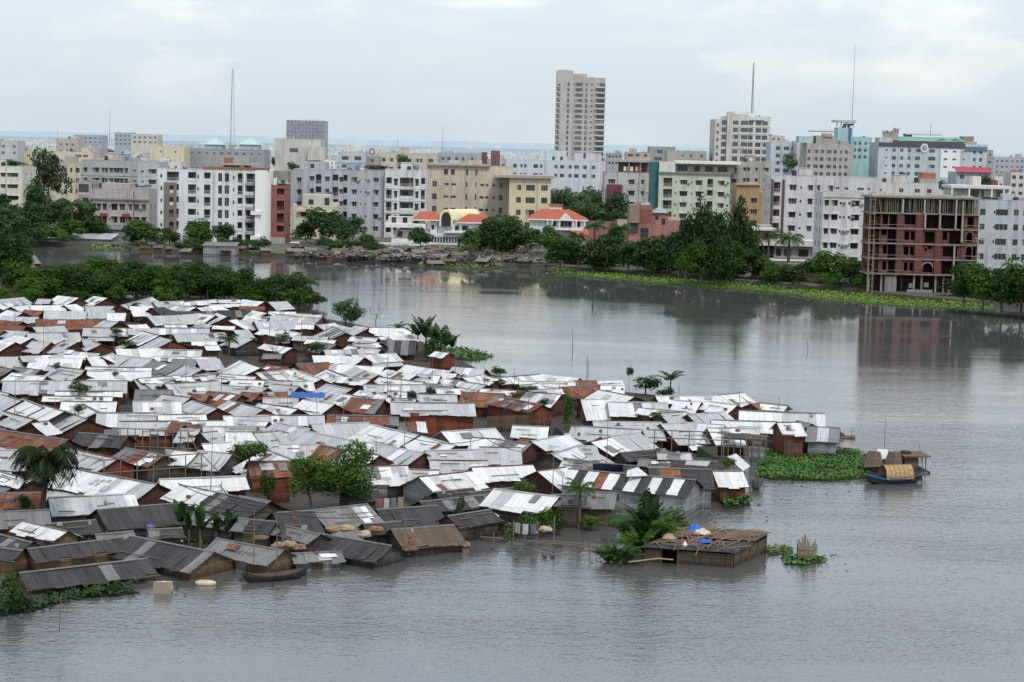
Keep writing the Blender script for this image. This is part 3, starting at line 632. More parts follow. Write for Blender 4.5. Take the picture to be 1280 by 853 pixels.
def cable(pts, sag, label, rad=.03):
    P = [at(x, y, z) for x, y, z in pts]; mb = MB(); L = []
    for a, b in zip(P, P[1:]):
        for i in range(10): f = i / 10; q = a.lerp(b, f); q.z -= sag * 4 * f * (1 - f); L.append(q)
    L.append(P[-1]); o = P[0]; mb.tube([p - o for p in L], rad, 4); c = mb.build('cable', DARK); c.location = o; tag(c, label, 'cable')
cable([(222, 604, 2.9), (300, 628, 3.1), (420, 640, 3.0)], .25, 'dark sagging cable across the long white and black roofs')
cable([(205, 621, 2.4), (262, 632, 2.6), (345, 640, 2.8)], .2, 'lower sagging cable in front of the white and black roofs')
cable([(337, 392, 5.5), (404, 393, 5.5)], .15, 'thin cable strung between poles over the far white roofs', .035)
cable([(505, 545, 4.5), (607, 548, 4.2), (691, 565, 4.6)], .5, 'thin cable over the white roofs before the brown walled hall')
cable([(275, 606, 4.0), (317, 636, 4.4), (505, 640, 3.6)], .5, 'thin cable above the leafy green trees')
# ---------------------------------------------------------------- vegetation
def crown_mesh(seed, n, size, squash=.85, lobes=11, tall=False):
    """unit crown (radius 1, centre 0): many leaf sprays scattered through irregular lobes"""
    rr = random.Random(seed); mb = MB(); LB = []
    for i in range(lobes):
        a = rr.uniform(0, 2 * PI); z = rr.uniform(-.75, .85); r = math.sqrt(max(0, 1 - z * z)) * rr.uniform(.35, .72)
        LB.append((Vector((r * math.cos(a), r * math.sin(a), z * squash * .78)), rr.uniform(.24, .46)))
    LB.append((Vector((0, 0, .05)), .5))
    per = n // len(LB)
    for c, r in LB:
        for k in range(int(per * (r / .36) ** 2)):
            d = Vector((rr.gauss(0, 1), rr.gauss(0, 1), rr.gauss(0, 1) + .15)).normalized()
            p = c + d * r * (.55 + .55 * rr.random() ** .6) * (1 + .3 * noise.noise(d * 2.2 + c * 3))
            nrm = (d + Vector((rr.gauss(0, .5), rr.gauss(0, .5), rr.gauss(0, .5) + .35))).normalized()
            u = nrm.orthogonal().normalized(); v = nrm.cross(u); t = rr.uniform(0, 2 * PI); u, v = u * math.cos(t) + v * math.sin(t), v * math.cos(t) - u * math.sin(t)
            s = size * rr.uniform(.55, 1.35)
            mb.face([p - u * s, p - v * s * .42 + nrm * s * .12, p + u * s * .9 - nrm * s * .15, p + v * s * .46 + nrm * s * .1])
    return mb
def trunk_mesh(seed, h, rad=.05):
    """unit-crown units; from -h up into the crown, with limbs"""
    rr = random.Random(seed); mb = MB(); top = Vector((rr.uniform(-.12, .12), rr.uniform(-.12, .12), -.25))
    mb.tube([(0, 0, -h), (rr.uniform(-.04, .04), 0, -h * .6), top], [rad * 1.3, rad, rad * .75], 7)
    for k in range(6):
        a = rr.uniform(0, 2 * PI); e = Vector((math.cos(a) * rr.uniform(.35, .7), math.sin(a) * rr.uniform(.35, .7), rr.uniform(-.1, .55)))
        m = top.lerp(e, .5) + Vector((0, 0, -.08)); mb.tube([top - Vector((0, 0, rr.uniform(0, .15))), m, e], [rad * .6, rad * .4, rad * .12], 5)
    return mb
LEAFC = {'d': (.038, .090, .020), 'm': (.060, .132, .024), 'l': (.085, .165, .028), 'o': (.050, .085, .032), 'k': (.030, .068, .019)}
CROWN = {}; TRUNK = {}
def crown(v, c, n, size, squash):
    k = (v, c, n)
    if k not in CROWN:
        CROWN[k] = crown_mesh(100 + v, n, size, squash, 9 + v % 4 * 2).mesh('crown', leaf(LEAFC[c]))
    return CROWN[k]
TREE_I = [0]
def tree(px, ybase, hpx, wpx, c='d', z=LAND_Z, n=1500, size=.105, label=None, phrase=None, squash=1.0, group='trees along the far shore', cls='far', trunkf=.25, name='broadleaf_tree', cat='tree'):
    B = at(px, ybase, z); s = F_PX / B.y; g_ = 1.0 if cls == 'hut' or n < 1300 else 1.22
    H = hpx / s * (1 + (g_ - 1) * .5) * (.80 if cls == 'belt' and n > 1000 else 1); Wd = wpx / s * g_
    if g_ > 1 and trunkf == .25: trunkf = .10
    TREE_I[0] += 1; v = TREE_I[0] % 5
    r = thing(name, label, cat, B, 0, group); cr = H * (1 - trunkf) / 2
    me = crown(v, c, n, size, 1.0)
    o = link('crown', me, r, (0, 0, H - cr), RND.uniform(0, 6.28), (Wd / 2 / .95, Wd / 2 / .95, cr))
    if v not in TRUNK: TRUNK[v] = trunk_mesh(v, 1.0 + .6, .05).mesh('trunk', BARK)
    ht = H - cr
    link('trunk', TRUNK[v], r, (0, 0, ht * .995 - (0)), RND.uniform(0, 6), (Wd / 2 * .9, Wd / 2 * .9, ht / 1.6))
    if not label: auto(r, phrase or {'d': 'dark dense leafy tree', 'm': 'mid green leafy tree', 'l': 'bright green leafy tree', 'o': 'dull olive leafy tree', 'k': 'blackish green leafy tree'}[c], cls, (B.x, B.y, B.z + H * .5))
    return r
# ---- palms
def frond(mb, base, az, el, L, droop, rr, nl=20, lw=.5, leaflet=.55, lean=(0, 0), mi=0):
    """arched rib with two rows of hanging leaflets"""
    pts = []; p = Vector(base); e = el
    for i in range(nl + 1):
        pts.append(p.copy()); f = i / nl
        d = Vector((math.cos(az) * math.cos(e), math.sin(az) * math.cos(e), math.sin(e))) + Vector((lean[0], lean[1], 0)) * f
        p = p + d.normalized() * (L / nl); e -= droop / nl * (.5 + 1.0 * f)
    mb.tube([pts[0], pts[nl // 2], pts[-1]], [.035, .022, .006], 4, mi + 1)
    for i in range(2, nl):
        f = i / nl; d = (pts[i + 1] - pts[i - 1]).normalized(); side = d.cross(Vector((0, 0, 1)));
        if side.length < .05: side = Vector((1, 0, 0))
        side.normalize(); l = leaflet * (math.sin(PI * (.12 + .85 * f)) ** .7) * rr.uniform(.8, 1.15)
        for sg in (-1, 1):
            tip = pts[i] + side * sg * l * .72 + d * l * .45 - Vector((0, 0, l * rr.uniform(.35, .75))) + Vector((lean[0], lean[1], 0)) * l * .4
            wv = d * (L / nl) * lw
            mb.face([pts[i] - wv, pts[i] + wv, tip + wv * .15, tip - wv * .1], mi)
PALMC = {}
def palm_crown(v, c, lean=(0, 0), nf=17, droop=1.9):
    k = (v, c, lean, nf, droop)
    if k not in PALMC:
        rr = random.Random(40 + v); mb = MB()
        for i in range(nf):
            a = 2 * PI * i / nf + rr.uniform(-.2, .2); frond(mb, (0, 0, 0), a, rr.uniform(.05, 1.15), rr.uniform(.85, 1.1), droop * rr.uniform(.75, 1.15), rr, 16, .42, .34, lean)
        PALMC[k] = mb.mesh('crown', [leaf(LEAFC[c]), flat((.10, .12, .035))])
    return PALMC[k]
def palm(px, ybase, hpx, wpx, c='d', z=LAND_Z, label=None, cls='far', lean=0, group='palms along the far shore', droop=1.9):
    B = at(px, ybase, z); s = F_PX / B.y; H = hpx / s; R = wpx / s / 2 * 1.05; TREE_I[0] += 1; v = TREE_I[0] % 3
    r = thing('palm_tree', label, 'palm', B, 0, group); hz = H - R * .35
    mb = MB(); mb.tube([(0, 0, -.4), (lean * .4, 0, hz * .5), (lean, 0, hz)], [R * .09 + .05, R * .06 + .03, R * .05 + .02], 8); mb.build('trunk', BARK, r)
    link('crown', palm_crown(v, c, (0, 0), 17, droop), r, (lean, 0, hz), RND.uniform(0, 6), (R, R, R * .9))
    if not label: auto(r, 'feathery palm with drooping fronds', cls, (B.x, B.y, B.z + hz))
    return r
def big_palm():
    B = at(52, 668, 0.2); r = thing('palm_tree', 'tall wind bent palm rising over the left huts', 'palm', B)
    s = F_PX / B.y; top = Vector((8.0 / s, 0, 95 / s)); mb = MB(); mb.tube([(0, 0, -.5), (top.x * .25, 0, top.z * .4), (top.x * .6, 0, top.z * .72), top], [.24, .19, .16, .14], 9); mb.build('trunk', flat((.07, .055, .045)), r)
    rr = random.Random(5)
    for i in range(34):
        a = 2 * PI * i / 34 * 1.0 + rr.uniform(-.15, .15); mb = MB()
        frond(mb, top, a, rr.uniform(.0, 1.2), rr.uniform(2.5, 3.4), rr.uniform(2.2, 3.2), rr, 26, .5, .95, (-.25, 0))
        mb.build('frond', [leaf((.016, .034, .013)), flat((.07, .085, .03))], r)
big_palm()
# ---- banana plants
def banana_leaf(mb, base, az, el, L, wd, droop, rr, tatter=.25):
    pts = []; p = Vector(base); e = el; n = 9
    for i in range(n + 1):
        pts.append(p.copy()); d = Vector((math.cos(az) * math.cos(e), math.sin(az) * math.cos(e), math.sin(e))); p = p + d * (L / n); e -= droop / n * (.4 + 1.2 * i / n)
    side = Vector((-math.sin(az), math.cos(az), 0))
    for sg in (-1, 1):
        for i in range(n):
            def W(j):
                f = j / n; return wd * (math.sin(PI * min(1, .06 + f * .94)) ** .6) * (.25 if j == 0 else 1)
            g = rr.uniform(0, tatter); a, b = pts[i], pts[i + 1].lerp(pts[i], g * .5)
            dz0, dz1 = Vector((0, 0, -.35)) * W(i), Vector((0, 0, -.35 - rr.uniform(0, .35))) * W(i + 1)
            mb.face([a, b, b + side * sg * W(i + 1) * (1 - g * .4) + dz1, a + side * sg * W(i) + dz0], 0)
BAN = {}
def banana_mesh(v, up):
    if (v, up) not in BAN:
        rr = random.Random(70 + v); mb = MB(); n = rr.randint(7, 9)
        for i in range(n): banana_leaf(mb, (rr.uniform(-.03, .03), rr.uniform(-.03, .03), .52), 2 * PI * i / n * 1.6 + rr.uniform(-.3, .3), rr.uniform(.6, 1.4) * up, rr.uniform(.48, .75), rr.uniform(.075, .11), rr.uniform(.7, 1.9) / up, rr)
        st = MB(); st.tube([(0, 0, -.15), (.01, 0, .3), (0, 0, .56)], [.032, .026, .018], 7)
        BAN[(v, up)] = (mb.mesh('leaves', leaf((.026, .066, .016))), st.mesh('stem', flat((.10, .12, .05))))
    return BAN[(v, up)]
def banana(px, ybase, hpx, label=None, up=1.0, z=.05, cls='hut', group='banana plants at the water edge', wide=1.0):
    B = at(px, ybase, z); H = hpx / (F_PX / B.y); TREE_I[0] += 1; lv, st = banana_mesh(TREE_I[0] % 4, up)
    r = thing('banana_plant', label, 'banana plant', B, RND.uniform(0, 6), group)
    link('leaves', lv, r, (0, 0, 0), 0, (H * wide, H * wide, H)); link('stem', st, r, (0, 0, 0), 0, (H, H, H))
    if not label: auto(r, 'ragged leaved banana plant', cls, (B.x, B.y, B.z + H * .6))
def bush(px, ybase, hpx, wpx, c='m', z=.1, label=None, cls='hut', n=700, size=.12, group='bushes among the huts'):
    return tree(px, ybase, hpx, wpx, c, z, n, size, label, {'d': 'dark low bush', 'm': 'green low bush', 'l': 'light green low bush', 'o': 'olive low bush'}[c], 1, group, cls, .02, 'bush', 'bush')
# far shore, left to right
for a in [(5, 306, 50, 60, 'd'), (30, 302, 46, 50, 'd'), (50, 292, 60, 34, 'd'), (72, 297, 45, 44, 'd'), (102, 299, 42, 40, 'm'), (118, 300, 30, 32, 'd'), (20, 285, 40, 50, 'd'), (-15, 290, 50, 55, 'd'), (85, 302, 26, 44, 'm'), (58, 303, 22, 40, 'm'),
          (183, 307, 31, 46, 'm'), (168, 306, 24, 30, 'd'), (243, 309, 32, 38, 'm'), (277, 308, 26, 35, 'd'), (212, 307, 20, 24, 'd'), (382, 304, 26, 28, 'd'), (404, 305, 42, 42, 'd'), (424, 306, 28, 34, 'd'), (441, 303, 30, 30, 'd'), (526, 311, 24, 27, 'd'),
          (598, 315, 30, 40, 'm'), (622, 319, 44, 46, 'd'), (646, 319, 42, 44, 'd'), (664, 317, 30, 26, 'd'), (690, 320, 34, 30, 'm'), (632, 310, 42, 40, 'm'),
          (700, 336, 36, 40, 'd'), (722, 337, 36, 40, 'd'), (758, 338, 42, 46, 'd'), (785, 340, 34, 40, 'd'), (812, 341, 46, 46, 'd'), (836, 342, 44, 40, 'd'), (772, 318, 34, 26, 'd'),
          (915, 348, 40, 40, 'd'), (940, 349, 34, 40, 'd'), (958, 347, 26, 34, 'm'), (938, 306, 34, 40, 'm'), (960, 302, 30, 36, 'd'), (1008, 302, 24, 46, 'l'), (1028, 300, 22, 30, 'l'), (991, 358, 27, 40, 'o'), (1038, 354, 38, 44, 'l'), (1062, 356, 30, 34, 'm'), (1018, 352, 26, 36, 'd'),
          (1205, 384, 50, 36, 'd'), (1228, 388, 58, 46, 'm'), (1252, 390, 50, 48, 'd'), (1276, 392, 62, 50, 'm'), (1215, 372, 40, 40, 'd'), (1296, 394, 60, 50, 'd')]:
    tree(*a)
for a in [(848, 345, 70, 44, 'k'), (864, 345, 96, 42, 'k'), (884, 347, 112, 40, 'k'), (903, 348, 100, 42, 'k'), (920, 346, 108, 40, 'k'), (936, 342, 80, 38, 'd'), (876, 352, 66, 54, 'd'), (908, 353, 58, 50, 'd'), (856, 352, 48, 40, 'm'), (892, 352, 84, 40, 'k')]:
    tree(a[0], a[1], a[2] * .80, a[3] * .88, a[4], n=1900, size=.080, trunkf=.04, phrase='tall dark crowned tree')
tree(62, 290, 100, 40, 'o', n=1300, trunkf=.35, label='tall thin tree with bare lower trunk left of the pink house')
for a in [(90, 300, 52, 46), (172, 292, 62, 40), (742, 336, 60, 36), (722, 330, 40, 30), (902, 346, 60, 40), (985, 340, 50, 50), (1017, 292, 54, 30), (960, 330, 40, 36), (925, 338, 50, 40), (588, 328, 24, 30), (775, 334, 54, 34)]:
    palm(*a)
# big park behind the cream block
for i in range(26):
    px = 684 + (i * 37 % 108); yb = 268 + (i * 13) % 30; tree(px, yb, RND.uniform(34, 46), RND.uniform(34, 48), RND.choice('ddmm'), n=1000, size=.12, group='trees of the park behind the villas', phrase=RND.choice(('dark park tree', 'rounded park tree')))
for a in [(828, 272, 30, 34, 'm'), (845, 262, 22, 26, 'd'), (982, 250, 24, 32, 'o')]: tree(*a, n=900, size=.12)
# tree belt behind the huts on the left
for a in [(8, 366, 92, 60, 'd'), (-12, 352, 76, 50, 'd'), (28, 372, 54, 46, 'm'), (50, 376, 45, 40, 'm'), (68, 372, 44, 44, 'd'), (92, 374, 50, 46, 'd'), (112, 372, 44, 40, 'd'), (130, 366, 52, 50, 'm'), (150, 377, 50, 46, 'd'), (172, 378, 55, 46, 'd'), (194, 377, 48, 44, 'm'), (214, 379, 46, 44, 'd'), (236, 379, 48, 46, 'd'), (258, 378, 56, 44, 'd'), (280, 380, 48, 44, 'd'), (300, 378, 50, 40, 'd'), (322, 384, 42, 44, 'd'), (342, 386, 52, 40, 'd'), (362, 388, 50, 44, 'o'), (378, 388, 40, 30, 'd'), (312, 385, 24, 40, 'm'), (120, 352, 34, 50, 'm'), (162, 356, 36, 50, 'd'), (226, 360, 36, 60, 'm'), (276, 364, 38, 50, 'd'), (20, 340, 44, 40, 'd'), (40, 384, 26, 30, 'm'), (98, 384, 24, 30, 'd'), (3, 386, 24, 30, 'm'), (184, 362, 38, 48, 'd')]:
    tree(*a, z=.1, n=2200, size=.085, cls='belt', group='trees behind the huts on the left', trunkf=.12)
bb = random.Random(19)
for i in range(44):
    px = -20 + i * 9.4 + bb.uniform(-5, 5); tree(px, 382 + px * .018 - bb.uniform(-2, 24), bb.uniform(16, 34), bb.uniform(26, 44), bb.choice('ddmml'), .1, 900, .12, None, bb.choice(('dark low bush', 'dense thicket bush')), 1, 'undergrowth of the tree belt', 'belt', .02, 'bush', 'bush')
for a in [(364, 385, 46, 46), (388, 388, 40, 26)]: palm(*a, z=.1, cls='belt', group='palms behind the huts on the left')
# trees among the huts
tree(432, 408, 34, 42, 'd', .1, 2600, .075, 'round dark bush tree beside the water behind grey gables', cls='hut', group='trees among the huts', trunkf=.05)
tree(388, 646, 84, 76, 'm', .1, 3600, .062, 'leafy green tree left of its twin before the white roofs', cls='hut', group='trees among the huts', trunkf=.12)
tree(442, 644, 90, 92, 'm', .1, 4200, .058, 'leafy green tree right of its twin before the white roofs', cls='hut', group='trees among the huts', trunkf=.12)
tree(310, 612, 66, 64, 'm', .1, 1700, .07, 'small sapling with flat crown beside the rust red roof', cls='hut', group='trees among the huts', trunkf=.55)
tree(334, 634, 48, 24, 'd', .1, 900, .10, 'thin climbing tree against the rust red wall', cls='hut', group='trees among the huts', trunkf=.1)
tree(711, 548, 62, 17, 'm', .1, 1100, .10, 'slim vine clad pole tree between brown hut and white roofs', cls='hut', group='trees among the huts', trunkf=.02)
tree(786, 493, 36, 12, 'd', .1, 500, .16, 'thin tree with tufted top at the water edge', cls='hut', group='trees among the huts', trunkf=.55)
for a in [(100, 492, 16, 30, 'd', 2.2), (240, 560, 28, 26, 'm', .6), (98, 520, 16, 18, 'd', 2.0), (70, 462, 9, 14, 'o', 2.3), (807, 494, 26, 42, 'd', .1), (832, 498, 14, 26, 'd', .1), (543, 452, 34, 34, 'd', .1), (540, 432, 26, 26, 'm', .1), (625, 471, 13, 26, 'm', .1), (622, 484, 9, 20, 'd', 2.2), (538, 494, 10, 14, 'd', 2.3), (514, 500, 14, 16, 'o', 2.0), (660, 674, 34, 34, 'm', .05), (640, 676, 24, 28, 'm', .05), (680, 668, 36, 28, 'm', .05), (698, 668, 34, 26, 'd', .05), (628, 668, 22, 24, 'o', .05), (655, 617, 16, 34, 'l', 1.2), (740, 662, 18, 30, 'l', .05), (912, 588, 17, 24, 'm', .6), (575, 660, 40, 18, 'o', .1), (115, 745, 12, 24, 'm', .05), (145, 740, 10, 18, 'd', .05), (8, 768, 52, 44, 'd', .05), (28, 762, 22, 30, 'd', .05), (145, 418, 8, 22, 'o', 1.6), (160, 434, 10, 30, 'd', 1.6), (395, 440, 12, 40, 'o', 1.4), (350, 430, 12, 30, 'o', 1.4), (645, 500, 10, 18, 'm', 2), (680, 508, 10, 20, 'd', 1.6), (32, 642, 28, 22, 'd', 1.2), (20, 652, 14, 16, 'm', 1.), (200, 488, 6, 14, 'o', 2.4), (145, 472, 8, 12, 'o', 2.3), (480, 540, 10, 10, 'o', 1), (520, 620, 18, 16, 'd', .4), (660, 490, 8, 30, 'd', 2.3), (530, 645, 26, 22, 'o', .1), (820, 524, 10, 20, 'l', 1.8)]:
    bush(a[0], a[1], a[2], a[3], a[4], a[5])
palm(286, 462, 44, 34, 'd', .1, 'dark bushy palm standing among the upper left roofs', 'hut', 0, 'palms among the huts')
palm(724, 660, 60, 50, 'd', .1, 'young palm with arching fronds before the striped roof', 'hut', 0, 'palms among the huts', 1.7)
palm(165, 400, 22, 30, 'd', .1, 'low dark palm among the upper left roofs by white sheet roof', 'hut', 0, 'palms among the huts')
for a in [(838, 496, 36, 'broad leaved banana plant at the far water edge', .8), (497, 422, 20, None, 1), (532, 446, 42, None, 1.25), (548, 450, 38, None, 1.3), (556, 452, 34, None, 1.3), (522, 440, 36, None, 1.25), (565, 450, 28, None, 1.2),
          (226, 678, 46, None, 1.25), (250, 690, 50, None, 1.3), (284, 682, 42, None, 1.3), (236, 682, 34, None, 1.5), (270, 684, 36, None, 1.5), (808, 688, 62, None, 1.25), (756, 618, 0, None, 1)]:
    if a[2]: banana(a[0], a[1], a[2] * 1.12, a[3], a[4], wide=1.25)
# bare trees
def bare(px, yb, hpx, label, seed, z=.1):
    B = at(px, yb, z); H = hpx / (F_PX / B.y); r = thing('bare_tree', label, 'bare tree', B); rr = random.Random(seed); mb = MB(); bb = MB()
    mb.tube([(0, 0, 0), (rr.uniform(-.1, .1), 0, H * .3), (rr.uniform(-.15, .15), 0, H * .55)], [.07, .06, .045], 6)
    def br(p, a, e, l, rad, d):
        q = p + Vector((math.cos(a) * math.cos(e), math.sin(a) * math.cos(e) * .6, math.sin(e))) * l; m = p.lerp(q, .5) + Vector((rr.gauss(0, .08), 0, 0)) * l
        bb.tube([p, m, q], [rad, rad * .7, rad * .4], 4)
        if d: 
            for k in range(3): br(p.lerp(q, rr.uniform(.45, 1)), a + rr.gauss(0, .9), e + rr.gauss(0, .4), l * .62, rad * .5, d - 1)
    for k in range(6): br(Vector((0, 0, H * rr.uniform(.3, .55))), rr.choice((0, PI)) + rr.gauss(0, .6), rr.uniform(.6, 1.3), H * .33, .03, 2)
    mb.build('trunk', BARK, r); bb.build('branches', BARK, r)
bare(470, 412, 36, 'bare grey tree beside the water behind the white roofs', 1)
bare(686, 560, 44, 'leafless tree beside the navy cloth gable', 2)
bare(721, 562, 52, 'dark leafless trunk right of the navy cloth gable', 3)
bare(573, 592, 28, 'small bare crooked branch tree on grey roofs', 4)
bare(160, 498, 26, 'thin bare twigs above the upper left white roofs', 5)
bare(345, 465, 46, 'dark dead trunk between the upper grey roofs', 6)
bare(546, 618, 24, 'small dry sapling before the white grey roofed tin hut', 7)
bare(398, 425, 34, 'bare forked pole tree among upper grey roofs', 8)

# clump of stemless palms, long fronds arching straight from the mud
def palm_bush(px, yb, hpx, seed, c='d', nf=22):
    B = at(px, yb, .0); H = hpx / (F_PX / B.y); rr = random.Random(seed); r = thing('palm_bush', None, 'palm', B, 0, 'stemless palms at the water edge'); mb = MB()
    for i in range(nf):
        a = 2.4 * i + rr.uniform(-.3, .3); el = rr.uniform(.9, 1.5); frond(mb, (rr.gauss(0, .12), rr.gauss(0, .12), .05), a, el, H * rr.uniform(.8, 1.15), rr.uniform(1.0, 2.0), rr, 22, .5, H * .20)
    mb.build('fronds', [leaf(LEAFC[c]), flat((.07, .09, .03))], r); mb = MB(); mb.tube([(0, 0, -.6), (0, 0, .25)], [.16, .10], 7); mb.build('base', BARK, r)
    auto(r, 'dark stemless palm with arching fronds', 'hut', (B.x, B.y, H * .5))
for i, a in enumerate([(790, 684, 56), (804, 688, 62), (818, 686, 58), (832, 680, 48), (800, 694, 46), (770, 704, 38), (782, 705, 28), (760, 702, 26), (812, 676, 54), (826, 674, 50)]): palm_bush(*a, 300 + i, 'dmd'[i % 3])
# undergrowth that closes the far shore
ub = random.Random(12)
for i in range(64):
    px = ub.uniform(690, 1080) if i < 46 else ub.uniform(1190, 1300); yb = 333 + max(0, px - 690) * .078 + ub.uniform(-7, 0); tree(px, yb, ub.uniform(12, 24), ub.uniform(24, 44), ub.choice('ddmmlo'), n=700, size=.13, trunkf=.02, phrase='low shore bush', group='undergrowth along the far shore', name='bush', cat='bush')
for i in range(26):
    px = ub.uniform(0, 130) if i < 16 else ub.uniform(580, 690); yb = 303 + (13 if px > 500 else 0) + ub.uniform(-8, 3); tree(px, yb, ub.uniform(14, 24), ub.uniform(24, 40), ub.choice('ddml'), n=700, size=.13, trunkf=.02, phrase='low shore bush', group='undergrowth along the far shore', name='bush', cat='bush')

for i in range(30):
    px = ub.uniform(160, 335) if i < 18 else ub.uniform(372, 470); yb = 309 + (px - 160) * .03 + ub.uniform(-5, 3) - (5 if px > 370 else 0); tree(px, yb, ub.uniform(9, 18), ub.uniform(16, 32), ub.choice('ddmmo'), n=700, size=.13, trunkf=.02, phrase='low shore bush', group='undergrowth along the far shore', name='bush', cat='bush')
# roof gardens and small trees between the blocks, as the photograph shows them
for px, yb, h, w, Y in ((150, 238, 12, 36, 506), (132, 238, 10, 22, 505), (20, 209, 9, 34, 524), (342, 211, 16, 8, 500), (365, 213, 10, 24, 540), (505, 214, 24, 24, 600), (470, 214, 8, 40, 560), (1145, 252, 8, 10, 372), (1235, 252, 6, 30, 404), (1180, 240, 14, 22, 560), (1128, 226, 12, 12, 660), (1232, 240, 22, 26, 570), (985, 214, 22, 26, 640), (520, 214, 8, 20, 560)):
    p = aty(px, yb, Y); s = F_PX / Y; r = thing('shrub', None, 'shrub', p, 0, 'greenery on and between the roofs'); TREE_I[0] += 1
    link('crown', crown(TREE_I[0] % 5, 'm' if px % 2 else 'd', 700, .13, 1), r, (0, 0, h / s * .5), px, (w / s / 2, w / s / 2, h / s / 2)); link('trunk', TRUNK[TREE_I[0] % 5], r, (0, 0, h / s * .5), 0, (w / s / 2, w / s / 2, h / s * .3)); auto(r, 'small roof garden shrub', 'city', p)

for i in range(16): tree(1306 + i * 9, 394 + (i * 7) % 11, ub.uniform(40, 62), ub.uniform(44, 60), 'dm'[i % 2], phrase='leafy tree of the right bank')
# ---------------------------------------------------------------- the city
WIN = {}
def win_mesh(w, h, kind, k):
    key = (round(w, 1), round(h, 1), kind, k)
    if key not in WIN:
        w, h = max(.3, key[0]), max(.3, key[1]); mb = MB()
        mb.face([(-w / 2, 0, -h / 2), (w / 2, 0, -h / 2), (w / 2, 0, h / 2), (-w / 2, 0, h / 2)], 0)
        f = .05 if kind != 'b' else .07
        for (x0, x1, z0, z1) in ((-w / 2, -w / 2 + f, -h / 2, h / 2), (w / 2 - f, w / 2, -h / 2, h / 2), (-w / 2 + f, w / 2 - f, h / 2 - f, h / 2), (-w / 2 + f, w / 2 - f, -h / 2, -h / 2 + f)): mb.box(x0, x1, -.04, -.003, z0, z1, 1)
        nmul = int(w / .9)
        for i in range(1, nmul + 1): x = -w / 2 + w * i / (nmul + 1); mb.box(x - .025, x + .025, -.035, -.003, -h / 2 + f, h / 2 - f, 1)
        if k == 2: mb.face([(-w / 2 + f, -.002, -h / 2 + f), (-w * .12, -.002, -h / 2 + f), (-w * .12, -.002, h / 2 - f), (-w / 2 + f, -.002, h / 2 - f)], 2)
        WIN[key] = mb.mesh('window', [glass(0), flat(((.55, .55, .54), (.10, .09, .085), (.3, .3, .3))[k]), flat((.30, .27, .23))])
    return WIN[key]
def facade(mb, O, U, N, W, z0, z1, ops, mi=0, back=None):
    """wall with real holes; ops = (u0, u1, v0, v1, depth)"""
    us = sorted({0, W} | {o[0] for o in ops} | {o[1] for o in ops}); vs = sorted({z0, z1} | {o[2] for o in ops} | {o[3] for o in ops})
    P = lambda u, v, d=0: (O[0] + U[0] * u - N[0] * d, O[1] + U[1] * u - N[1] * d, v)
    for a, b in zip(us, us[1:]):
        run = None
        for c, d in zip(vs, vs[1:]):
            um, vm = (a + b) / 2, (c + d) / 2; hole = any(o[0] < um < o[1] and o[2] < vm < o[3] for o in ops)
            if not hole: run = (run[0], d) if run else (c, d)
            if (hole or d == vs[-1]) and run: mb.face([P(a, run[0]), P(b, run[0]), P(b, run[1]), P(a, run[1])], mi); run = None
    mw = mi
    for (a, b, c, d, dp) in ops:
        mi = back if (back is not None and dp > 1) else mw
        mb.face([P(a, c), P(a, c, dp), P(a, d, dp), P(a, d)], mi); mb.face([P(b, c, dp), P(b, c), P(b, d), P(b, d, dp)], mi)
        mb.face([P(a, c), P(b, c), P(b, c, dp), P(a, c, dp)], mi); mb.face([P(a, d, dp), P(b, d, dp), P(b, d), P(a, d)], mi)
        mb.face([P(a, c, dp + .02), P(b, c, dp + .02), P(b, d, dp + .02), P(a, d, dp + .02)], mi)
BLD = []       # footprints
def zpx(xc, y, Y): return aty(xc, y, Y).z
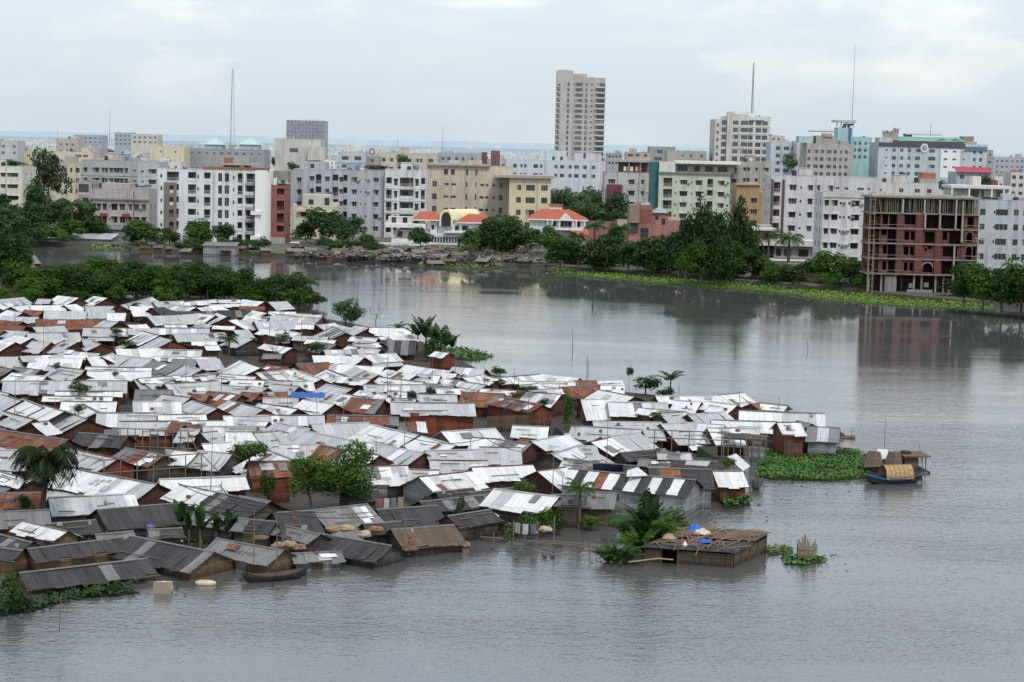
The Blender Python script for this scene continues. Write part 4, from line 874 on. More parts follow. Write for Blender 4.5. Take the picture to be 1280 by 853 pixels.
def building(label, x0, x1, ytop, Y, col, rows=None, hp=6, cols=(), depth=12, parapet=.8, roof=True, tank=True, shade=True, group=None, phrase=None, base=LAND_Z - .3, band=None, name='apartment_building', cat='building', slab=None, cls='city', ybase=300, wallm=None, sidewin=True, ac=0, railing=True):
    xc = (x0 + x1) / 2; ym = (ytop + min(ybase, ytop + 70)) / 2
    XL, XR = aty(x0, ym, Y).x, aty(x1, ym, Y).x; W = XR - XL; zt = zpx(xc, ytop, Y); mpp = Y / F_PX
    r = thing(name, label, cat, (XL, Y, 0), 0, group); r['_'] = 0; del r['_']
    wm = wallm or wallmat(col); mb = MB(); ops = []; wins = []; bals = []
    rows_z = []
    if rows:
        y1, pitch, n = rows; n = int(n)
        for i in range(n):
            zc = zpx(xc, y1 + i * pitch, Y)
            if zc < base + 1.2: break
            rows_z.append(zc)
    pz = (rows[1] if rows else 14) * mpp
    for zc in rows_z:
        for c in cols:
            cx, cw, kind = (c + ('w',))[:3]; u = (cx - x0) / (x1 - x0) * W; w = cw * mpp; h = hp * mpp
            if kind == 's': h *= .45
            if kind == 'b': h = pz * .74
            else: w *= RND.uniform(.9, 1.08)
            u0, u1, v0, v1 = u - w / 2, u + w / 2, zc - h / 2, zc + h / 2
            if u0 < .1 or u1 > W - .1 or v1 > zt - .15: continue
            dp = 1.15 if kind == 'b' else .16
            ops.append((u0, u1, v0, v1, dp)); (bals if kind == 'b' else wins).append((u, zc, w, h, kind))
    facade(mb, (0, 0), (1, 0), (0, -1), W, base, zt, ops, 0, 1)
    sops = []; swins = []
    side = 1 if xc < 640 else -1     # the flank this camera can see
    if sidewin and rows_z and depth > 6:
        for zc in rows_z:
            for f in (.3, .7):
                u = depth * f; sops.append((u - .6, u + .6, zc - hp * mpp / 2, zc + hp * mpp / 2, .16)); swins.append((u, zc, 1.2, hp * mpp))
    if side > 0: facade(mb, (W, 0), (0, 1), (1, 0), depth, base, zt, sops); mb.wallq((0, depth), (0, 0), base, zt)
    else: facade(mb, (0, depth), (0, -1), (-1, 0), depth, base, zt, sops); mb.wallq((W, 0), (W, depth), base, zt)
    mb.wallq((W, depth), (0, depth), base, zt)
    if band:                                  # storey bands
        for zc in rows_z: mb.box(-.06, W + .06, -.14, -.003, zc - pz / 2 - .12, zc - pz / 2 + .12)
    if shade:
        for (u, zc, w, h, k) in wins:
            if k == 'w': mb.box(u - w / 2 - .15, u + w / 2 + .15, -.42, -.002, zc + h / 2 + .04, zc + h / 2 + .12)
    # parapet crown
    t_ = .18
    for (a, b, c, d) in ((-.02, W + .02, -.03, t_), (-.02, W + .02, depth - t_, depth + .02), (-.02, t_, t_, depth - t_), (W - t_, W + .02, t_, depth - t_)): mb.box(a, b, c, d, zt - .002, zt + .12)
    mb.build('wall', [wm, wallmat(tuple(c * .42 for c in col))], r)  # second, darker wall colour paints the shade inside balcony recesses
    if W > 9 and Y < 1100:
        for f in (RND.uniform(.1, .45), RND.uniform(.55, .9)):
            if not any(o[0] - .15 < f * W < o[1] + .15 for o in ops): pb = MB(); pb.tube([(f * W, -.08, base), (f * W, -.08, zt - .2)], .06, 5); pb.build('drain_pipe', flat((.28, .27, .26)), r)
    if roof:
        rb = MB(); zr = zt - parapet; rb.face([(.01, .01, zr), (W - .01, .01, zr), (W - .01, depth - .01, zr), (.01, depth - .01, zr)]); rb.build('roof', wallmat((.33, .32, .30), .8), r)
    for (u, zc, w, h, k) in wins: link('window', win_mesh(w, h, k, RND.choice((0, 0, 1, 1, 2))), r, (u, .15, zc))
    for (u, zc, w, h) in swins:
        link('window', win_mesh(w, h, 'w', RND.choice((0, 1))), r, ((W - .15) if side > 0 else .15, u if side > 0 else depth - u, zc), PI / 2 if side > 0 else -PI / 2)
    for (u, zc, w, h, k) in bals:
        link('balcony_door', win_mesh(w * .5, h * .82, 'b', 1), r, (u - w * .12, 1.13, zc - h * .07))
        if railing and mpp * 5 < 1.8: 
            bb = MB(); z0 = zc - h / 2; bb.box(-w / 2, w / 2, -.08, 0, 0, .09); 
            hh = h * .34
            if RND.random() < .5: bb.box(-w / 2 + .01, w / 2 - .01, -.06, -.01, .09, hh)
            else:
                bb.box(-w / 2, w / 2, -.06, -.02, hh - .06, hh); n = max(3, int(w / .3))
                for i in range(n + 1): x = -w / 2 + .02 + (w - .06) * i / n; bb.box(x, x + .03, -.055, -.025, .09, hh - .06)
            o = bb.build('balcony', [wm], r); o.location = (u, -.01, z0)
    if ac and wins:
        for (u, zc, w, h, k) in RND.sample(wins, min(ac, len(wins))):
            ab = MB(); ab.box(0, .75, -.4, -.02, 0, .5, 0); ab.box(.1, .65, -.412, -.402, .05, .45, 1); o = ab.build('air_conditioner', [flat((.55, .55, .53)), flat((.12, .12, .12))], r); o.location = (u + w / 2 + .15, 0, zc - h * .35)
    if tank and W > 7:
        u, y = RND.uniform(.2, .7) * W, depth * .45; sb = MB(); sw = min(3.2, W * .3); zr = zt - parapet; sb.box(u, u + sw, y, y + 2.8, zr, zr + 2.7); sb.box(u - .12, u + sw + .12, y - .12, y + 2.92, zr + 2.7, zr + 2.85); sb.build('stair_house', wm, r)
        for q in range(RND.choice((1, 2))):
            tb = MB(); tx = RND.uniform(.1, .85) * W; zz = zr + RND.choice((.6, 1.0)); tb.lathe([(0, zz), (.55, zz), (.58, zz + .05), (.58, zz + 1.0), (.5, zz + 1.15), (.2, zz + 1.3), (0, zz + 1.3)], (tx, depth * .25), 12)
            tb.box(tx - .45, tx + .45, depth * .25 - .45, depth * .25 + .45, zr, zz - .005); tb.build('water_tank', flat(RND.choice(((.03, .03, .035), (.55, .56, .57), (.10, .22, .38)))), r)
    if slab:
        s0, s1, ya, yb = slab; sb = MB(); u0, u1 = (s0 - x0) / (x1 - x0) * W, (s1 - x0) / (x1 - x0) * W
        sb.box(u0, u1, -.9, depth + .4, zpx(xc, yb, Y), zpx(xc, ya, Y)); sb.build('roof_slab', wallmat((.42, .37, .30)), r)
    BLD.append((XL - 1, XR + 1, Y - 2, Y + depth + 1))
    if roof and Y < 1200 and W > 5:
        zr = zt - parapet + .01; q = random.Random(int(x0 * 13 + Y))
        for j in range(q.randint(1, 3)):
            a = q.choice('tapr'); u, y = q.uniform(.08, .85) * W, q.uniform(.8, depth - 3)
            if a == 't': cb = MB(); cb.lathe([(0, zr), (.6, zr), (.62, zr + .1), (.62, zr + 1.2), (.4, zr + 1.45), (0, zr + 1.5)], (u, y), 10); cb.build('water_tank', flat(q.choice(((.03, .03, .035), (.5, .5, .5), (.07, .14, .3)))), r)
            elif a == 'a': cb = MB(); cb.tube([(u, y, zr), (u, y, zr + q.uniform(2.5, 5))], .05, 4); cb.build('antenna', STEEL, r)
            elif a == 'r': w_ = min(W * .3, q.uniform(2, 4.5)); u = min(u, W - w_ - .3); cb = MB(); cb.box(u, u + w_, y, y + 2.4, zr, zr + q.uniform(1.6, 2.6)); cb.build('roof_room', q.choice((wm, CONC, wallmat((.55, .52, .47)))), r)
            else: cb = MB(); w_ = min(W * .4, q.uniform(2, 6)); u = min(u, W - w_ - .3); cb.box(u, u + w_, y, y + .15, zr, zr + q.uniform(.9, 1.5)); cb.build('roof_screen', q.choice((CONC, flat((.3, .15, .1)), wallmat((.5, .5, .48)))), r)
    if not label: auto(r, phrase, cls, (XL + W / 2, Y, zt))
    r_info = dict(W=W, zt=zt, XL=XL, mpp=mpp, Y=Y, x0=x0, x1=x1, xc=xc, depth=depth)
    return r, r_info
def part(r, I, nm, x0, x1, ya, yb, m, dy=-.2, d=3.0, tilt=None):
    """box part given by its extent on the facade plane"""
    u0, u1 = ((x - I['x0']) / (I['x1'] - I['x0']) * I['W'] for x in (x0, x1)); z0, z1 = zpx(I['xc'], yb, I['Y']), zpx(I['xc'], ya, I['Y'])
    mb = MB(); mb.box(u0, u1, dy, dy + d, z0, z1); return mb.build(nm, m, r)
def pane(r, I, cx, cy, w, h, dy=-.2, kind='w', nm='window'):
    u = (cx - I['x0']) / (I['x1'] - I['x0']) * I['W']; return link(nm, win_mesh(w * I['mpp'], h * I['mpp'], kind, 1), r, (u, dy - .045, zpx(I['xc'], cy, I['Y'])))
CREAM = (.59, .51, .39)
# ---- left front
building('white block with horizontal window strips at the far left edge', -34, 28, 208, 520, (.68, .66, .58), (218.5, 14.3, 4), 5, [(4, 5), (16, 13), (-8, 9), (-22, 8)], 14)
r, I = building('pinkish house with terrace and arched windows behind left trees', 112, 186, 237, 500, (.46, .41, .40), (259, 16, 3), 8, [(118, 4), (124, 4), (131, 5), (143, 7), (153, 6), (163, 4), (171, 6), (180, 5), (137, 2, 's')], 12, tank=False, ac=4)
part(r, I, 'cornice', 111, 187, 248.5, 250.2, wallmat((.30, .25, .24)), -.5, .48)
part(r, I, 'painted_recess', 166.5, 168, 239, 290, flat((.12, .10, .10)), -.05, .04)  # dark strip on the wall face; recess shade put into its colour
part(r, I, 'roof_terrace', 126, 161, 229.5, 237, wallmat((.46, .40, .39)), 1.0, 8)
for cx in (130, 158): part(r, I, 'awning', cx - 4.5, cx + 4.5, 267, 271, flat((.28, .04, .03)), -.9, .88)
building('narrow mauve wing with dark curved glazing by the tall thin tree', 97, 112, 227, 499, (.47, .40, .40), (235.5, 16.5, 3), 10, [(104.5, 12.5)], 12, tank=False, shade=False, band=True)
building('long stained grey block behind the pinkish house', 101, 172, 201, 585, (.40, .40, .395), (213, 13, 3), 6, [(107, 4), (120, 8), (129, 3), (133, 3), (139, 4), (146, 7), (152, 4), (158, 3), (168, 4, 's')], 14, band=True)
building('pale grey block with paired wide windows beside the brown tower', 172, 200, 203, 560, (.50, .52, .55), (214.5, 13, 4), 5.5, [(190.5, 9), (178, 3, 's')], 13, tank=False)
# the white balcony block by the shore
r, I = building('white six storey block with stacked balconies and brick roof edge', 197, 320, 213, 475, (.70, .72, .745), (221.5, 15.3, 6), 10.5, [(216, 15, 'b'), (240, 10, 'b'), (259, 8, 'b'), (275, 5), (283.5, 5.5), (300, 6, 'b'), (313.2, 10.5, 'b'), (201.5, 2.5, 's'), (292, 2, 's'), (247.5, 2, 's')], 14, shade=False, tank=False)
BRN = wallmat((.22, .165, .13)); part(r, I, 'brown_bay', 205.5, 212, 229, 298, BRN, -.5, .48); part(r, I, 'brown_bay', 217.5, 221, 229, 298, BRN, -.5, .48); part(r, I, 'brown_bay', 212, 217.5, 229, 233, BRN, -.5, .48)
for k in range(4): part(r, I, 'brown_bay', 212, 217.5, 243 + k * 15.3, 248 + k * 15.3, BRN, -.5, .48); pane(r, I, 214.8, 238.3 + k * 15.3, 5, 9, .05)
part(r, I, 'brick_parapet', 252, 336, 208.5, 213, brick((.30, .12, .08)), .3, .3); part(r, I, 'stair_house', 264, 308, 195, 210, wallmat((.36, .34, .32)), 4, 5); part(r, I, 'stair_house', 277, 288, 197, 203, brick((.34, .13, .07)), 3.9, .08); part(r, I, 'roof_slab', 276, 320, 203.5, 206, CONC, 1.5, 7)
part(r, I, 'water_tank', 298, 303, 205, 212, WHITEP, 2.2, 1.1)
mb = MB(); n = 10; W = I['W']; z0, z1 = zpx(300, 302, I['Y']), I['zt'] + .3; u0 = W + .02; u1 = (337 - 197) / (320 - 197) * W
for k in range(n):
    a0, a1 = -PI / 2 + PI / 2 * k / n, -PI / 2 + PI / 2 * (k + 1) / n; rx, ry = u1 - u0, 4.5
    mb.face([(u0 + rx * math.cos(a0), 2.6 + ry * math.sin(a0), z0), (u0 + rx * math.cos(a1), 2.6 + ry * math.sin(a1), z0), (u0 + rx * math.cos(a1), 2.6 + ry * math.sin(a1), z1), (u0 + rx * math.cos(a0), 2.6 + ry * math.sin(a0), z1)])
mb.box(u0, u1, 2.6, 9, z0, z1); mb.build('curved_wall', wallmat((.80, .80, .80), .2), r)
for yy in (262, 293): part(r, I, 'balcony', 315, 328, yy, yy + 5, WHITEP, -2.3, 1.6)
part(r, I, 'white_pier', 304.6, 306.6, 213, 306, WHITEP, -.5, .48)
for k in range(5): part(r, I, 'balcony', 307.2, 319.6, 227.6 + k * 15.3, 230.6 + k * 15.3, flat((.30, .29, .28)), -.9, .88)
r, I = building('narrow red brick block with round cornered balconies and grey base', 337.5, 356, 232, 478, (.30, .10, .075), (241.5, 15.5, 4), 9, [(350.5, 9, 'b')], 12, wallm=brick((.30, .095, .07)), tank=False)
part(r, I, 'grey_base', 335.5, 356.3, 297, 312, wallmat((.36, .34, .32)), -.4, 2); part(r, I, 'stair_house', 338, 357, 214, 226, wallmat((.28, .24, .22)), 4, 6); part(r, I, 'water_tank', 341, 345, 223, 232, WHITEP, .8, 1)
building('recessed grey block between the red brick block and lilac block', 356, 378, 213, 535, (.42, .45, .48), (225, 15, 6), 6, [(374, 5), (361, 4)], 12)
r, I = building('long lilac grey apartment block with small square windows', 378, 480, 213, 521, (.43, .44, .485), (224.5, 15.2, 6), 6, [(390, 5), (398, 7, 'b'), (409, 5), (419, 7, 'b'), (426.5, 4), (431.5, 5, 'b'), (443, 5.5), (457, 2, 's'), (470, 5.5), (451, 1.5, 's')], 14, ac=8)
part(r, I, 'roof_room', 378.2, 407, 203.5, 213, wallmat((.44, .45, .49)), .1, 8); pane(r, I, 390, 208.5, 4.5, 5, .1)
building('white block with wide balconies right of the lilac block', 480.5, 533, 213, 519, (.68, .69, .70), (228, 15.3, 6), 8.5, [(486, 7, 'b'), (494.5, 4), (508, 17, 'b'), (521, 4), (528.5, 5, 'b')], 14, band=True)
r, I = building('small pale yellow house with stepped roof behind shore trees', 356.5, 422, 259, 503, (.60, .58, .42), (268, 15, 3), 6, [(380, 9), (402, 10), (416, 6), (362, 3, 's')], 10, tank=False)
part(r, I, 'attic', 376, 412, 244, 259, wallmat((.60, .60, .52)), 3, 6); pane(r, I, 387, 253, 6, 6, 3); pane(r, I, 407, 252, 6, 9, 3)
for a, b in ((372, 391), (408, 420)): part(r, I, 'canopy', a, b, 262.5, 265, flat((.66, .58, .30)), -1.0, .98)
part(r, I, 'green_fence', 357, 394, 297, 306, flat((.03, .10, .07)), -4, .1)
# ---- cream block
r, I = building('long cream apartment block with narrow window strips', 533, 640, 208, 541, CREAM, (231.2, 15.5, 5), 7, [(543, 6), (557.5, 6, 's'), (566.5, 6, 's'), (583, 2.5), (594.5, 2), (602, 5, 's'), (608.5, 4, 's'), (617, 3, 's'), (626, 4.5)], 14, tank=False, shade=False)
for cx, w in ((557, 5), (565.5, 5), (583.5, 2.6), (595, 2.6)): pane(r, I, cx, 215.5, w, 6.5, 0)
part(r, I, 'roof_slab', 532, 612, 205.6, 208, wallmat((.40, .34, .26)), -.8, 15)
building('pale yellow block with broad windows and overhanging flat roof', 636, 688, 223, 528, (.66, .57, .40), (235, 15.6, 5), 7.2, [(648, 6.5), (662.5, 12), (680, 8)], 14, tank=False, shade=False, slab=(617, 693, 219.5, 223))
# ---- white villa with barrel vault
def villa_vault():
    Y = 495; r, I = building('white villa with cream barrel vault and two red roofs', 538, 612, 279, Y, (.74, .74, .75), None, depth=9, tank=False, base=LAND_Z - .2, name='villa', cat='house')
    mpp = Y / F_PX; X = lambda x: (x - 538) / (612 - 538) * I['W']; Z = lambda y: zpx(575, y, Y)
    part(r, I, 'veranda', 538, 590, 292, 309.5, wallmat((.72, .72, .74)), -3.2, 3.18)
    for k in range(13): pane(r, I, 541.5 + k * 3.6, 299.5, 2.2, 7, -3.2)
    for k in range(5): pane(r, I, 544 + k * 7.5, 307, 5, 2.2, -3.2)
    part(r, I, 'veranda_roof', 556, 592, 289, 291, flat((.66, .69, .71)), -4.2, 4.2)
    for cx, w in ((532 + 9, 3.5), (571, 5), (581, 7)): pane(r, I, cx, 285, w, 6, 0)
    pane(r, I, 605, 286, 11, 7, 0)
    for (a, b, y0, y1) in ((516, 549, 266, 275.5), (571, 613, 268, 277.5)):
        mb = MB(); xa, xb, zl, zh, ya, yb = X(a), X(b), Z(y1), Z(y0), -1.2, 8
        for f in ([(xa, ya, zl), (xb, ya, zl), (xb - 1, 3, zh), (xa + 1.6, 3, zh)], [(xb, yb, zl), (xa, yb, zl), (xa + 1.6, 3, zh), (xb - 1, 3, zh)], [(xa, yb, zl), (xa, ya, zl), (xa + 1.6, 3, zh)], [(xb, ya, zl), (xb, yb, zl), (xb - 1, 3, zh)]): mb.face(f)
        mb.build('red_roof', RED, r); mb = MB(); mb.box(xa, xb, ya, yb, zl - .3, zl - .01); mb.build('eave', WHITEP, r)
    mb = MB(); rx, c, zb = (X(566) - X(549.5)) / 2, X(557.5), Z(275); rz = Z(262) - zb; n = 14
    mb2 = MB()
    for k in range(n):
        a0, a1 = PI * k / n, PI * (k + 1) / n; p0, p1 = (c + rx * math.cos(a0), zb + rz * math.sin(a0)), (c + rx * math.cos(a1), zb + rz * math.sin(a1))
        x2 = X(601) - X(566); mb.face([(p0[0], -1.4, p0[1]), (p1[0], -1.4, p1[1]), (p1[0] + x2 * .98, 6, p1[1]), (p0[0] + x2 * .98, 6, p0[1])]); q = .74
        mb.face([(p0[0], -1.4, p0[1]), (c + (p0[0] - c) * q, -1.4, zb + (p0[1] - zb) * q), (c + (p1[0] - c) * q, -1.4, zb + (p1[1] - zb) * q), (p1[0], -1.4, p1[1])])
        mb2.face([(c, -1.3, zb), (c + (p0[0] - c) * q, -1.3, zb + (p0[1] - zb) * q), (c + (p1[0] - c) * q, -1.3, zb + (p1[1] - zb) * q)])
    mb2.face([(c - rx * q, -1.3, zb), (c - rx * q, -1.3, Z(283)), (c + rx * q, -1.3, Z(283)), (c + rx * q, -1.3, zb)])
    mb.box(c - rx, c - rx * q, -1.4, .5, Z(283), zb); mb.box(c + rx * q, c + rx, -1.4, .5, Z(283), zb)
    mb.build('barrel_vault', flat((.80, .72, .45)), r); mb2.build('arched_window', glass(0), r)
    for (a, b, y0, y1) in ((490, 540, 293, 305), (482, 532, 277, 286)): 
        part(r, I, 'terrace', a, b, y1 - 5, y1, WHITEP, -2.4, 6); part(r, I, 'terrace_wall', a + 3, b - 2, y0 - 4, y1 - 5, wallmat((.62, .60, .55)), .4, 4)
        for k in range(3): pane(r, I, a + 10 + k * 14, (y0 + y1 - 9) / 2, 6, 7, .4)
villa_vault()
def villa_red():
    Y = 508; r, I = building('white villa with red hipped roof and small front gable', 662, 733, 274.5, Y, (.72, .73, .75), None, depth=11, tank=False, base=LAND_Z - .2, name='villa', cat='house', roof=False)
    X = lambda x: (x - 662) / 71 * I['W']; Z = lambda y: zpx(697, y, Y); mb = MB(); xa, xb, zl, zh, ya, yb = X(659.5), X(735), Z(274.2), Z(262.5), -1.0, 12
    rl, rr_ = X(676), X(712)
    for f in ([(xa, ya, zl), (xb, ya, zl), (rr_, 5.5, zh), (rl, 5.5, zh)], [(xb, yb, zl), (xa, yb, zl), (rl, 5.5, zh), (rr_, 5.5, zh)], [(xa, yb, zl), (xa, ya, zl), (rl, 5.5, zh)], [(xb, ya, zl), (xb, yb, zl), (rr_, 5.5, zh)]): mb.face(f)
    mb.build('red_roof', RED, r); mb = MB(); mb.box(xa, xb, ya, yb, zl - .35, zl - .01); mb.build('eave', WHITEP, r)
    mb = MB(); g0, g1, gz = X(697), X(717), Z(266.5); gc = (g0 + g1) / 2
    mb.face([(g0, -1.6, zl - .3), (g1, -1.6, zl - .3), (gc, -1.6, gz)]); mb.face([(g0, -1.6, zl - .3), (gc, -1.6, gz), (gc, 4, gz), (g0, 4, zl - .3)]); mb.face([(gc, -1.6, gz), (g1, -1.6, zl - .3), (g1, 4, zl - .3), (gc, 4, gz)]); mb.build('front_gable', WHITEP, r)
    for cx in (693, 703, 707.5, 712, 723): pane(r, I, cx, 280, 4, 6.5, 0)
    mb = MB()
    for cx in (684, 690, 699, 716, 720, 730): mb.box(X(cx) - .16, X(cx) + .16, -1.5, -1.2, Z(285), zl - .36)
    mb.build('porch_column', WHITEP, r); part(r, I, 'porch', 683, 733, 285, 287.5, WHITEP, -1.6, 1.58)
    part(r, I, 'roof_room', 687, 703, 258.5, 266, WHITEP, 7, 4); part(r, I, 'roof_room', 686, 704, 257, 258.4, RED, 6.6, 5)
    part(r, I, 'garage', 712, 732, 297, 309, wallmat((.62, .62, .62)), -5, 4.9)
    mb = MB(); mb.face([(X(711), -5.4, Z(287)), (X(735), -5.4, Z(297)), (X(735), .0, Z(297)), (X(711), .0, Z(287))]); mb.face([(X(713), -5.6, Z(297)), (X(736), -5.6, Z(297)), (X(736), -1, Z(286)), (X(713), -1, Z(286))]); mb.build('garage_roof', RED, r)
villa_red()
# ---- salmon modern house
r, I = building('salmon pink modern house with dark recessed glazing', 787, 815, 257, 485, (.31, .145, .118), None, depth=10, tank=False, name='house', cat='house')
part(r, I, 'brown_tower', 786.6, 799, 256.5, 279, wallmat((.30, .20, .13)), -.6, 6)
for cx, cy, w, h in ((793, 284, 10, 17), (806, 291, 10, 12)): pane(r, I, cx, cy, w, h, -.02)
part(r, I, 'terrace', 786, 815, 297, 305, wallmat((.35, .175, .14)), -1.5, 1.4)
for k in range(9): part(r, I, 'pilaster', 800 + k * 1.7, 800.6 + k * 1.7, 262, 279, flat((.30, .07, .07)), -.12, .1)
part(r, I, 'side_wing', 815.2, 851, 275, 309, wallmat((.36, .18, .145)), .5, 9); part(r, I, 'upper_wing', 815, 836, 266, 275, wallmat((.36, .165, .14)), 2, 6)
pane(r, I, 821.5, 272, 4, 6, 2); pane(r, I, 829.5, 276.5, 5, 8, .5); pane(r, I, 845, 292, 7, 5, .5)
mb = MB(); X = lambda x: (x - 787) / 28 * I['W']; Z = lambda y: zpx(801, y, I['Y']); a, b, zl, zh = X(814), X(837), Z(266), Z(258.5); m_ = (a + b) / 2
for f in ([(a, 1.5, zl), (b, 1.5, zl), (m_, 5, zh)], [(b, 1.5, zl), (b, 8.5, zl), (m_, 5, zh)], [(b, 8.5, zl), (a, 8.5, zl), (m_, 5, zh)], [(a, 8.5, zl), (a, 1.5, zl), (m_, 5, zh)]): mb.face(f)
mb.build('grey_hip_roof', flat((.30, .33, .34)), r)
def wall_thing(label, x0, x1, ya, yb, Y, m, d=.3, name='boundary_wall', cat='wall'):
    xc = (x0 + x1) / 2; A, B = aty(x0, yb, Y), aty(x1, yb, Y); mb = MB(); mb.box(0, B.x - A.x, 0, d, zpx(xc, yb, Y), zpx(xc, ya, Y)); mb.box(-.06, B.x - A.x + .06, -.06, d + .06, zpx(xc, ya, Y) + .003, zpx(xc, ya, Y) + .12)
    o = mb.build(name, m); o.location = (A.x, Y, 0); return tag(o, label, cat)
wall_thing('tall brown brick garden wall between the red roofed villa and salmon house', 735, 771, 277, 312, 497, brick((.33, .16, .11)))
wall_thing('low cream garden pillar wall left of the salmon house', 771, 786, 275, 300, 499, wallmat((.62, .55, .42)))
wall_thing('long white low wall in front of the white vaulted villa', 462, 538, 304, 307, 481, WHITEP)
wall_thing('low red brick wall below the lilac block', 416, 461, 303, 309, 482, brick((.28, .12, .08)))
wall_thing('grey rendered waterside wall left of the red brick shell', 1044, 1086, 349, 361, 374, wallmat((.30, .30, .30)))
wall_thing('low grey garden wall behind the olive bush', 946, 1000, 345, 356, 405, wallmat((.36, .36, .35)))
# ---- apartments right of the park
r, I = building('grey apartments with dark red box bay and roof terrace', 755, 806, 216, 566, (.49, .485, .49), (227.5, 14, 4), 6, [(789, 7), (802.5, 3), (764, 9)], 13, tank=False)
part(r, I, 'red_bay', 758, 777, 231, 253, wallmat((.15, .03, .035)), -1.2, 1.18); part(r, I, 'canopy', 754, 812, 199.5, 202.5, CONC, -.6, 9); part(r, I, 'terrace_wall', 772, 812, 203, 216, wallmat((.30, .28, .27)), 6, .3)
mb = MB()
for x in (757, 771, 785, 799, 811): u = (x - 755) / 51 * I['W']; mb.box(u - .12, u + .12, -.3, -.06, zpx(780, 216, I['Y']), zpx(780, 202.6, I['Y']))
mb.build('column', CONC, r)
for k, (x, c) in enumerate(((780, (.7, .68, .6)), (784.5, (.75, .3, .1)), (788.5, (.78, .75, .7)), (794.5, (.7, .35, .2)), (799, (.6, .03, .03)))):
    part(r, I, 'laundry', x - 1.6, x + 1.6, 208.5, 214, flat(c), -.03, .06)
building('teal glazed stair tower between grey and green apartments', 812.5, 822.5, 203, 563, (.02, .16, .18), None, depth=6, tank=False, wallm=flat((.015, .13, .15), .25))
r, I = building('pale green apartments under thick white roof slabs', 822.8, 912, 216.5, 561, (.54, .58, .46), (228.5, 14, 5), 6, [(834, 11, 'b'), (854, 9), (873, 7), (887, 7, 'b'), (901, 7), (844, 2, 's'), (864, 2, 's'), (909, 3, 's')], 14, tank=False, ac=5)
part(r, I, 'stair_house', 823, 843, 203.5, 216, wallmat((.72, .70, .66)), .1, 5); part(r, I, 'roof_slab', 843, 924, 201.5, 205, flat((.80, .77, .68)), -.4, 12); part(r, I, 'attic', 846, 918, 205.2, 216, wallmat((.48, .46, .40)), 2.4, 8)
for cx, w in ((853, 12), (871, 7), (886, 10), (903, 12)): pane(r, I, cx, 211, w, 6.5, 2.4)
part(r, I, 'roof_edge', 822, 913, 215.6, 217.4, flat((.20, .26, .16)), -.5, .48)
building('slim dark grey block beside the pale green apartments', 912.5, 922, 206, 570, (.25, .26, .27), (214, 14, 4), 8, [(917, 6)], 10, tank=False)
building('beige upper block behind the mustard block', 922.3, 963, 203, 578, (.43, .39, .33), (212, 13.5, 3), 4.5, [(930, 3), (935, 3), (957, 5), (945, 3)], 12)
r, I = building('mustard brown block among the tall dark trees', 920, 948.5, 231, 522, (.38, .25, .13), (251, 14, 3), 6.5, [(942, 8), (928, 5)], 12, tank=False)
part(r, I, 'side_wing', 948.7, 963, 240, 300, wallmat((.44, .29, .14)), .6, 10); pane(r, I, 958, 252, 4, 6, .6); part(r, I, 'cornice', 919, 949, 229.5, 231.5, flat((.48, .36, .22)), -.5, 1)
r, I = building('long whitish block with brown framed bay left of the palm', 963, 1098, 221.5, 466, (.58, .58, .60), (235.5, 17, 5), 7, [(970.5, 8, 'b'), (990.5, 9), (1000.5, 2.6, 's'), (1012.5, 5.5), (1022.5, 3), (1038, 5), (1046, 5, 's'), (1057, 6, 's'), (1075, 8, 's'), (1085, 3, 's')], 13, ac=6)
for a in (963, 977): part(r, I, 'brown_pilaster', a, a + 3, 226, 300, flat((.13, .05, .045)), -.3, .28)
r, I = building('whitewashed five storey block touching the red brick shell', 1028, 1084.5, 241.5, 424, (.64, .64, .66), (254.3, 17.7, 6), 7.2, [(1033, 5.5), (1043, 7.5), (1050, 2.5, 's'), (1054.5, 2.5, 's'), (1069, 9.8), (1061, 3, 's')], 12, tank=False, ac=8)
part(r, I, 'roof_band', 1027.4, 1085, 241, 247, wallmat((.60, .59, .57)), -.25, .24)
building('bluish grey block at the right edge behind the trees', 1223.5, 1300, 251, 398, (.47, .50, .54), (266, 18.5, 6), 7.6, [(1228, 7), (1252, 15), (1270, 6), (1282, 7), (1243, 2.5, 's')], 12, tank=False, shade=False)
# ---- low modern house with long parapet
r, I = building('low modern house with red brick panel and flat white slabs', 918, 968, 288, 452, (.40, .36, .34), None, depth=9, tank=False, name='house', cat='house')
part(r, I, 'roof_slab', 914, 971, 285.5, 288, flat((.55, .54, .52)), -1.2, 11); part(r, I, 'brick_panel', 943, 962, 289, 300, brick((.26, .06, .05)), -.6, .58)
pane(r, I, 924, 294, 11, 11, 0); pane(r, I, 936.5, 294.5, 10, 13, 0); part(r, I, 'balcony', 916, 944, 300, 306, WHITEP, -1.2, 1.18)
part(r, I, 'long_parapet', 946, 1028, 299.5, 306.5, wallmat((.66, .64, .61)), -1.4, 8); part(r, I, 'lower_wall', 948, 1028, 307, 322, wallmat((.34, .30, .27)), 0, 8)
for cx, w in ((961, 12), (974, 6), (985, 9), (1005, 12), (1020, 8)): pane(r, I, cx, 315, w, 9, 0)
part(r, I, 'lower_slab', 950, 1028, 323, 325.5, WHITEP, -.8, 8.5); part(r, I, 'lower_wall', 920, 950, 307, 330, wallmat((.48, .46, .44)), 0, 8); pane(r, I, 930, 316, 8, 12, 0)
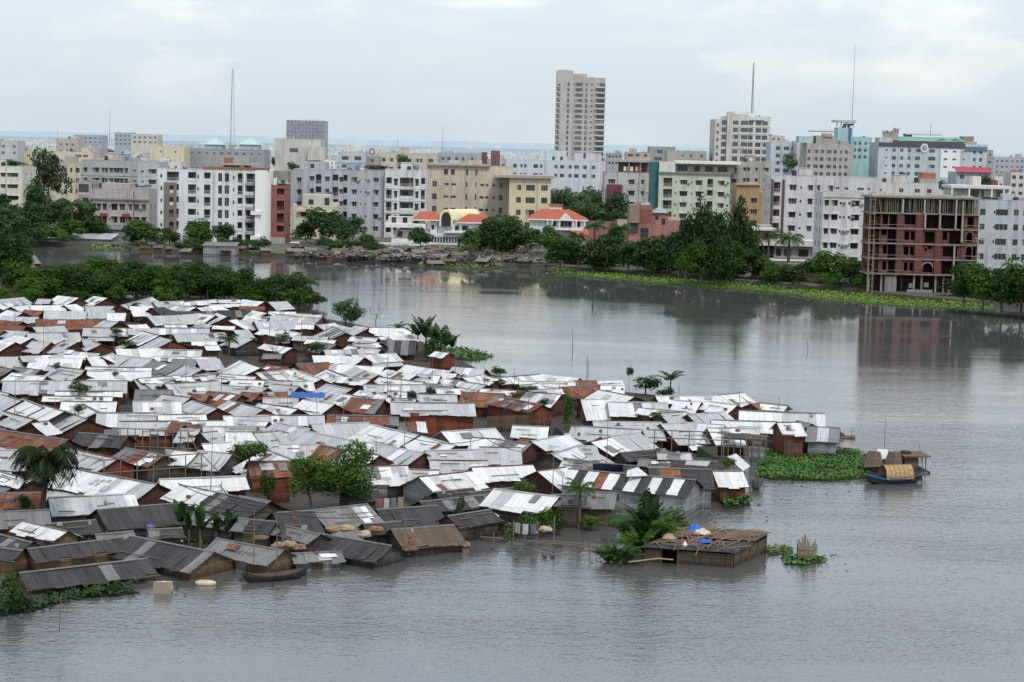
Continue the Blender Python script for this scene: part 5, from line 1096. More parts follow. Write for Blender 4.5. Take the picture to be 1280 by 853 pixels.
# ---- red brick shell under construction
def brick_shell():
    Y = 362; x0, x1 = 1086, 1222; xc = 1154; XL, XR = aty(x0, 305, Y).x, aty(x1, 305, Y).x; W = XR - XL; D = 7.0
    r = thing('unfinished_building', 'unfinished red brick building shell with bamboo props on top', 'building', (XL, Y, 0))
    U = lambda x: (x - x0) / (x1 - x0) * W; Z = lambda y: zpx(xc, y, Y); BR = brick((.145, .050, .040)); BR2 = brick((.17, .055, .042)); CC = wallmat((.27, .25, .23), .8)
    ys = [366, 343.5, 324.5, 305.5, 286.5, 267.5, 247.5]; zs = [Z(y) for y in ys]
    mb = MB()
    for z in zs[1:6]: mb.box(-.35, W + .3, -.35, D, z - .12, z + .10)
    mb.build('floor_slab', CC, r); mb = MB(); mb.box(-.5, W + .4, -.6, D, zs[6] - .1, zs[6] + .2); mb.build('roof_slab', CC, r)
    holes = {1: [(1088, 1091, .1, .9), (1092, 1099, .05, .92), (1104, 1109, .2, .85), (1111, 1119.5, .05, .9), (1131, 1135.8, .22, .8), (1138, 1142.6, .22, .8), (1155, 1167, .12, .76), (1178, 1191, .05, .95), (1193.5, 1200.5, .03, .95), (1209, 1214, .1, .9), (1216, 1220, .1, .9)],
             2: [(1088, 1091, .1, .9), (1092, 1099, .05, .95), (1104, 1109, .3, .9), (1110, 1119.7, .03, .97), (1130, 1136, .25, .85), (1138, 1142.8, .25, .85), (1156, 1158.8, .55, .78), (1160, 1165, .7, .95), (1179, 1197, .2, .88), (1208, 1215, .0, .95), (1216.5, 1220, .3, .9)],
             3: [(1088, 1091, .1, .9), (1092, 1098.5, .05, .95), (1101, 1108, .55, .92), (1109, 1119.7, .03, .97), (1130, 1136.4, .25, .85), (1138, 1142.8, .25, .85), (1155.5, 1168, .06, .85), (1170, 1173, .5, .78), (1186, 1200, .03, .95), (1178, 1184, .3, .9), (1208, 1215, .15, .9)],
             4: [(1088, 1091, .05, .97), (1092, 1099.5, .05, .95), (1102, 1109, .15, .95), (1110.5, 1119.8, .03, .97), (1129.5, 1143, .25, .95), (1144, 1152, .55, .96), (1154, 1171.6, .03, .97), (1173.5, 1191.8, .03, .97), (1193.2, 1200.5, .03, .97), (1208, 1216, .15, .9)]}
    for fl, hs in holes.items():
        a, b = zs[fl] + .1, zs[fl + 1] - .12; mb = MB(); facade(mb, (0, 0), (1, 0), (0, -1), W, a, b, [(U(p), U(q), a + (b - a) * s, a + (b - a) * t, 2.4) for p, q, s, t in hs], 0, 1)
        facade(mb, (0, D), (0, -1), (-1, 0), D, a, b, [(2, 4, a + .6, b - .5, 2.4), (4.6, 6.2, a + .6, b - .5, 2.4)]); mb.wallq((W, 0), (W, D), a, b); mb.wallq((W, D), (0, D), a, b); mb.build('brick_wall', [BR, flat((.045, .03, .027))], r)  # near black colour paints the shade inside the deep front openings
        mb = MB()
        for p, q in ((1120, 1128), (1143.5, 1152.5), (1168.5, 1176)):
            if fl == 4 and p > 1160: continue
            mb.box(U(p), U(q), -.32, -.003, a, b)
        if fl < 4: mb.box(U(1201.5), U(1207), -.2, -.003, a, b)
        mb.build('brick_pier', BR, r)
    for fl in (1, 2, 3):      # round brick arches over openings
        if fl == 1: spec = [(1160.5, 5.5, .72)]
        elif fl == 2: spec = [(1211.5, 3.5, .95)]
        else: spec = [(1211.5, 3.5, .9)]
        for cx, rad, f in spec:
            a, b = zs[fl] + .1, zs[fl + 1] - .12; zc = a + (b - a) * f - .45; R = rad * Y / F_PX; mb = MB(); n = 12
            for k in range(n):
                t0, t1 = PI * k / n, PI * (k + 1) / n; c = U(cx)
                mb.face([(c + R * math.cos(t0), -.05, zc + R * .8 * math.sin(t0)), (c + (R + .22) * math.cos(t0), -.05, zc + (R * .8 + .22) * math.sin(t0)), (c + (R + .22) * math.cos(t1), -.05, zc + (R * .8 + .22) * math.sin(t1)), (c + R * math.cos(t1), -.05, zc + R * .8 * math.sin(t1))])
            mb.build('arch', wallmat((.36, .30, .26)), r)
    mb = MB()
    for x in (1088, 1104, 1122, 1145, 1154.5, 1172, 1182, 1199, 1219): mb.box(U(x) - .16, U(x) + .16, .2, .6, zs[0] - .8, zs[1] - .12)
    for x in (1092, 1112, 1135, 1160, 1182, 1205): mb.box(U(x) - .16, U(x) + .16, 4.5, 4.8, zs[0] - .8, zs[1] - .12)
    mb.build('column', CC, r); mb = MB(); mb.box(.1, W - .1, 6.4, 6.6, zs[0] - .8, zs[1] - .14); mb.build('back_wall', BR2, r)
    mb = MB(); mb.box(U(1108), U(1122), 0, .12, zs[0] - .6, zs[1] - .4); mb.box(U(1136), U(1168), -.1, .06, zs[0] - .8, zs[0] + .55); mb.box(U(1187), U(1199), -.2, -.06, zs[0] - .8, zs[0] + .9); mb.build('ground_screen', wallmat((.26, .25, .25)), r)
    mb = MB(); mb.box(U(1160), U(1166), 2, 2.05, zs[0] + .9, zs[0] + 1.8); mb.box(U(1141), U(1147), 2, 2.05, zs[0] + .7, zs[0] + 1.6); mb.build('laundry', WHITEP, r)
    mb = MB()
    for x, ya, yb in ((1192.5, 366, 343), (1192.5, 343, 306), (1201, 302, 250), (1154.5, 286, 267), (1173, 286, 267), (1192.5, 286, 248), (1153, 267, 249), (1126, 267, 249), (1172, 267, 249)): mb.box(U(x) - .15, U(x) + .15, -.68, -.38, Z(ya), Z(yb) - .11)
    mb.build('concrete_column', wallmat((.38, .36, .34)), r)
    mb = MB(); rr = random.Random(3)
    for i in range(118):
        u = W * (i + .5) / 118 + rr.uniform(-.06, .06); y = rr.choice((-.15, -.05, .8, 1.8)); mb.tube([(u + rr.gauss(0, .07), y, zs[5] + .11), (u + rr.gauss(0, .12), y, zs[6] - .1)], rr.uniform(.035, .055), 5)
    mb.build('bamboo_prop', flat((.27, .22, .16)), r); mb = MB(); mb.box(.2, W - .2, 3.0, 3.2, zs[5] + .1, zs[6] - .1); mb.box(0.05, .2, 0, D, zs[5] + .1, zs[6] - .1); mb.build('shuttering', flat((.075, .06, .048)), r)
    mb = MB()
    SC = flat((.30, .26, .21))
    def sp(p, q, rad):
        b = MB(); b.tube([p, q], rad, 5); b.build('scaffold_pole', SC, r)
    for x in (1084.5, 1090.5): sp((U(x), -1.0, zs[0] - .8), (U(x), -1.0, zs[6] + .3), .05); sp((U(x), -2.0, zs[0] - .8), (U(x), -2.0, Z(300)), .05)
    for k in range(14): z = zs[0] + 1 + k * 1.36; sp((U(1083.5), -1.05, z), (U(1092), -1.0, z + .04), .04)
    for z in (zs[1], zs[2], zs[3], zs[4]): sp((U(1084), -1.0, z + .7), (U(1130), -.9, z + .75), .035); sp((U(1201), -1., z + .9), (U(1224), -1.0, z + .85), .045)
    sp((U(1214), -2.2, Z(296)), (U(1228), -1.8, Z(299)), .12); sp((U(1216), -2.0, Z(300)), (U(1229), -1.6, Z(297)), .1)
    mb = MB(); rr = random.Random(9)
    for i in range(60): x, y = rr.uniform(0, W), rr.uniform(0, D); h = rr.uniform(.1, .5); mb.box(x, x + rr.uniform(.2, 1.0), y, y + .4, zs[6] + .2, zs[6] + .2 + h)
    mb.build('roof_rubble', flat((.45, .40, .30)), r)
    BLD.append((XL - 2, XR + 2, Y - 3, Y + D))
brick_shell()
# ---------------------------------------------------------------- middle distance
def mid(label, x0, x1, yt, Y, col, rows=None, hp=4, cols=(), depth=14, **k):
    k.setdefault('sidewin', False); k.setdefault('railing', False); k.setdefault('shade', False)
    return building(label, x0, x1, yt, Y, col, rows, hp, cols, depth, **k)
def auto_cols(x0, x1, step, w, off=.5): 
    n = max(1, int((x1 - x0) / step)); return [(x0 + (i + off) * (x1 - x0) / n, w) for i in range(n)]
r, I = mid('tall beige twenty storey tower standing alone on the skyline', 716, 756, 97.5, 1095, (.50, .455, .42), (106.2, 6.7, 14), 4.2, [(718, 1.6, 's'), (723.5, 8.5), (732.5, 2.6), (739, 3, 's'), (750.5, 10)], 26, ybase=200, tank=False, name='tower_block', cat='tower')
part(r, I, 'side_wing', 695.5, 715.8, 89, 240, wallmat((.52, .47, .43)), -1.5, 24)
for k in range(14): 
    y = 106.2 + 6.7 * k; pane(r, I, 710, y, 2.6, 4.2, -1.5); pane(r, I, 698.2, y + 1, 3, 2.4, -1.5); part(r, I, 'balcony', 694.6, 699.5, y + 2.5, y + 4, flat((.5, .46, .43)), -2.6, 1.0)
for k in range(14): part(r, I, 'balcony', 744, 757.5, 108.6 + 6.7 * k, 110 + 6.7 * k, flat((.58, .57, .56)), -1.3, 1.2)
part(r, I, 'roof_frame', 716, 733, 92.5, 97.3, wallmat((.58, .47, .40)), 2, 8); part(r, I, 'roof_room', 700, 712, 88, 90, wallmat((.5, .46, .42)), 3, 6)
r, I = mid('white stepped tower with tall mast and dark balconies', 907, 962, 146, 855, (.68, .655, .62), (154, 9, 7), 5.4, [(919, 6.5), (930, 9), (938, 6), (947.5, 7), (955.5, 6.5)], 24, ybase=200, tank=False, band=True, name='tower_block', cat='tower')
part(r, I, 'side_wing', 893, 906.8, 150, 230, wallmat((.60, .56, .51)), -.8, 22); part(r, I, 'main_pier', 908, 915, 141.5, 230, wallmat((.62, .57, .51)), -1.2, 1.1)
for k in range(6): pane(r, I, 904.3, 154 + 9 * k, 5.5, 5.6, -.8); pane(r, I, 896.5, 157.5 + 9 * k, 2.4, 3.5, -.8)
part(r, I, 'roof_room', 912, 936, 140, 146, wallmat((.72, .70, .67)), 2, 14); part(r, I, 'roof_room', 918, 934, 143, 147, wallmat((.60, .58, .55)), .2, 3)
mb = MB(); X = lambda x: (x - 907) / 55 * I['W']; Z = lambda y: zpx(934, y, I['Y']); mb.face([(X(936), -.6, Z(150)), (X(954), -.6, Z(150)), (X(945), -.6, Z(143.5))]); mb.face([(X(936), -.6, Z(150)), (X(945), -.6, Z(143.5)), (X(945), 6, Z(143.5)), (X(936), 6, Z(150))]); mb.face([(X(945), -.6, Z(143.5)), (X(954), -.6, Z(150)), (X(954), 6, Z(150)), (X(945), 6, Z(143.5))]); mb.build('gable', wallmat((.72, .70, .67)), r)
mid('cream stepped upper storeys behind the white tower', 962, 980, 170, 930, (.62, .55, .46), (174, 9, 3), 3, [(966, 3), (972, 3)], 14, tank=False)
r, I = mid('pale blue block right of the white tower', 962.5, 994, 178, 800, (.55, .62, .70), (185.7, 9.2, 5), 4.6, [(971.5, 5), (982, 7), (990.5, 4.5)], 16, tank=False)
mid('thin white block between pale blue and grey blocks', 994.5, 1007, 177, 790, (.60, .61, .64), (189.5, 9.2, 4), 4, [(1000, 3), (1003.8, 1.8)], 16, tank=False)
r, I = mid('stepped grey beige block below the cyan lookout tower', 1007.5, 1066, 180, 760, (.42, .395, .37), (190, 9.3, 4), 4.3, [(1010.5, 4), (1019, 5.5), (1026.5, 4.5), (1035.5, 5.5), (1043, 4), (1050, 3), (1057, 4)], 18, tank=False)
part(r, I, 'upper_storey', 1020, 1045, 170, 180, wallmat((.42, .37, .32)), 3, 12); part(r, I, 'roof_slab', 1015, 1047, 163.8, 165, CONC, 3, 12); part(r, I, 'roof_room', 1028, 1040, 167, 171, wallmat((.46, .36, .27)), 2.5, 3); part(r, I, 'cyan_panel', 998, 1016, 171, 179, wallmat((.42, .58, .62)), 2, 8)
r, I = mid('cyan lookout tower with open pavilion on top', 1046, 1065, 160, 790, (.36, .58, .62), None, depth=9, tank=False, name='tower_block', cat='tower')
part(r, I, 'blue_strip', 1059.5, 1063, 160, 182, flat((.04, .12, .30)), -.2, .18); part(r, I, 'pavilion_roof', 1042.5, 1068, 150.5, 153, flat((.45, .45, .42)), -1, 11)
mb = MB(); 
for x in (1045, 1050, 1057, 1065.5): u = (x - 1046) / 19 * I['W']; mb.box(u - .25, u + .25, .1, .6, zpx(1055, 160, I['Y']), zpx(1055, 153.1, I['Y'])); 
mb.build('pavilion_column', WHITEP, r); part(r, I, 'painted_opening', 1055, 1065, 154.5, 157, flat((.06, .09, .11)), 1, 4)  # solid dark box; shade of the opening put into its colour
r, I = mid('cyan three storey block behind the lookout tower', 1065.5, 1089, 172, 800, (.38, .62, .64), (179.5, 8.5, 3), 4, [(1067.8, 3), (1073.5, 3.6), (1080.8, 3.6)], 14, tank=False)
# the green roofed block with the ring emblem
r, I = mid('big pale block with green roof, dark band and round emblem', 1097, 1233, 180, 755, (.52, .57, .62), (189, 9.7, 4), 4.4, [(1107, 3, 's'), (1116.5, 4.5), (1126, 4.5), (1135.5, 4), (1146, 6), (1164, 8), (1181, 4, 's'), (1192, 4, 's'), (1204, 2, 's'), (1217, 3.6), (1225, 4)], 20, tank=False)
part(r, I, 'dark_band', 1097, 1205, 179.5, 184.5, flat((.045, .035, .05)), -.3, .28); part(r, I, 'blue_sign', 1205.3, 1232.5, 182.5, 187.8, flat((.07, .14, .24)), -.35, .33)
part(r, I, 'white_panel', 1175, 1199, 187, 222, wallmat((.82, .82, .83), .2), -.14, .135)
for k in range(3): pane(r, I, 1181, 189 + 9.7 * k, 4, 2, -.16); pane(r, I, 1192, 189 + 9.7 * k, 4, 2, -.16)
def ring(r, I, cx, cy, R, Rin, m, dy, nm):
    u = (cx - I['x0']) / (I['x1'] - I['x0']) * I['W']; z = zpx(I['xc'], cy, I['Y']); q = I['mpp']; mb = MB(); n = 24
    for k in range(n):
        a, b = 2 * PI * k / n, 2 * PI * (k + 1) / n
        mb.face([(u + q * Rin * .85 * math.cos(a), dy, z + q * Rin * math.sin(a)), (u + q * R * .85 * math.cos(a), dy, z + q * R * math.sin(a)), (u + q * R * .85 * math.cos(b), dy, z + q * R * math.sin(b)), (u + q * Rin * .85 * math.cos(b), dy, z + q * Rin * math.sin(b))])
    return mb.build(nm, m, r)
ring(r, I, 1154, 185.5, 5.6, 3.9, WHITEP, -.42, 'emblem_ring'); ring(r, I, 1154, 185.5, 3.9, 0, flat((.20, .23, .27)), -.40, 'emblem_disc')
u, z, q = (1154 - 1097) / 136 * I['W'], zpx(1165, 185.5, I['Y']), I['mpp']; mb = MB()
arc = [(-1.4, .2), (-.9, 1.6), (.4, 2.1), (1.6, 1.4), (.5, .9), (-.2, .3), (1.2, -.2), (1.0, -1.5), (-.4, -2.1)]
mb.tube([(u + a * q, -.45, z + b * q) for a, b in arc], .16, 5); mb.build('emblem_figure', flat((.72, .72, .70)), r)
mb = MB(); X = lambda x: (x - 1097) / 136 * I['W']; Z = lambda y: zpx(1165, y, I['Y'])
mb.face([(X(1116), 1.5, Z(176.5)), (X(1206), 1.5, Z(176.5)), (X(1204), 9, Z(171.5)), (X(1118), 9, Z(171.5))]); mb.face([(X(1116), 1.5, Z(176.5)), (X(1118), 9, Z(171.5)), (X(1116), 16, Z(176.5))])
for c in (1176, 1193): mb.face([(X(c - 8), 1.0, Z(176.4)), (X(c + 8), 1.0, Z(176.4)), (X(c), 1.0, Z(172.5))])
mb.build('green_roof', tiles((.13, .36, .27)), r); part(r, I, 'attic', 1117, 1206, 176.8, 180, wallmat((.35, .33, .30)), 2.5, 12); part(r, I, 'roof_room', 1099, 1116, 173.5, 179.8, wallmat((.55, .56, .55)), 2, 10)
part(r, I, 'roof_room', 1138, 1146, 168, 172, wallmat((.20, .18, .20)), 12, 5); part(r, I, 'roof_slab', 1138, 1183, 167.5, 169, flat((.55, .53, .48)), 11, 7); part(r, I, 'roof_room', 1206, 1220, 169.5, 176, wallmat((.26, .23, .22)), 6, 6); part(r, I, 'roof_room', 1205, 1222, 176.2, 181, wallmat((.50, .42, .30)), 3, 8)
mb = MB(); rr = random.Random(4)
for i in range(9): x = X(1105 + i * 2.3); h = rr.uniform(1.5, 3.4); mb.tube([(x, 5, I['zt']), (x, 5, I['zt'] + 2 + h)], .35, 6); mb.lathe([(0, I['zt'] + 2 + h), (.9, I['zt'] + 2.4 + h), (0, I['zt'] + 3 + h)], (x, 5), 7)
mb.build('roof_antenna', flat((.42, .36, .31)), r)
r, I = mid('slate blue house with crimson shed roof behind the brick shell', 1194, 1237, 216, 615, (.40, .44, .50), (221.5, 12, 1), 5.5, [(1201, 5.5)], 12, tank=False, name='house', cat='house')
mb = MB(); X = lambda x: (x - 1194) / 43 * I['W']; Z = lambda y: zpx(1215, y, I['Y']); mb.face([(X(1193), -.8, Z(215.6)), (X(1238.5), -.8, Z(215.6)), (X(1238), 6, Z(209)), (X(1195), 6, Z(209))]); mb.build('red_roof', tiles((.38, .03, .05)), r)
r, I = mid('cream house with orange hipped roof before the emblem block', 1150, 1169, 223, 655, (.45, .40, .34), (228, 9, 1), 3, [(1155, 3), (1163, 4)], 9, tank=False, name='house', cat='house'); part(r, I, 'orange_roof', 1151, 1167.5, 216, 223.2, tiles((.52, .15, .05)), -.5, 6)
r, I = mid('pale roof terrace villa with columns right of the brick shell roof', 1188, 1260, 236, 530, (.55, .54, .52), None, depth=10, tank=False, name='house', cat='house')
part(r, I, 'terrace_slab', 1185, 1260, 232, 235.8, flat((.66, .65, .63)), -2.4, 12); part(r, I, 'roof_room', 1216, 1226.5, 221, 232, wallmat((.72, .68, .60)), 2, 4); pane(r, I, 1217, 242, 10, 9, 0); pane(r, I, 1227, 242, 2.5, 8, 0); pane(r, I, 1248, 242, 7, 7, 0)
mb = MB()
for x in (1186.5, 1208, 1236, 1251, 1258.5): u = (x - 1188) / 72 * I['W']; mb.box(u - .2, u + .2, -2.3, -1.9, zpx(1224, 262, I['Y']), zpx(1224, 235.9, I['Y']))
mb.build('column', WHITEP, r)
mid('long white upper storey behind the brick shell with blue water tank', 1094, 1172, 229, 500, (.60, .59, .57), (238.5, 13, 2), 5, [(1100, 3, 's'), (1125.5, 5), (1145.5, 6), (1160.5, 5.5)], 12)
mid('red brown low house right of crimson roof', 1234, 1246, 226, 600, (.32, .06, .06), None, depth=8, tank=False)
mid('white house at the far right edge', 1262, 1296, 216, 640, (.60, .58, .56), (222, 10, 3), 4.5, [(1266, 5), (1275, 5), (1285, 5)], 10)
mid('long grey hazy block on the right horizon', 1240, 1300, 197, 1150, (.40, .40, .42), (202, 7, 3), 2.5, auto_cols(1242, 1298, 6, 3), 16)
mid('grey block with roof posts beside the emblem block', 1233, 1240, 188, 800, (.36, .35, .34), (194, 9, 4), 3, [(1236, 3)], 12, tank=False)
# centre
r, I = mid('hazy mauve tower wrapped in scaffolding on the left skyline', 358, 405, 151, 1700, (.27, .25, .29), None, depth=34, tank=False, name='tower_block', cat='tower', wallm=farwall((.33, .31, .36)))
for i in range(24): mb = MB(); u = I['W'] * i / 23; mb.tube([(u, -1.2, 0), (u, -1.2, I['zt'] + RND.uniform(.3, 2.6))], .16, 4); mb.build('scaffold_pole', flat((.30, .27, .30)), r)
for k in range(9): mb = MB(); z = I['zt'] - 1.5 * k * 1.4; mb.tube([(-1, -1.3, z), (I['W'] + 1, -1.3, z)], .14, 4); mb.build('scaffold_pole', flat((.30, .27, .30)), r)
r, I = mid('big plain beige hall with one dark opening', 343, 400, 174, 1010, (.56, .53, .47), None, depth=24, tank=False, name='hall', cat='hall'); pane(r, I, 367, 188, 10.5, 5, 0); part(r, I, 'annex', 386, 407, 183, 200, wallmat((.60, .57, .51)), -6, 5.9)
mid('long blue grey shed roof left of the beige hall', 222, 330, 187, 880, (.30, .31, .33), (192, 8, 1), 2.4, auto_cols(226, 328, 9, 3), depth=22, tank=True, name='hall', cat='hall')
r, I = mid('grey blue pavilion with white arched shells on its roof', 424, 456, 190, 690, (.50, .53, .58), (198, 10, 3), 4.5, [(431, 8), (447, 8)], 12, tank=False, band=True)
for cx, R in ((434, 7.5), (441, 8), (447, 6)):
    u = (cx - 424) / 32 * I['W']; q = I['mpp']; mb = MB(); z0 = I['zt']; n = 12
    for k in range(n):
        a, b = PI * k / n, PI * (k + 1) / n; Rm = R * q
        mb.face([(u + Rm * math.cos(a), 1 + cx * .02, z0 + Rm * 1.15 * math.sin(a)), (u + Rm * math.cos(b), 1 + cx * .02, z0 + Rm * 1.15 * math.sin(b)), (u + Rm * math.cos(b), 3 + cx * .02, z0 + Rm * 1.15 * math.sin(b)), (u + Rm * math.cos(a), 3 + cx * .02, z0 + Rm * 1.15 * math.sin(a))])
        mb.face([(u, 1 + cx * .02, z0), (u + Rm * math.cos(a), 1 + cx * .02, z0 + Rm * 1.15 * math.sin(a)), (u + Rm * math.cos(b), 1 + cx * .02, z0 + Rm * 1.15 * math.sin(b))])
    mb.build('arched_shell', wallmat((.74, .73, .70)), r)
r, I = mid('small tower block with brown ring arch on the roof', 456, 474, 196, 700, (.38, .33, .29), (201, 10, 2), 4, [(464, 5)], 8, tank=False); ring(r, I, 464, 190, 4.6, 2.5, flat((.20, .13, .10)), .5, 'roof_arch')
mid('cream two storey block behind the lilac block', 474, 546, 192, 720, (.58, .52, .42), (200.5, 11, 2), 4.6, [(479, 4), (489, 4), (498, 5), (512, 3), (521, 5), (526, 3), (538, 6)], 14)
mid('blue grey block behind the cream block', 546.3, 601, 192, 735, (.40, .44, .50), (199, 11, 2), 4, [(553, 4), (560, 5), (570, 3), (578, 4), (589, 4)], 14, tank=False)
mid('dark red slab walls beside the blue grey block', 601.3, 608, 191, 720, (.17, .05, .045), None, depth=8, tank=False); mid('dark red rounded tower wall left of the white blue block', 613, 624, 189, 715, (.17, .06, .05), None, depth=8, tank=False)
r, I = mid('long white blue block below the tall beige tower', 632, 752, 201, 700, (.60, .63, .69), (208.5, 11, 2), 4.4, [(643, 5), (651, 3), (656, 3), (669, 6), (676, 3), (694, 4), (702, 5), (712, 4), (720, 6), (730, 5), (741, 5)], 16, tank=False)
part(r, I, 'roof_room', 673, 707, 189, 201, wallmat((.66, .69, .74)), .2, 8); pane(r, I, 691, 198, 3.5, 4, .2); pane(r, I, 701, 198, 3.5, 4, .2); part(r, I, 'roof_room', 717, 751, 191, 201, wallmat((.60, .60, .64)), 3, 8); pane(r, I, 730, 194, 3, 6, 3)
mid('bright yellow plain walled block on the left', 187, 230, 184, 860, (.70, .61, .41), (190, 9, 1), 2.5, [(201, 3), (219, 2)], 16, tank=False)
mid('grey concrete upper block right of the beige tower', 811, 843, 184, 900, (.33, .32, .31), (190, 9, 2), 4, [(822, 10), (837, 8)], 14, tank=False); mid('long beige grey block left of the white tower', 833, 882, 189, 860, (.44, .42, .37), (195, 9, 2), 4, [(862, 4), (876, 3), (852, 3, 's')], 14, tank=False)
mid('pale salmon low block right of the beige tower', 782, 812, 191, 840, (.55, .42, .33), (194.5, 8, 2), 3.5, [(787, 7), (796, 5), (806, 4)], 14, tank=False); mid('blue glass roofed block right of the beige tower', 758, 777, 192, 830, (.34, .37, .41), (196, 8, 2), 3, auto_cols(759, 776, 4, 2.4), 12, tank=False)
for (x0, x1, lab) in ((256, 277, 'mint green hipped roof left of the tall lattice mast'), (299, 322, 'mint green hipped roof right of the tall lattice mast')):
    r, I = mid(lab, x0, x1, 181, 1500, (.40, .46, .44), None, depth=20, tank=False, name='hall', cat='hall', roof=False); mb = MB(); W = I['W']; z = I['zt']
    for f in ([(-1, -1, z), (W + 1, -1, z), (W * .6, 10, z + 5), (W * .4, 10, z + 5)], [(W + 1, -1, z), (W + 1, 21, z), (W * .6, 10, z + 5)], [(-1, 21, z), (-1, -1, z), (W * .4, 10, z + 5)]): mb.face(f)
    mb.build('green_roof', flat((.36, .55, .49)), r)
# left middle distance
mid('cream apartment strip behind the left white block', 30, 102, 203, 640, (.56, .50, .41), (209, 12, 3), 5, [(35, 5), (48, 5), (70, 6), (84, 3), (90, 3), (98, 7)], 14)
mid('yellowish narrow block between thin tree and grey block', 84, 101, 205, 610, (.60, .52, .33), (213, 13, 3), 6, [(89, 3), (97, 5)], 10, tank=False)
mid('grey white offices at the upper left edge', -30, 22, 176, 1000, (.52, .53, .52), (183, 8, 2), 3.4, [(-10, 4), (4, 4), (18, 3)], 16); mid('pinkish cream offices left of centre skyline', 70, 98, 174, 1050, (.50, .43, .38), (181, 8, 3), 3, [(76, 3), (84, 3), (91, 3)], 16)
mid('pale peach low block with roof canopy', 62, 116, 190, 840, (.68, .55, .45), (195, 8, 1), 3, [(98, 8), (107, 6)], 14); mid('tan block beside the peach low block', 30, 62, 189, 870, (.60, .49, .30), (195, 8, 2), 3, [(36, 4), (46, 4), (55, 4)], 14, tank=False)
mid('dark blue grey long block on left skyline', 92, 128, 169, 1500, (.34, .38, .45), (173, 5, 2), 2, auto_cols(92, 128, 6, 3.4), 20, tank=False); mid('blue grey office slab on left skyline', 143, 164, 166, 1600, (.33, .35, .42), (170, 5, 3), 2, auto_cols(143, 164, 5, 3), 20, tank=False); mid('cream office slab on left skyline', 164, 197, 168, 1450, (.58, .54, .42), (172, 6, 2), 2.4, auto_cols(165, 197, 6, 3.5), 20, tank=False)
# ---- general mass of buildings to the horizon
PAL = [(.50, .49, .46), (.60, .57, .50), (.42, .41, .40), (.66, .65, .63), (.55, .46, .37), (.50, .54, .58), (.36, .35, .34), (.62, .52, .40), (.58, .60, .55), (.46, .40, .36), (.70, .69, .66), (.40, .43, .47)]
PNAME = ['stone grey', 'cream', 'concrete grey', 'whitish', 'tan', 'pale blue grey', 'dark grey', 'buff', 'pale greenish', 'brownish', 'off white', 'slate grey']
def free(xa, xb, ya, yb): return not any(xa < b[1] and xb > b[0] and ya < b[3] and yb > b[2] for b in BLD)
fr = random.Random(21); made = 0
for t_ in range(6500):
    if made >= 200: break
    u = fr.random(); Y = 590 + 2300 * u ** 1.7; px = fr.uniform(-30, 1330); wm_ = fr.uniform(8, 18) if Y < 1300 else fr.uniform(12, 32); D = fr.uniform(11, 18)
    xw = (px - 640) / F_PX * Y
    if not free(xw - wm_ / 2, xw + wm_ / 2, Y, Y + D): continue
    if 676 < px < 800 and Y < 700: continue
    h = fr.choice((7, 10, 10, 13, 13, 16, 16, 19)) + fr.uniform(-.6, 1.2)
    if Y > 1300: h = fr.uniform(8, 17) 
    if Y < 760: h = min(h, 12)
    ci = fr.randrange(len(PAL)); w2 = wm_ / Y * F_PX / 2; mpp = Y / F_PX
    yt = proj((xw, Y, h))[1]; made += 1; RND.seed(made)
    near = Y < 1150
    rows = (yt + 2.5 / mpp, 3.1 / mpp, 2 if Y > 760 else 3) if near else None
    mid(None, px - w2, px + w2, yt, Y, PAL[ci], rows, 1.45 / mpp, auto_cols(px - w2 + .3 / mpp, px + w2 - .3 / mpp, 3.3 / mpp, fr.uniform(1.1, 1.9) / mpp) if near else (), D, tank=near and fr.random() < .8, roof=True, band=fr.random() < .4, phrase=f'{PNAME[ci]} flat roofed block', group='city blocks behind the shore', wallm=None if near else farwall(PAL[ci]), cls='city')
RND.seed(77)
# the hazy crowd of far roofs toward the horizon, past the blocks one can tell apart
FW = [farwall((.50, .48, .45)), farwall((.60, .58, .54)), farwall((.42, .44, .47)), farwall((.56, .50, .42))]; mb = MB(); k = 0
for t_ in range(900):
    Y = fr.uniform(1500, 4300); px = fr.uniform(-20, 1300); wm_ = fr.uniform(14, 55); h = fr.uniform(5, 14); xw = (px - 640) / F_PX * Y
    if not free(xw - wm_ / 2, xw + wm_ / 2, Y, Y + 20): continue
    m_ = fr.randrange(4); mb.box(xw - wm_ / 2, xw + wm_ / 2, Y, Y + 20, 0, h, m_, False); u = fr.uniform(-.4, .1); mb.box(xw + wm_ * u, xw + wm_ * (u + .25), Y + 4, Y + 12, h, h + fr.uniform(1.5, 3.5), m_, False); BLD.append((xw - wm_ / 2, xw + wm_ / 2, Y, Y + 20)); k += 1
tag(mb.build('distant_buildings', FW), 'hazy crowd of pale roofs stretching to the horizon', 'buildings', kind='stuff')
# trees between the city blocks
made = 0
for t_ in range(3000):
    if made >= 115: break
    Y = 560 + 1500 * fr.random() ** 1.5; px = fr.uniform(-20, 1300); xw = (px - 640) / F_PX * Y; h = fr.uniform(9, 15); wd = fr.uniform(6, 11)
    if not free(xw - wd * .3, xw + wd * .3, Y - wd * .3, Y + wd * .3): continue
    made += 1; x, y, _ = proj((xw, Y, LAND_Z)); s = F_PX / Y
    tree(x, y, h * s, wd * s, fr.choice('ddmo'), n=800, size=.14, group='trees between the city blocks', phrase=fr.choice(('dark roof high tree', 'rounded city tree')))
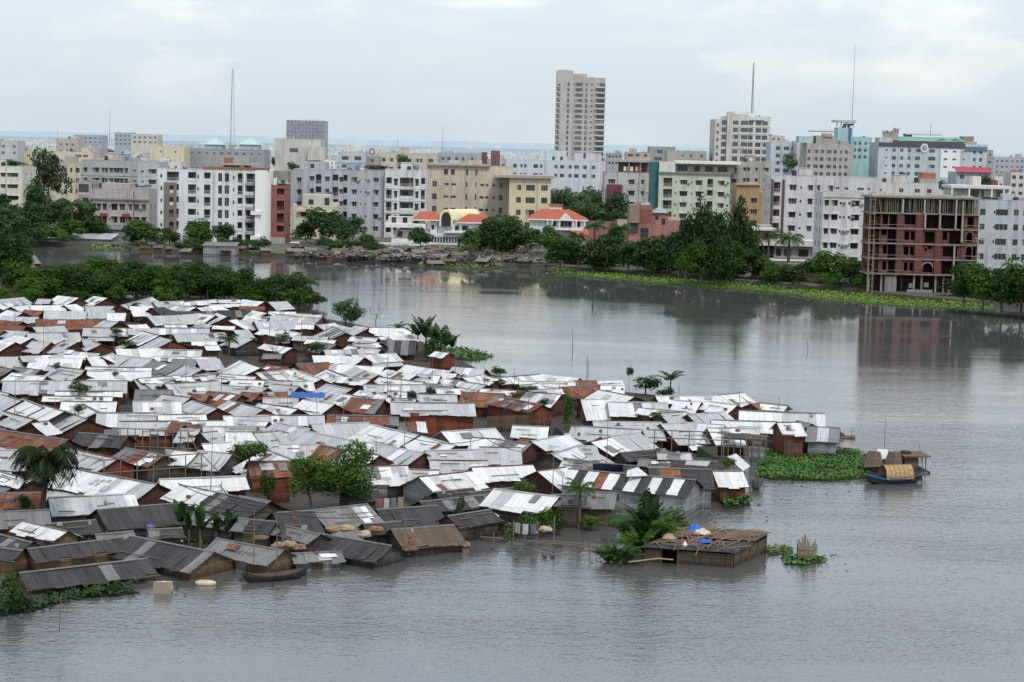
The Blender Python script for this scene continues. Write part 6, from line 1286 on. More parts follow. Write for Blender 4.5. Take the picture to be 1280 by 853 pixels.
# ---- masts
def mast(px, yb, yt, Y, label, lattice=True, r0=.9):
    A, T = aty(px, yb, Y), aty(px, yt, Y); r = thing('antenna_mast', label, 'mast', (A.x, Y, A.z)); H = T.z - A.z; mb = MB(); m = flat((.38, .33, .33))
    if lattice:
        q = lambda k, f: (math.cos(k * 2 * PI / 3 + .3) * r0 * (1 - .75 * f), math.sin(k * 2 * PI / 3 + .3) * r0 * (1 - .75 * f), H * f)
        for k in range(3): mb.tube([q(k, 0), q(k, 1)], .12, 4)
        mb.build('leg_frame', m, r); mb = MB(); n = 22
        for i in range(n):
            for k in range(3): mb.tube([q(k, i / n), q((k + 1) % 3, (i + 1) / n)], .055, 3)
        mb.build('bracing', m, r)
    else: mb.tube([(0, 0, 0), (0, 0, H)], [r0 * .22, r0 * .08], 5); mb.build('pole', m, r)
mast(290, 184, 86, 1300, 'tallest lattice mast on the left skyline', True, 2.0); mast(940, 142, 78, 862, 'red grey lattice mast on the white stepped tower', True, .55); mast(1065, 152, 57, 792, 'thin mast on the cyan lookout tower', False, .8)
mast(553, 196, 158, 1200, 'short mast on the central horizon', False, 1.6); mast(137, 178, 135, 1600, 'faint thin mast on the far left skyline', False, 1.4); mast(1163, 169, 152, 762, 'short mast on the green roofed block', False, .8); mast(72, 190, 160, 900, 'thin pole mast over the pinkish cream offices', False, .7); mast(62, 190, 161, 900, 'thin pole mast left of its twin over the pinkish offices', False, .6); mast(497, 182, 166, 1500, 'tiny mast on horizon left of the central mast', False, 1.2)
# ---- sheds and shanties on the far bank
def shed(label, x0, x1, yt, yb, Y, wk, rk, d=5, tilt=.5, name='shed'):
    xc = (x0 + x1) / 2; A, B = aty(x0, yb, Y), aty(x1, yb, Y); W = B.x - A.x; zt, z0 = zpx(xc, yt, Y), -.6; r = thing(name, label, 'shed', (A.x, Y, 0)); mb = MB(); mb.box(0, W, 0, d, z0, zt); mb.build('wall', bamboo(wk), r)
    mb = MB(); mb.face([(-.3, -.4, zt + .02), (W + .3, -.4, zt + .02), (W + .3, d + .3, zt + tilt), (-.3, d + .3, zt + tilt)], 0, [(0, 3), (W, 3), (W, 0), (0, 0)]); mb.face([(-.3, -.4, zt + .01), (-.3, d + .3, zt + tilt - .02), (-.3, d + .3, zt - .1), (-.3, -.4, zt - .1)]); mb.build('roof', tin(rk), r); return r
shed('long low grey shed standing in the water on the left shore', 45, 138, 298.5, 309, 466, 'g', 'G', 9, 1.0); shed('small grey boxy shed by the white balcony block', 254, 294, 307.5, 320, 436, 'g', 'N', 5, .6); shed('low dark shed with pale roof left of shore trees', 166, 192, 310.5, 315, 452, 'd', 'G', 4, .4)
shed('flat pale shed roof behind the long grey shed', 112, 158, 287, 298, 488, 'g', 'N', 8, .8); shed('dark low waterside shed beside the balcony block', 196, 226, 309.5, 315, 448, 'd', 'D', 4, .5); shed('white roofed low shed among right shore plants', 946, 976, 343, 352, 392, 'g', 'G', 5, .7); shed('flat grey roofed shed under the whitewashed block', 992, 1038, 336, 350, 396, 'd', 'N', 8, .6); shed('small pale tin shed left of the brick shell', 1046, 1058, 352, 358, 372, 'g', 'G', 2, .3)
shed('white pump house box by the lilac block', 364, 372, 304, 312, 468, 'g', 'W', 2, .2); shed('small white pillar box on the right weed bank', 848, 853, 336, 344, 402, 'g', 'W', 1.2, .1)
sr = random.Random(5); SH = [Vector((p.x, p.y, 0)) for p in (at(x, y, 0) for x, y in SHORE)]
def shanty(px, py, wpx, i):
    B = at(px, py, .5); s = F_PX / B.y; W = wpx / s; d = sr.uniform(3, 5); h = sr.uniform(.7, 1.5); r = thing('shanty_shack', None, 'shack', (B.x, B.y, 0), sr.uniform(-.3, .3), 'brown shacks on the far bank')
    mb = MB(); mb.box(-W / 2, W / 2, 0, d, -.8, h); mb.build('wall', bamboo(sr.choice('kdkt')), r); mb = MB(); n = 5; hh = [sr.uniform(.1, .35) for _ in range(n + 1)]
    for j in range(n):
        a, b = -W / 2 - .3 + (W + .6) * j / n, -W / 2 - .3 + (W + .6) * (j + 1) / n
        mb.face([(a, -.4, h + hh[j] * .2), (b, -.4, h + hh[j + 1] * .2), (b, d * .5, h + .35 + hh[j + 1]), (a, d * .5, h + .35 + hh[j])], 0, [(a, 3), (b, 3), (b, 1.5), (a, 1.5)]); mb.face([(a, d * .5, h + .35 + hh[j]), (b, d * .5, h + .35 + hh[j + 1]), (b, d + .3, h + hh[j + 1] * .4), (a, d + .3, h + hh[j] * .4)], 0, [(a, 1.5), (b, 1.5), (b, 0), (a, 0)])
    k = sr.choice('TTTNNTTDD'); mb.build('roof', tin(k), r); auto(r, {'T': 'low brown thatched shack', 'N': 'low dull grey shack', 'G': 'low pale roofed shack', 'D': 'low black roofed shack'}[k], 'far', (B.x, B.y, h))
for i in range(62):
    f = i / 62; px = 368 + f * 180 + sr.uniform(-6, 6); lo = 321 + f * 9; shanty(px, lo - 1 - (i * 7 % 13), sr.uniform(10, 20), i)
for i in range(30):
    f = i / 30; px = 548 + f * 190 + sr.uniform(-6, 6); shanty(px, 331 + f * 2 - (i * 5 % 9), sr.uniform(10, 18), i)
for i in range(10): shanty(180 + i * 17, 316 - (i % 3) * 2 + i * .3, 11, i)
# rubbish and driftwood strewn between the shacks: uncountable
mb = MB()
for i in range(2600):
    px = sr.uniform(365, 740); yy = 322 + (px - 365) / 375 * 11; p = at(px, yy - sr.uniform(0, 17), LAND_Z); s = sr.uniform(.25, .9); a = sr.uniform(0, 6.28); z = sr.uniform(.02, .9)
    mb.face([(p.x + s * math.cos(a + q) , p.y + s * math.sin(a + q), LAND_Z + z + .25 * s * math.sin(q * 2 + a)) for q in (0, 1.6, 3.1, 4.7)], sr.choice((0, 0, 0, 1, 2, 3)))
tag(mb.build('rubbish', [flat((.09, .065, .045)), flat((.17, .14, .11)), flat((.055, .045, .038)), flat((.30, .28, .26))]), 'brown rubbish and driftwood strewn along the far bank', 'rubbish', kind='stuff')
# ---------------------------------------------------------------- boats, rafts, people, poles
def hull(L, B, H, sheer, mats, r, rim=.05):
    """open wooden boat, rising at both ends"""
    n = 18; mb = MB(); ins = MB(); S = []
    for i in range(n + 1):
        f = -1 + 2 * i / n; w = B / 2 * max(.03, (1 - abs(f) ** 2.4)); zt = H + sheer * abs(f) ** 2.2; zb = .04 + (zt - .12) * abs(f) ** 5 - .18
        S.append([(f * L / 2, -w, zt), (f * L / 2, -w * .9, zt - .16), (f * L / 2, -w * .62, zb + .1), (f * L / 2, 0, zb), (f * L / 2, w * .62, zb + .1), (f * L / 2, w * .9, zt - .16), (f * L / 2, w, zt)])
    for i in range(n):
        for k in range(6):
            mb.face([S[i][k], S[i + 1][k], S[i + 1][k + 1], S[i][k + 1]], 0 if k in (0, 5) else 1)
        q = lambda p, e: (p[0], p[1] * .9, p[2] - e)
        ins.face([q(S[i][0], .01), q(S[i + 1][0], .01), (S[i + 1][0][0], 0, .12), (S[i][0][0], 0, .12)]); ins.face([q(S[i + 1][6], .01), q(S[i][6], .01), (S[i][0][0], 0, .12), (S[i + 1][0][0], 0, .12)])
    h = mb.build('hull', mats, r); ins.build('hull_lining', flat((.07, .05, .035)), h); return h
def blue_boat():
    A, Bp = at(1081, 605, 0), at(1153, 603, 0); c = (A + Bp) / 2; d = Bp - A; L = d.length; r = thing('covered_boat', 'blue wooden boat with bamboo mat canopy at the right', 'boat', c, math.atan2(d.y, d.x)); 
    hull(L, 1.7, .5, .42, [flat((.035, .15, .36), .5), flat((.02, .025, .03))], r)
    mb = MB(); x0, x1, R = -L * .20, L * .27, .78; n = 12
    def arch(mb, xa, xb, R0, R1, mi=0):
        for k in range(n):
            a, b = PI * k / n, PI * (k + 1) / n
            mb.face([(xa, -R0 * math.cos(a), .45 + R0 * 1.35 * math.sin(a) ** .8), (xb, -R1 * math.cos(a), .45 + R1 * 1.35 * math.sin(a) ** .8), (xb, -R1 * math.cos(b), .45 + R1 * 1.35 * math.sin(b) ** .8), (xa, -R0 * math.cos(b), .45 + R0 * 1.35 * math.sin(b) ** .8)], mi, [(xa, k * .2), (xb, k * .2), (xb, k * .2 + .2), (xa, k * .2 + .2)])
    ns = 6
    for i in range(ns): a = x0 + (x1 - x0) * i / ns; b = x0 + (x1 - x0) * (i + 1) / ns; arch(mb, a, b + .02, R * (1 + .012 * (i % 2)), R * (1.01))
    t = NT('canopy_matting'); uv = t.n('ShaderNodeUVMap'); nn = t.noise(t.map(uv.outputs[0], (9, 5, 1)), 1, 3); cm = t.finish(t.mix(t.ramp(nn, .3, .7), (.21, .14, .07), (.42, .30, .165)), .9, nn, .02)
    cn = mb.build('canopy', cm, r); mb = MB()
    for i in range(ns + 1):
        a = x0 + (x1 - x0) * i / ns; mb.tube([(a, -R * 1.03 * math.cos(PI * k / 10), .45 + R * 1.40 * math.sin(PI * k / 10) ** .8) for k in range(11)], .022, 4)
    mb.tube([(x0, -R * 1.02, .62), (x1, -R * 1.02, .62)], .03, 4); mb.build('canopy_hoop', flat((.28, .17, .07)), cn)
    mb = MB(); mb.box(-L * .42, L * .42, -.5, .5, .26, .30); mb.build('deck', bamboo('k'), r)
    mb = MB(); mb.tube([(L * .33, -.3, .5), (L * .46, -.7, .9)], .035, 5); mb.box(L * .44, L * .52, -.75, -.68, .8, .98); mb.build('steering_oar', POLE, r)
blue_boat()
def hut_raft():
    for (lab, p, q, z, w, h, kr, kw) in (('brown house raft with pitched mat roof behind the blue boat', (1084, 598), (1139, 600), 0, 2.6, 1.45, 'T', 'k'), ('flat roofed brown raft shelter at the far right', (1134, 597), (1163, 597), 0, 2.4, 1.35, 'T', 'k')):
        A, B = at(*p, z), at(*q, z); A.y += 3.2; B.y += 3.2; d = B - A; L = d.length; r = thing('house_raft', lab, 'raft', (A + B) / 2, math.atan2(d.y, d.x))
        mb = MB(); mb.box(-L / 2 - .2, L / 2 + .2, -w / 2 - .2, w / 2 + .2, -.1, .18); mb.build('raft_deck', bamboo('d'), r); mb = MB()
        if 'pitched' in lab:
            mb.box(-L * .46, L * .46, -w * .4, w * .4, .19, .8); mb.build('wall', bamboo('k'), r)
            for c in (-L * .22, L * .24):
                rb = MB(); a, b = c - L * .24, c + L * .2
                for sg in (-1, 1): rb.face([(a, sg * w * .55, .62), (b, sg * w * .5, .7), (b - .1, 0, 1.75), (a + .5, 0, 1.85)][::sg], 0, [(0, 0), (2, 0), (2, 1.5), (0, 1.5)])
                rb.face([(b, -w * .5, .7), (b, w * .5, .7), (b - .1, 0, 1.75)]); rb.face([(a, w * .55, .62), (a, -w * .55, .62), (a + .5, 0, 1.85)]); rb.build('roof', bamboo('k'), r)
            wb = MB(); wb.face([(-.35, -.2, 1.2), (.5, -.2, 1.2), (.4, .1, 2.0), (-.5, .1, 2.0)]); wb.build('white_cloth', flat((.7, .7, .68)), r)
        else:
            mb.box(-L * .46, L * .1, -w * .42, w * .42, .19, 1.3); mb.build('wall', bamboo('t'), r); pb = MB()
            for x in (L * .3, L * .46): pb.tube([(x, -w * .4, .1), (x, -w * .4, 1.4)], .05, 5); pb.tube([(x, w * .4, .1), (x, w * .4, 1.4)], .05, 5)
            pb.build('post', POLE, r); rb = MB(); rb.box(-L * .55, L * .62, -w * .55, w * .55, 1.38, 1.5); rb.build('roof', bamboo('t'), r); tb = MB(); tb.lathe([(0, 1.75), (.42, 1.7), (.5, 1.56), (.42, 1.505), (0, 1.505)], (-L * .25, .1), 12); tb.build('black_basin', flat((.02, .02, .02)), r)
    p = at(1130, 596, 0)
hut_raft()
# the floating hut in the middle of the water
def raft_hut():
    A, B = at(806, 704, 0), at(917, 711, 0); Cc = at(957, 692, 0); d = B - A; L = d.length; rz = math.atan2(d.y, d.x); r = thing('house_raft', 'low flat roofed raft hut with blue cloths floating before the settlement', 'raft', A, rz)
    loc = Matrix.Rotation(-rz, 3, 'Z') @ (Cc - A); W = max(3.0, loc.y); sk = loc.x - L     # depth and shear of the plan
    P = lambda u, v, z: (u * L + sk * v, W * v, z); h0, h1 = 1.05, 1.25; mb = MB(); n = 12
    def wq(a, b, z0, za, zb, gap=False): mb.face([(*a[:2], z0), (*b[:2], z0), (*b[:2], zb), (*a[:2], za)], 0, [(0, z0), (math.dist(a[:2], b[:2]), z0), (math.dist(a[:2], b[:2]), zb), (0, za)])
    wq(P(.0, 0, 0), P(.17, 0, 0), -.4, h0 - .12, h0 - .12); wq(P(.37, 0, 0), P(.98, 0, 0), -.4, h0 - .12, h0 - .12)
    for a, b in ((.0, .2), (.26, .46), (.5, .72), (.76, 1.0)): wq(P(1, a, 0), P(1, b, 0), -.4, h0 + .02, h0 + .05)
    wq(P(1, 1, 0), P(0, 1, 0), -.4, h1, h1); wq(P(0, 1, 0), P(0, 0, 0), -.4, h1, h0); mb.build('wall', bamboo('k'), r)
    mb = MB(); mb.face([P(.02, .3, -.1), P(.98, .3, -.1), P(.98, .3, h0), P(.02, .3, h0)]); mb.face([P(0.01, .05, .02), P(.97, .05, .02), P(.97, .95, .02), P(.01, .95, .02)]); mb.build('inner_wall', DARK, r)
    mb = MB(); rr = random.Random(2)
    for i in range(10):
        for j in range(4):
            u0, u1, v0, v1 = -.03 + 1.06 * i / 10, -.03 + 1.06 * (i + 1.05) / 10, -.06 + .62 * j / 4, -.06 + .62 * (j + 1.1) / 4; z = h0 + .03 + .02 * j + rr.uniform(0, .03); mb.face([P(u0, v0, z), P(u1, v0, z + rr.gauss(0, .01)), P(u1, v1, z + .05), P(u0, v1, z + .05)], 0, [(u0 * L, v0 * W), (u1 * L, v0 * W), (u1 * L, v1 * W), (u0 * L, v1 * W)])
    mb.build('front_roof', tin('D'), r); mb = MB()
    for i in range(14):
        u0, u1 = -.02 + 1.05 * i / 14, -.02 + 1.05 * (i + 1.1) / 14; z = h1 + .15 + rr.uniform(0, .06); e = rr.uniform(-.04, .03); mb.face([P(u0, .52 + e, z - .1), P(u1, .52 + e, z - .1), P(u1, 1.04 + e, z + .02), P(u0, 1.04 + e, z + .05)], 0, [(u0 * L, 0), (u1 * L, 0), (u1 * L, 2), (u0 * L, 2)])
    for i in range(9): u = rr.uniform(0, .6); v = rr.uniform(0, .4); mb.face([P(u, v, h0 + .2), P(u + .08, v + .02, h0 + .19), P(u + .09, v + .12, h0 + .22), P(u + .01, v + .1, h0 + .24)])
    mb.build('back_roof', tin('T'), r); mb = MB()
    for i in range(95): u, v = rr.uniform(0, .95), rr.uniform(0, 1); l = rr.uniform(.08, .22); a = rr.gauss(0, .2); mb.tube([P(u, v, h0 + .2 + .28 * (v > .5)), P(u + l, v + a, h0 + .22 + .28 * (v + a > .5))], .028, 4)
    for u in (.42, .62, .82): mb.tube([P(u, -.05, h0 + .1), P(u + .06, .6, h0 + .3)], .035, 4)
    mb.build('roof_stick', flat((.24, .17, .11)), r); mb = MB()
    for u, v in ((0, 0), (.18, 0), (.37, 0), (.98, 0), (1, .23), (1, .48), (1, .74), (1, 1), (0, 1)): mb.tube([P(u, v, -.6), P(u, v, h0 + .3)], .06, 5)
    mb.build('post', flat((.09, .07, .055)), r); mb = MB(); mb.tube([P(-.06, -.3, .35), P(.2, -.12, .5), P(.36, -.1, .45)], .05, 5); mb.build('boat_pole', flat((.36, .27, .17)), r)
    def cloth(u, v, z, w, d, hgt, m, nm, lab, cat):
        cb = MB(); n = 9; rr2 = random.Random(int(u * 97)); H = [[hgt * max(0, 1 - ((i / n - .5) ** 2 + (j / n - .5) ** 2) * 3.6) * rr2.uniform(.6, 1.15) for j in range(n + 1)] for i in range(n + 1)]
        for i in range(n):
            for j in range(n): cb.face([(w * (a / n - .5), d * (b / n - .5), H[a][b]) for a, b in ((i, j), (i + 1, j), (i + 1, j + 1), (i, j + 1))])
        o = cb.build(nm, m, None, True); o.matrix_world = Matrix.Translation(A) @ Matrix.Rotation(rz, 4, 'Z') @ Matrix.Translation(P(u, v, z)); tag(o, lab, cat)
    BLU = flat((.02, .12, .48), .5); cloth(.24, .80, h1 + .22, 1.0, .9, .5, BLU, 'tarpaulin', 'crumpled blue tarpaulin heap at the back of the raft hut roof', 'tarpaulin'); cloth(.52, .36, h0 + .22, 1.05, .7, .16, BLU, 'tarpaulin', 'flat blue tarpaulin in the middle of the raft hut roof', 'tarpaulin'); cloth(.38, .68, h1 + .2, 1.2, .9, .36, flat((.55, .50, .40)), 'sacking', 'pale sacking bundle between the blue tarpaulins', 'sack'); cloth(.10, .42, h0 + .25, .9, .8, .3, flat((.33, .24, .17)), 'sacking', 'brown bundle at the left end of the raft hut roof', 'sack')
    cb = MB(); cb.lathe([(0, 0), (.12, .02), (.16, .12), (.05, .32), (0, .36)], (0, 0), 8); o = cb.build('plastic_bag', WHITEP); o.matrix_world = Matrix.Translation(A) @ Matrix.Rotation(rz, 4, 'Z') @ Matrix.Translation(P(.42, .07, h0 + .12)); tag(o, 'small white bag on the front edge of the raft hut roof', 'bag')
raft_hut()
def stake_pen():
    c = at(1008, 697, 0); r = thing('stake_pen', 'small pen of upright bamboo stakes standing in the water', 'stake pen', c); rr = random.Random(8); mb = MB()
    for i in range(34):
        a = 2 * PI * i / 34; x, y = .62 * math.cos(a), .5 * math.sin(a); mb.tube([(x, y, -.5), (x + rr.gauss(0, .03), y, .95 + rr.uniform(-.12, .35) + (.5 if i in (23, 24, 25) else 0))], rr.uniform(.035, .05), 5)
    mb.build('stake', flat((.30, .23, .16)), r); mb = MB(); mb.tube([(.66 * math.cos(2 * PI * k / 20), .54 * math.sin(2 * PI * k / 20), .6) for k in range(21)], .03, 4); mb.build('hoop', POLE, r)
stake_pen()
def net_post():
    c = at(925, 618, 0); c = at(945, 612, 0); r = thing('basket_stand', 'dark basket stand on short legs in the water by the weed', 'stand', c); mb = MB(); mb.lathe([(.25, .0), (.42, .25), (.48, .8), (.45, .82), (.3, .3), (.0, .2)], (0, 0), 12); mb.build('basket', bamboo('d'), r); mb = MB()
    for a in range(5): mb.tube([(.6 * math.cos(a * 1.26), .6 * math.sin(a * 1.26), -.4), (.5 * math.cos(a * 1.26), .5 * math.sin(a * 1.26), 1.0)], .04, 5)
    mb.build('leg', POLE, r)
net_post()
# dark boat and bits moored at the lower left
def dark_boat(p, q, lab, B=1.1, col=(.035, .03, .028)):
    A, C = at(*p, 0), at(*q, 0); d = C - A; r = thing('wooden_boat', lab, 'boat', (A + C) / 2, math.atan2(d.y, d.x)); hull(d.length, B, .38, .3, [flat(col), flat(tuple(x * .6 for x in col))], r); mb = MB()
    for f in (-.22, .05, .28): mb.box(d.length * f - .08, d.length * f + .08, -B * .36, B * .36, .24, .28)
    mb.build('thwart', bamboo('k'), r); return r
dark_boat((302, 729), (384, 722), 'dark slender wooden boat moored below the grey gabled hut')
def loose(lab, name, cat, px, py, fn, mats, z=0., rz=0.):
    p = at(px, py, z); mb = MB(); fn(mb); o = mb.build(name, mats); o.location = p; o.rotation_euler.z = rz; return tag(o, lab, cat)
def crate(mb):
    for k in range(4):
        for j in range(3): mb.box(-.48 + j * .33, -.18 + j * .33, -.3, .3, .02 + k * .21 - .2, .20 + k * .21 - .2, (k + j) % 2)
    mb.box(-.52, .52, -.34, -.31, -.4, .72, 2); mb.box(-.52, .52, .31, .34, -.4, .6, 2)
loose('stacked white woven crates at the corner of the long black hut', 'woven_crate', 'crate', 204, 741, crate, [flat((.60, .59, .55)), flat((.34, .33, .30)), flat((.30, .25, .18))])
def foam(mb): mb.lathe([(0, -.05), (.42, -.05), (.55, .05), (.56, .2), (.42, .30), (0, .33)], (0, 0), 14)
o = loose('pale rounded foam float under the tan gable', 'foam_float', 'float', 257, 731, foam, flat((.55, .46, .34))); o.scale = (1.15, .6, .8)
def drum(mb): mb.lathe([(0, 0), (.3, 0), (.32, .1), (.3, .45), (.32, .8), (.3, .9), (0, .9)], (0, 0), 14)
loose('violet blue plastic drum beside the black roofed hut', 'plastic_drum', 'drum', 188, 674, drum, flat((.10, .10, .22), .5), .3)
LOOSE = []
def sack(mb):
    n, m = 10, 7
    def q(i, j):
        a, b = 2 * PI * i / n, PI * j / m; d = Vector((math.cos(a) * math.sin(b), math.sin(a) * math.sin(b), -math.cos(b))); d *= .36 * (1 + .45 * noise.noise(d * 1.7 + Vector((len(LOOSE), 0, 0)))); return (d.x * 1.25, d.y, .22 + d.z * .72)
    for i in range(n):
        for j in range(m): mb.face([q(i, j), q(i + 1, j), q(i + 1, j + 1), q(i, j + 1)])
    LOOSE.append(1)
for px, py, z, c, lab in ((417, 665, 1.5, (.42, .26, .13), 'round brown woven basket on the grey roofs by the water'), (433, 664, 1.5, (.55, .38, .22), 'big tan sack right of the round brown basket'), (470, 665, 1.4, (.40, .20, .09), 'orange brown bundle on the lower grey roof edge'), (455, 671, 1.3, (.52, .46, .38), 'pale sack between tan sack and orange bundle'), (348, 686, .75, (.36, .24, .14), 'brown sack left on the shed roof by the dark boat'), (362, 684, 1.0, (.40, .30, .18), 'straw bundle in the middle of the low shed roof'), (374, 688, .9, (.28, .18, .11), 'dark brown sack at the right of the low shed roof'), (578, 684, 0, (.45, .28, .14), 'clay coloured sack at the waterline by the thatched hut'), (615, 649, .8, (.55, .50, .42), 'pale sack heap among waterside rubbish'), (682, 665, .4, (.55, .50, .40), 'pale sack under the white roofed hut by the bushes'), (325, 676, .9, (.22, .15, .10), 'tan mat roll near the blue lattice box')):
    c = tuple(x * .75 for x in c); o = loose(lab, 'sack' if 'basket' not in lab else 'woven_basket', 'sack' if 'basket' not in lab else 'basket', px, py, sack, flat(c), z); o.scale = (1.1, .9, .85)
def lattice(mb): mb.box(-.55, .55, -.4, .4, 0, 1.2)
loose('blue lattice tank box beside the front left huts', 'tank_box', 'tank', 306, 674, lattice, flat((.035, .06, .13)), .0); loose('blue cloth bundle box under the thatched roof edge', 'cloth_bundle', 'cloth', 540, 684, lattice, flat((.03, .045, .12)), -.35)
# waterline debris below the bushes
mb = MB(); rr = random.Random(31)
for i in range(700):
    px = rr.choice((rr.uniform(580, 700), rr.uniform(200, 300))); yy = {0: 668, 1: 680, 2: 582}[0 if px > 560 and px < 720 else (1 if px < 400 else 2)] - rr.uniform(0, 26); z = .15 if px < 720 else 2.2; p = at(px, yy, z); s = rr.uniform(.06, .3); a = rr.uniform(0, 6.3)
    mb.face([(p.x + s * math.cos(a + q), p.y + s * math.sin(a + q), z + rr.uniform(0, .25)) for q in (0, 1.3, 3.1, 4.5)], rr.choice((0, 0, 1, 2, 3)))
tag(mb.build('rubbish', [flat((.12, .10, .085)), flat((.32, .28, .23)), flat((.20, .13, .09)), flat((.60, .58, .55))]), 'litter and scrap lying in the gaps between huts', 'rubbish', kind='stuff')
# low plank footbridge / bund in front of the bushes
def footway():
    A, B = at(600, 674, .1), at(765, 686, .1); d = B - A; r = thing('bamboo_footway', 'thin bamboo footway low over the water before the bushes', 'footway', A, math.atan2(d.y, d.x)); L = d.length; mb = MB(); mb.tube([(0, 0, .15), (L * .35, .1, .12), (L * .7, 0, .2), (L, .1, .05)], .05, 5); mb.tube([(L * .3, -.25, .08), (L * .98, -.2, .12)], .04, 5); mb.build('rail', POLE, r); mb = MB()
    for f, h in ((.1, .5), (.34, .5), (.56, 1.9), (.83, 1.0), (.97, .5)): mb.tube([(L * f, 0, -.6), (L * f + .04, 0, h)], .05, 5)
    mb.build('post', POLE, r)
footway()
# fisherman in a canoe beyond the grey hut
def fisher():
    A, B = at(1044, 547, 0), at(1060, 548, 0); d = B - A; r = thing('canoe', 'slim dug out canoe in open water right of grey hut', 'boat', (A + B) / 2, math.atan2(d.y, d.x)); hull(2.6, .6, .2, .12, [flat((.28, .22, .15)), flat((.12, .09, .07))], r)
    loc = (A + B) / 2 + Vector((-.25, 0, .16)); me = bpy.data.meshes.new('person'); 
    V = [(0, 0, .1), (0, 0, .32), (.02, 0, .55), (.03, 0, .62), (.04, 0, .75), (.05, 0, .84), (.02, -.17, .52), (.12, -.24, .34), (.30, -.18, .28), (.02, .17, .52), (.12, .24, .34), (.30, .16, .3), (.10, -.12, .08), (.42, -.16, .26), (.46, -.14, 0), (.10, .12, .08), (.42, .16, .26), (.46, .14, 0)]
    E = [(0, 1), (1, 2), (2, 3), (3, 4), (4, 5), (2, 6), (6, 7), (7, 8), (2, 9), (9, 10), (10, 11), (0, 12), (12, 13), (13, 14), (0, 15), (15, 16), (16, 17)]
    Rr = [.14, .14, .12, .05, .10, .07, .06, .045, .03, .06, .045, .03, .085, .065, .04, .085, .065, .04]
    me.from_pydata(V, E, []); o = link('person', me, None, loc); me.materials.append(flat((.10, .06, .045))); o.modifiers.new('skin', 'SKIN'); 
    for i, q in enumerate(me.skin_vertices[0].data): q.radius = (Rr[i], Rr[i]); q.use_root = i == 0
    o.modifiers.new('smooth', 'SUBSURF').levels = 1; tag(o, 'person sitting bent forward in the slim canoe', 'person')
    mb = MB(); mb.lathe([(.155, .02), (.165, .3), (.15, .5), (.10, .56)], (0, 0), 10); mb.build('shirt', flat((.05, .05, .07)), o)
fisher()
# bamboo poles over the roofs and fishing stakes in the lake
def pole(px, yt, yb, z, grp, phrase, cls, lean=0.0, rad=.035):
    A = at(px, yb, z); h = (yb - yt) / (F_PX / A.y); mb = MB(); mb.tube([(0, 0, -.8), (lean * .5 + .02, 0, h * .5), (lean, 0, h)], [rad, rad * .85, rad * .5], 5); o = mb.build('bamboo_pole', POLE if z else flat((.12, .10, .085))); o.location = A; tag(o, None, 'pole', grp); auto(o, phrase, cls, (A.x, A.y, A.z + h * .5))
for a in [(18, 370, 420), (55, 385, 450), (85, 400, 440), (213, 395, 440), (260, 362, 392), (232, 440, 480), (276, 450, 495), (262, 478, 500), (337, 385, 420), (377, 370, 430), (408, 392, 425), (484, 405, 460), (540, 445, 475), (569, 440, 465), (484, 455, 500), (489, 480, 520), (606, 455, 480), (643, 460, 480), (733, 446, 476), (758, 520, 580), (660, 490, 512), (702, 590, 620), (74, 740, 772), (18, 470, 520), (68, 500, 520), (275, 600, 645), (317, 632, 690), (428, 555, 590), (500, 460, 500), (263, 540, 612), (470, 545, 575), (587, 540, 560), (691, 560, 602), (848, 480, 490), (925, 486, 500), (973, 495, 512), (505, 640, 660), (346, 640, 690), (398, 375, 410), (505, 520, 562), (430, 490, 530), (360, 486, 512), (396, 497, 520), (533, 495, 512)]:
    pole(a[0], a[1], a[2], 1.8, 'bamboo poles over the roofs', 'thin bamboo pole', 'hut', RND.uniform(-.15, .15))
for a in [(397, 344, 374), (447, 340, 367), (482, 346, 367), (578, 346, 365), (716, 413, 437), (919, 413, 436), (533, 350, 362), (468, 350, 364), (610, 352, 362), (652, 336, 358), (702, 345, 360), (1010, 423, 437), (511, 347, 352), (558, 350, 363), (665, 350, 362), (735, 444, 476), (1105, 522, 567), (1151, 555, 575), (1064, 534, 549), (745, 665, 690), (598, 672, 688), (624, 678, 686)]:
    pole(a[0], a[1], a[2], 0, 'fishing stakes in the lake', 'thin fishing stake', 'water', RND.uniform(-.2, .25), .05 if a[2] < 500 else .035)
def duckish(mb):
    mb.lathe([(0, -.02), (.12, .0), (.16, .08), (.1, .15), (0, .17)], (0, 0), 8); mb.tube([(.14, 0, .1), (.2, 0, .26), (.28, 0, .27)], [.05, .035, .02], 5)
for x, y, lab in ((681, 697, 'dark duck swimming ahead of its mate in open water'), (691, 697, 'dark duck trailing behind its mate in open water')): loose(lab, 'duck', 'duck', x, y, duckish, flat((.05, .045, .04)), 0.02, PI)

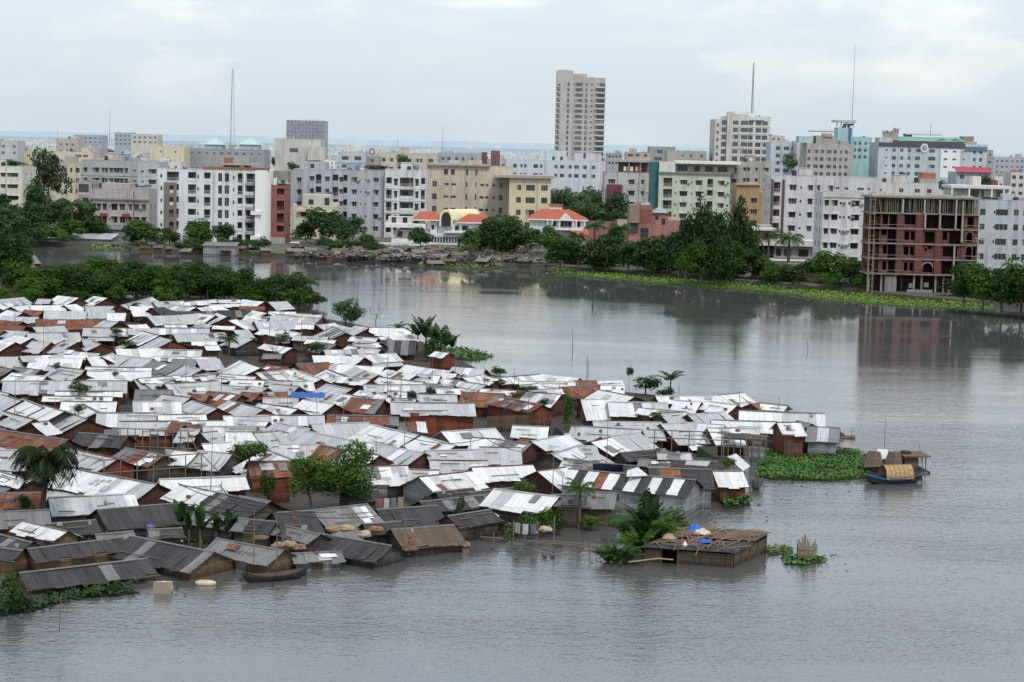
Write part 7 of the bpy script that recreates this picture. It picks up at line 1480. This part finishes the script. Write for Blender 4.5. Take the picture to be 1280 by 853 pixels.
# flecks of weed and scum drifting on the water near the huts: nobody could count them
mb = MB(); rr = random.Random(44)
for (a, b, c, d, n) in ((150, 420, 724, 750, 40), (600, 800, 686, 706, 40), (930, 1090, 604, 625, 40), (970, 1060, 694, 715, 30), (880, 960, 625, 660, 30)):
    for i in range(n):
        p = at(rr.uniform(a, b), c + (d - c) * rr.random() ** 2.2, 0); q = rr.uniform(.04, .16); t0 = rr.uniform(0, 6)
        mb.face([(p.x + q * rr.uniform(.6, 1.4) * math.cos(t0 + k * 1.256), p.y + q * rr.uniform(.6, 1.4) * math.sin(t0 + k * 1.256), .025 + rr.uniform(0, .03)) for k in range(5)], rr.choice((0, 0, 1)))
tag(mb.build('floating_weed', [leaf((.05, .11, .02)), flat((.20, .17, .11))]), 'loose flecks of weed and scum drifting on the lake', 'water weed', kind='stuff')
def laundry(pa, pb, z, cols, lab):
    A, B = at(*pa, z), at(*pb, z); d = B - A; L = d.length; r = thing('laundry_line', lab, 'laundry', (A.x, A.y, 0), math.atan2(d.y, d.x)); mb = MB(); mb.tube([(0, 0, z), (L / 2, 0, z - .1), (L, 0, z)], .02, 4); mb.build('line', DARK, r); pb_ = MB()
    for x in (0, L): pb_.tube([(x, 0, -.4), (x, 0, z + .1)], .04, 5)
    pb_.build('post', POLE, r)
    for i, c in enumerate(cols):
        x = L * (i + .5) / len(cols); w = L / len(cols) * .38; cb = MB(); cb.face([(x - w, 0, z - .08), (x - w * .9, .03, z - .75 - .1 * (i % 2)), (x + w * .9, -.03, z - .8), (x + w, 0, z - .08)]); cb.build('cloth', flat(c), r)
laundry((642, 652), (672, 654), 1.7, [(.22, .23, .25), (.42, .42, .41), (.13, .14, .19)], 'laundry line with grey and blue cloths above the bushes')
laundry((470, 622), (505, 620), 2.0, [(.22, .10, .09), (.40, .39, .36), (.13, .16, .19), (.26, .22, .14)], 'laundry line with red and white cloths between dark huts')
laundry((205, 560), (232, 562), 2.0, [(.45, .45, .44), (.35, .08, .07)], 'laundry line with one white and one red cloth by the post fence')
# ---------------------------------------------------------------- labels that single each thing out
LM = {'hut': [(57, 560, 'big wind bent palm'), (386, 493, 'blue tarpaulin'), (790, 597, 'striped roof shed'), (286, 440, 'dark bushy palm'), (432, 395, 'round bush tree'), (540, 515, 'brown walled hall'), (84, 403, 'long rust roof'), (281, 496, 'rust roofs'), (725, 482, 'bright rust roofs'), (140, 600, 'marked white roof'), (415, 605, 'leafy green trees'), (800, 665, 'big banana clump'), (980, 545, 'white roofed rust hut'), (335, 600, 'rust red wall'), (260, 690, 'tan gabled black hut'), (528, 668, 'ragged thatched hut'), (545, 430, 'waterside banana clump'), (222, 390, 'thin dark roof strip'), (838, 480, 'lone banana plant'), (696, 540, 'navy cloth gable'), (28, 545, 'left edge rust roof'), (240, 550, 'green vine'), (389, 457, 'deep rust roof')],
      'belt': [(10, 320, 'left frame edge'), (150, 350, 'belt middle'), (364, 360, 'belt tip palms'), (260, 350, 'dense belt centre')],
      'far': [(267, 255, 'white balcony block'), (100, 303, 'long grey shore shed'), (570, 285, 'vaulted white villa'), (697, 285, 'red roofed villa'), (800, 285, 'salmon pink house'), (430, 260, 'lilac block'), (890, 290, 'very tall dark trees'), (945, 305, 'brick panel house'), (1056, 290, 'whitewashed block'), (1154, 305, 'red brick shell'), (142, 255, 'pinkish house'), (735, 240, 'park trees'), (62, 240, 'tall thin tree'), (1240, 360, 'right edge bluish block')],
      'water': [(880, 690, 'raft hut'), (1115, 595, 'blue boat'), (432, 395, 'round bush tree'), (560, 330, 'rubbish bank'), (800, 490, 'settlement tip'), (1056, 350, 'whitewashed block')]}
LM['city'] = LM['far'] + [(725, 140, 'tall beige tower'), (928, 170, 'white stepped tower'), (1165, 195, 'emblem block'), (1055, 165, 'cyan lookout tower'), (382, 160, 'scaffolded tower'), (290, 150, 'tall lattice mast'), (371, 184, 'beige hall'), (208, 192, 'bright yellow block'), (610, 250, 'cream apartment block'), (553, 180, 'short central mast'), (870, 235, 'pale green apartments'), (137, 165, 'faint left mast'), (20, 182, 'upper left offices'), (440, 185, 'arched shell pavilion'), (690, 205, 'long white blue block'), (830, 190, 'grey concrete block'), (1215, 212, 'crimson shed roof')]
resolve_labels(LM)
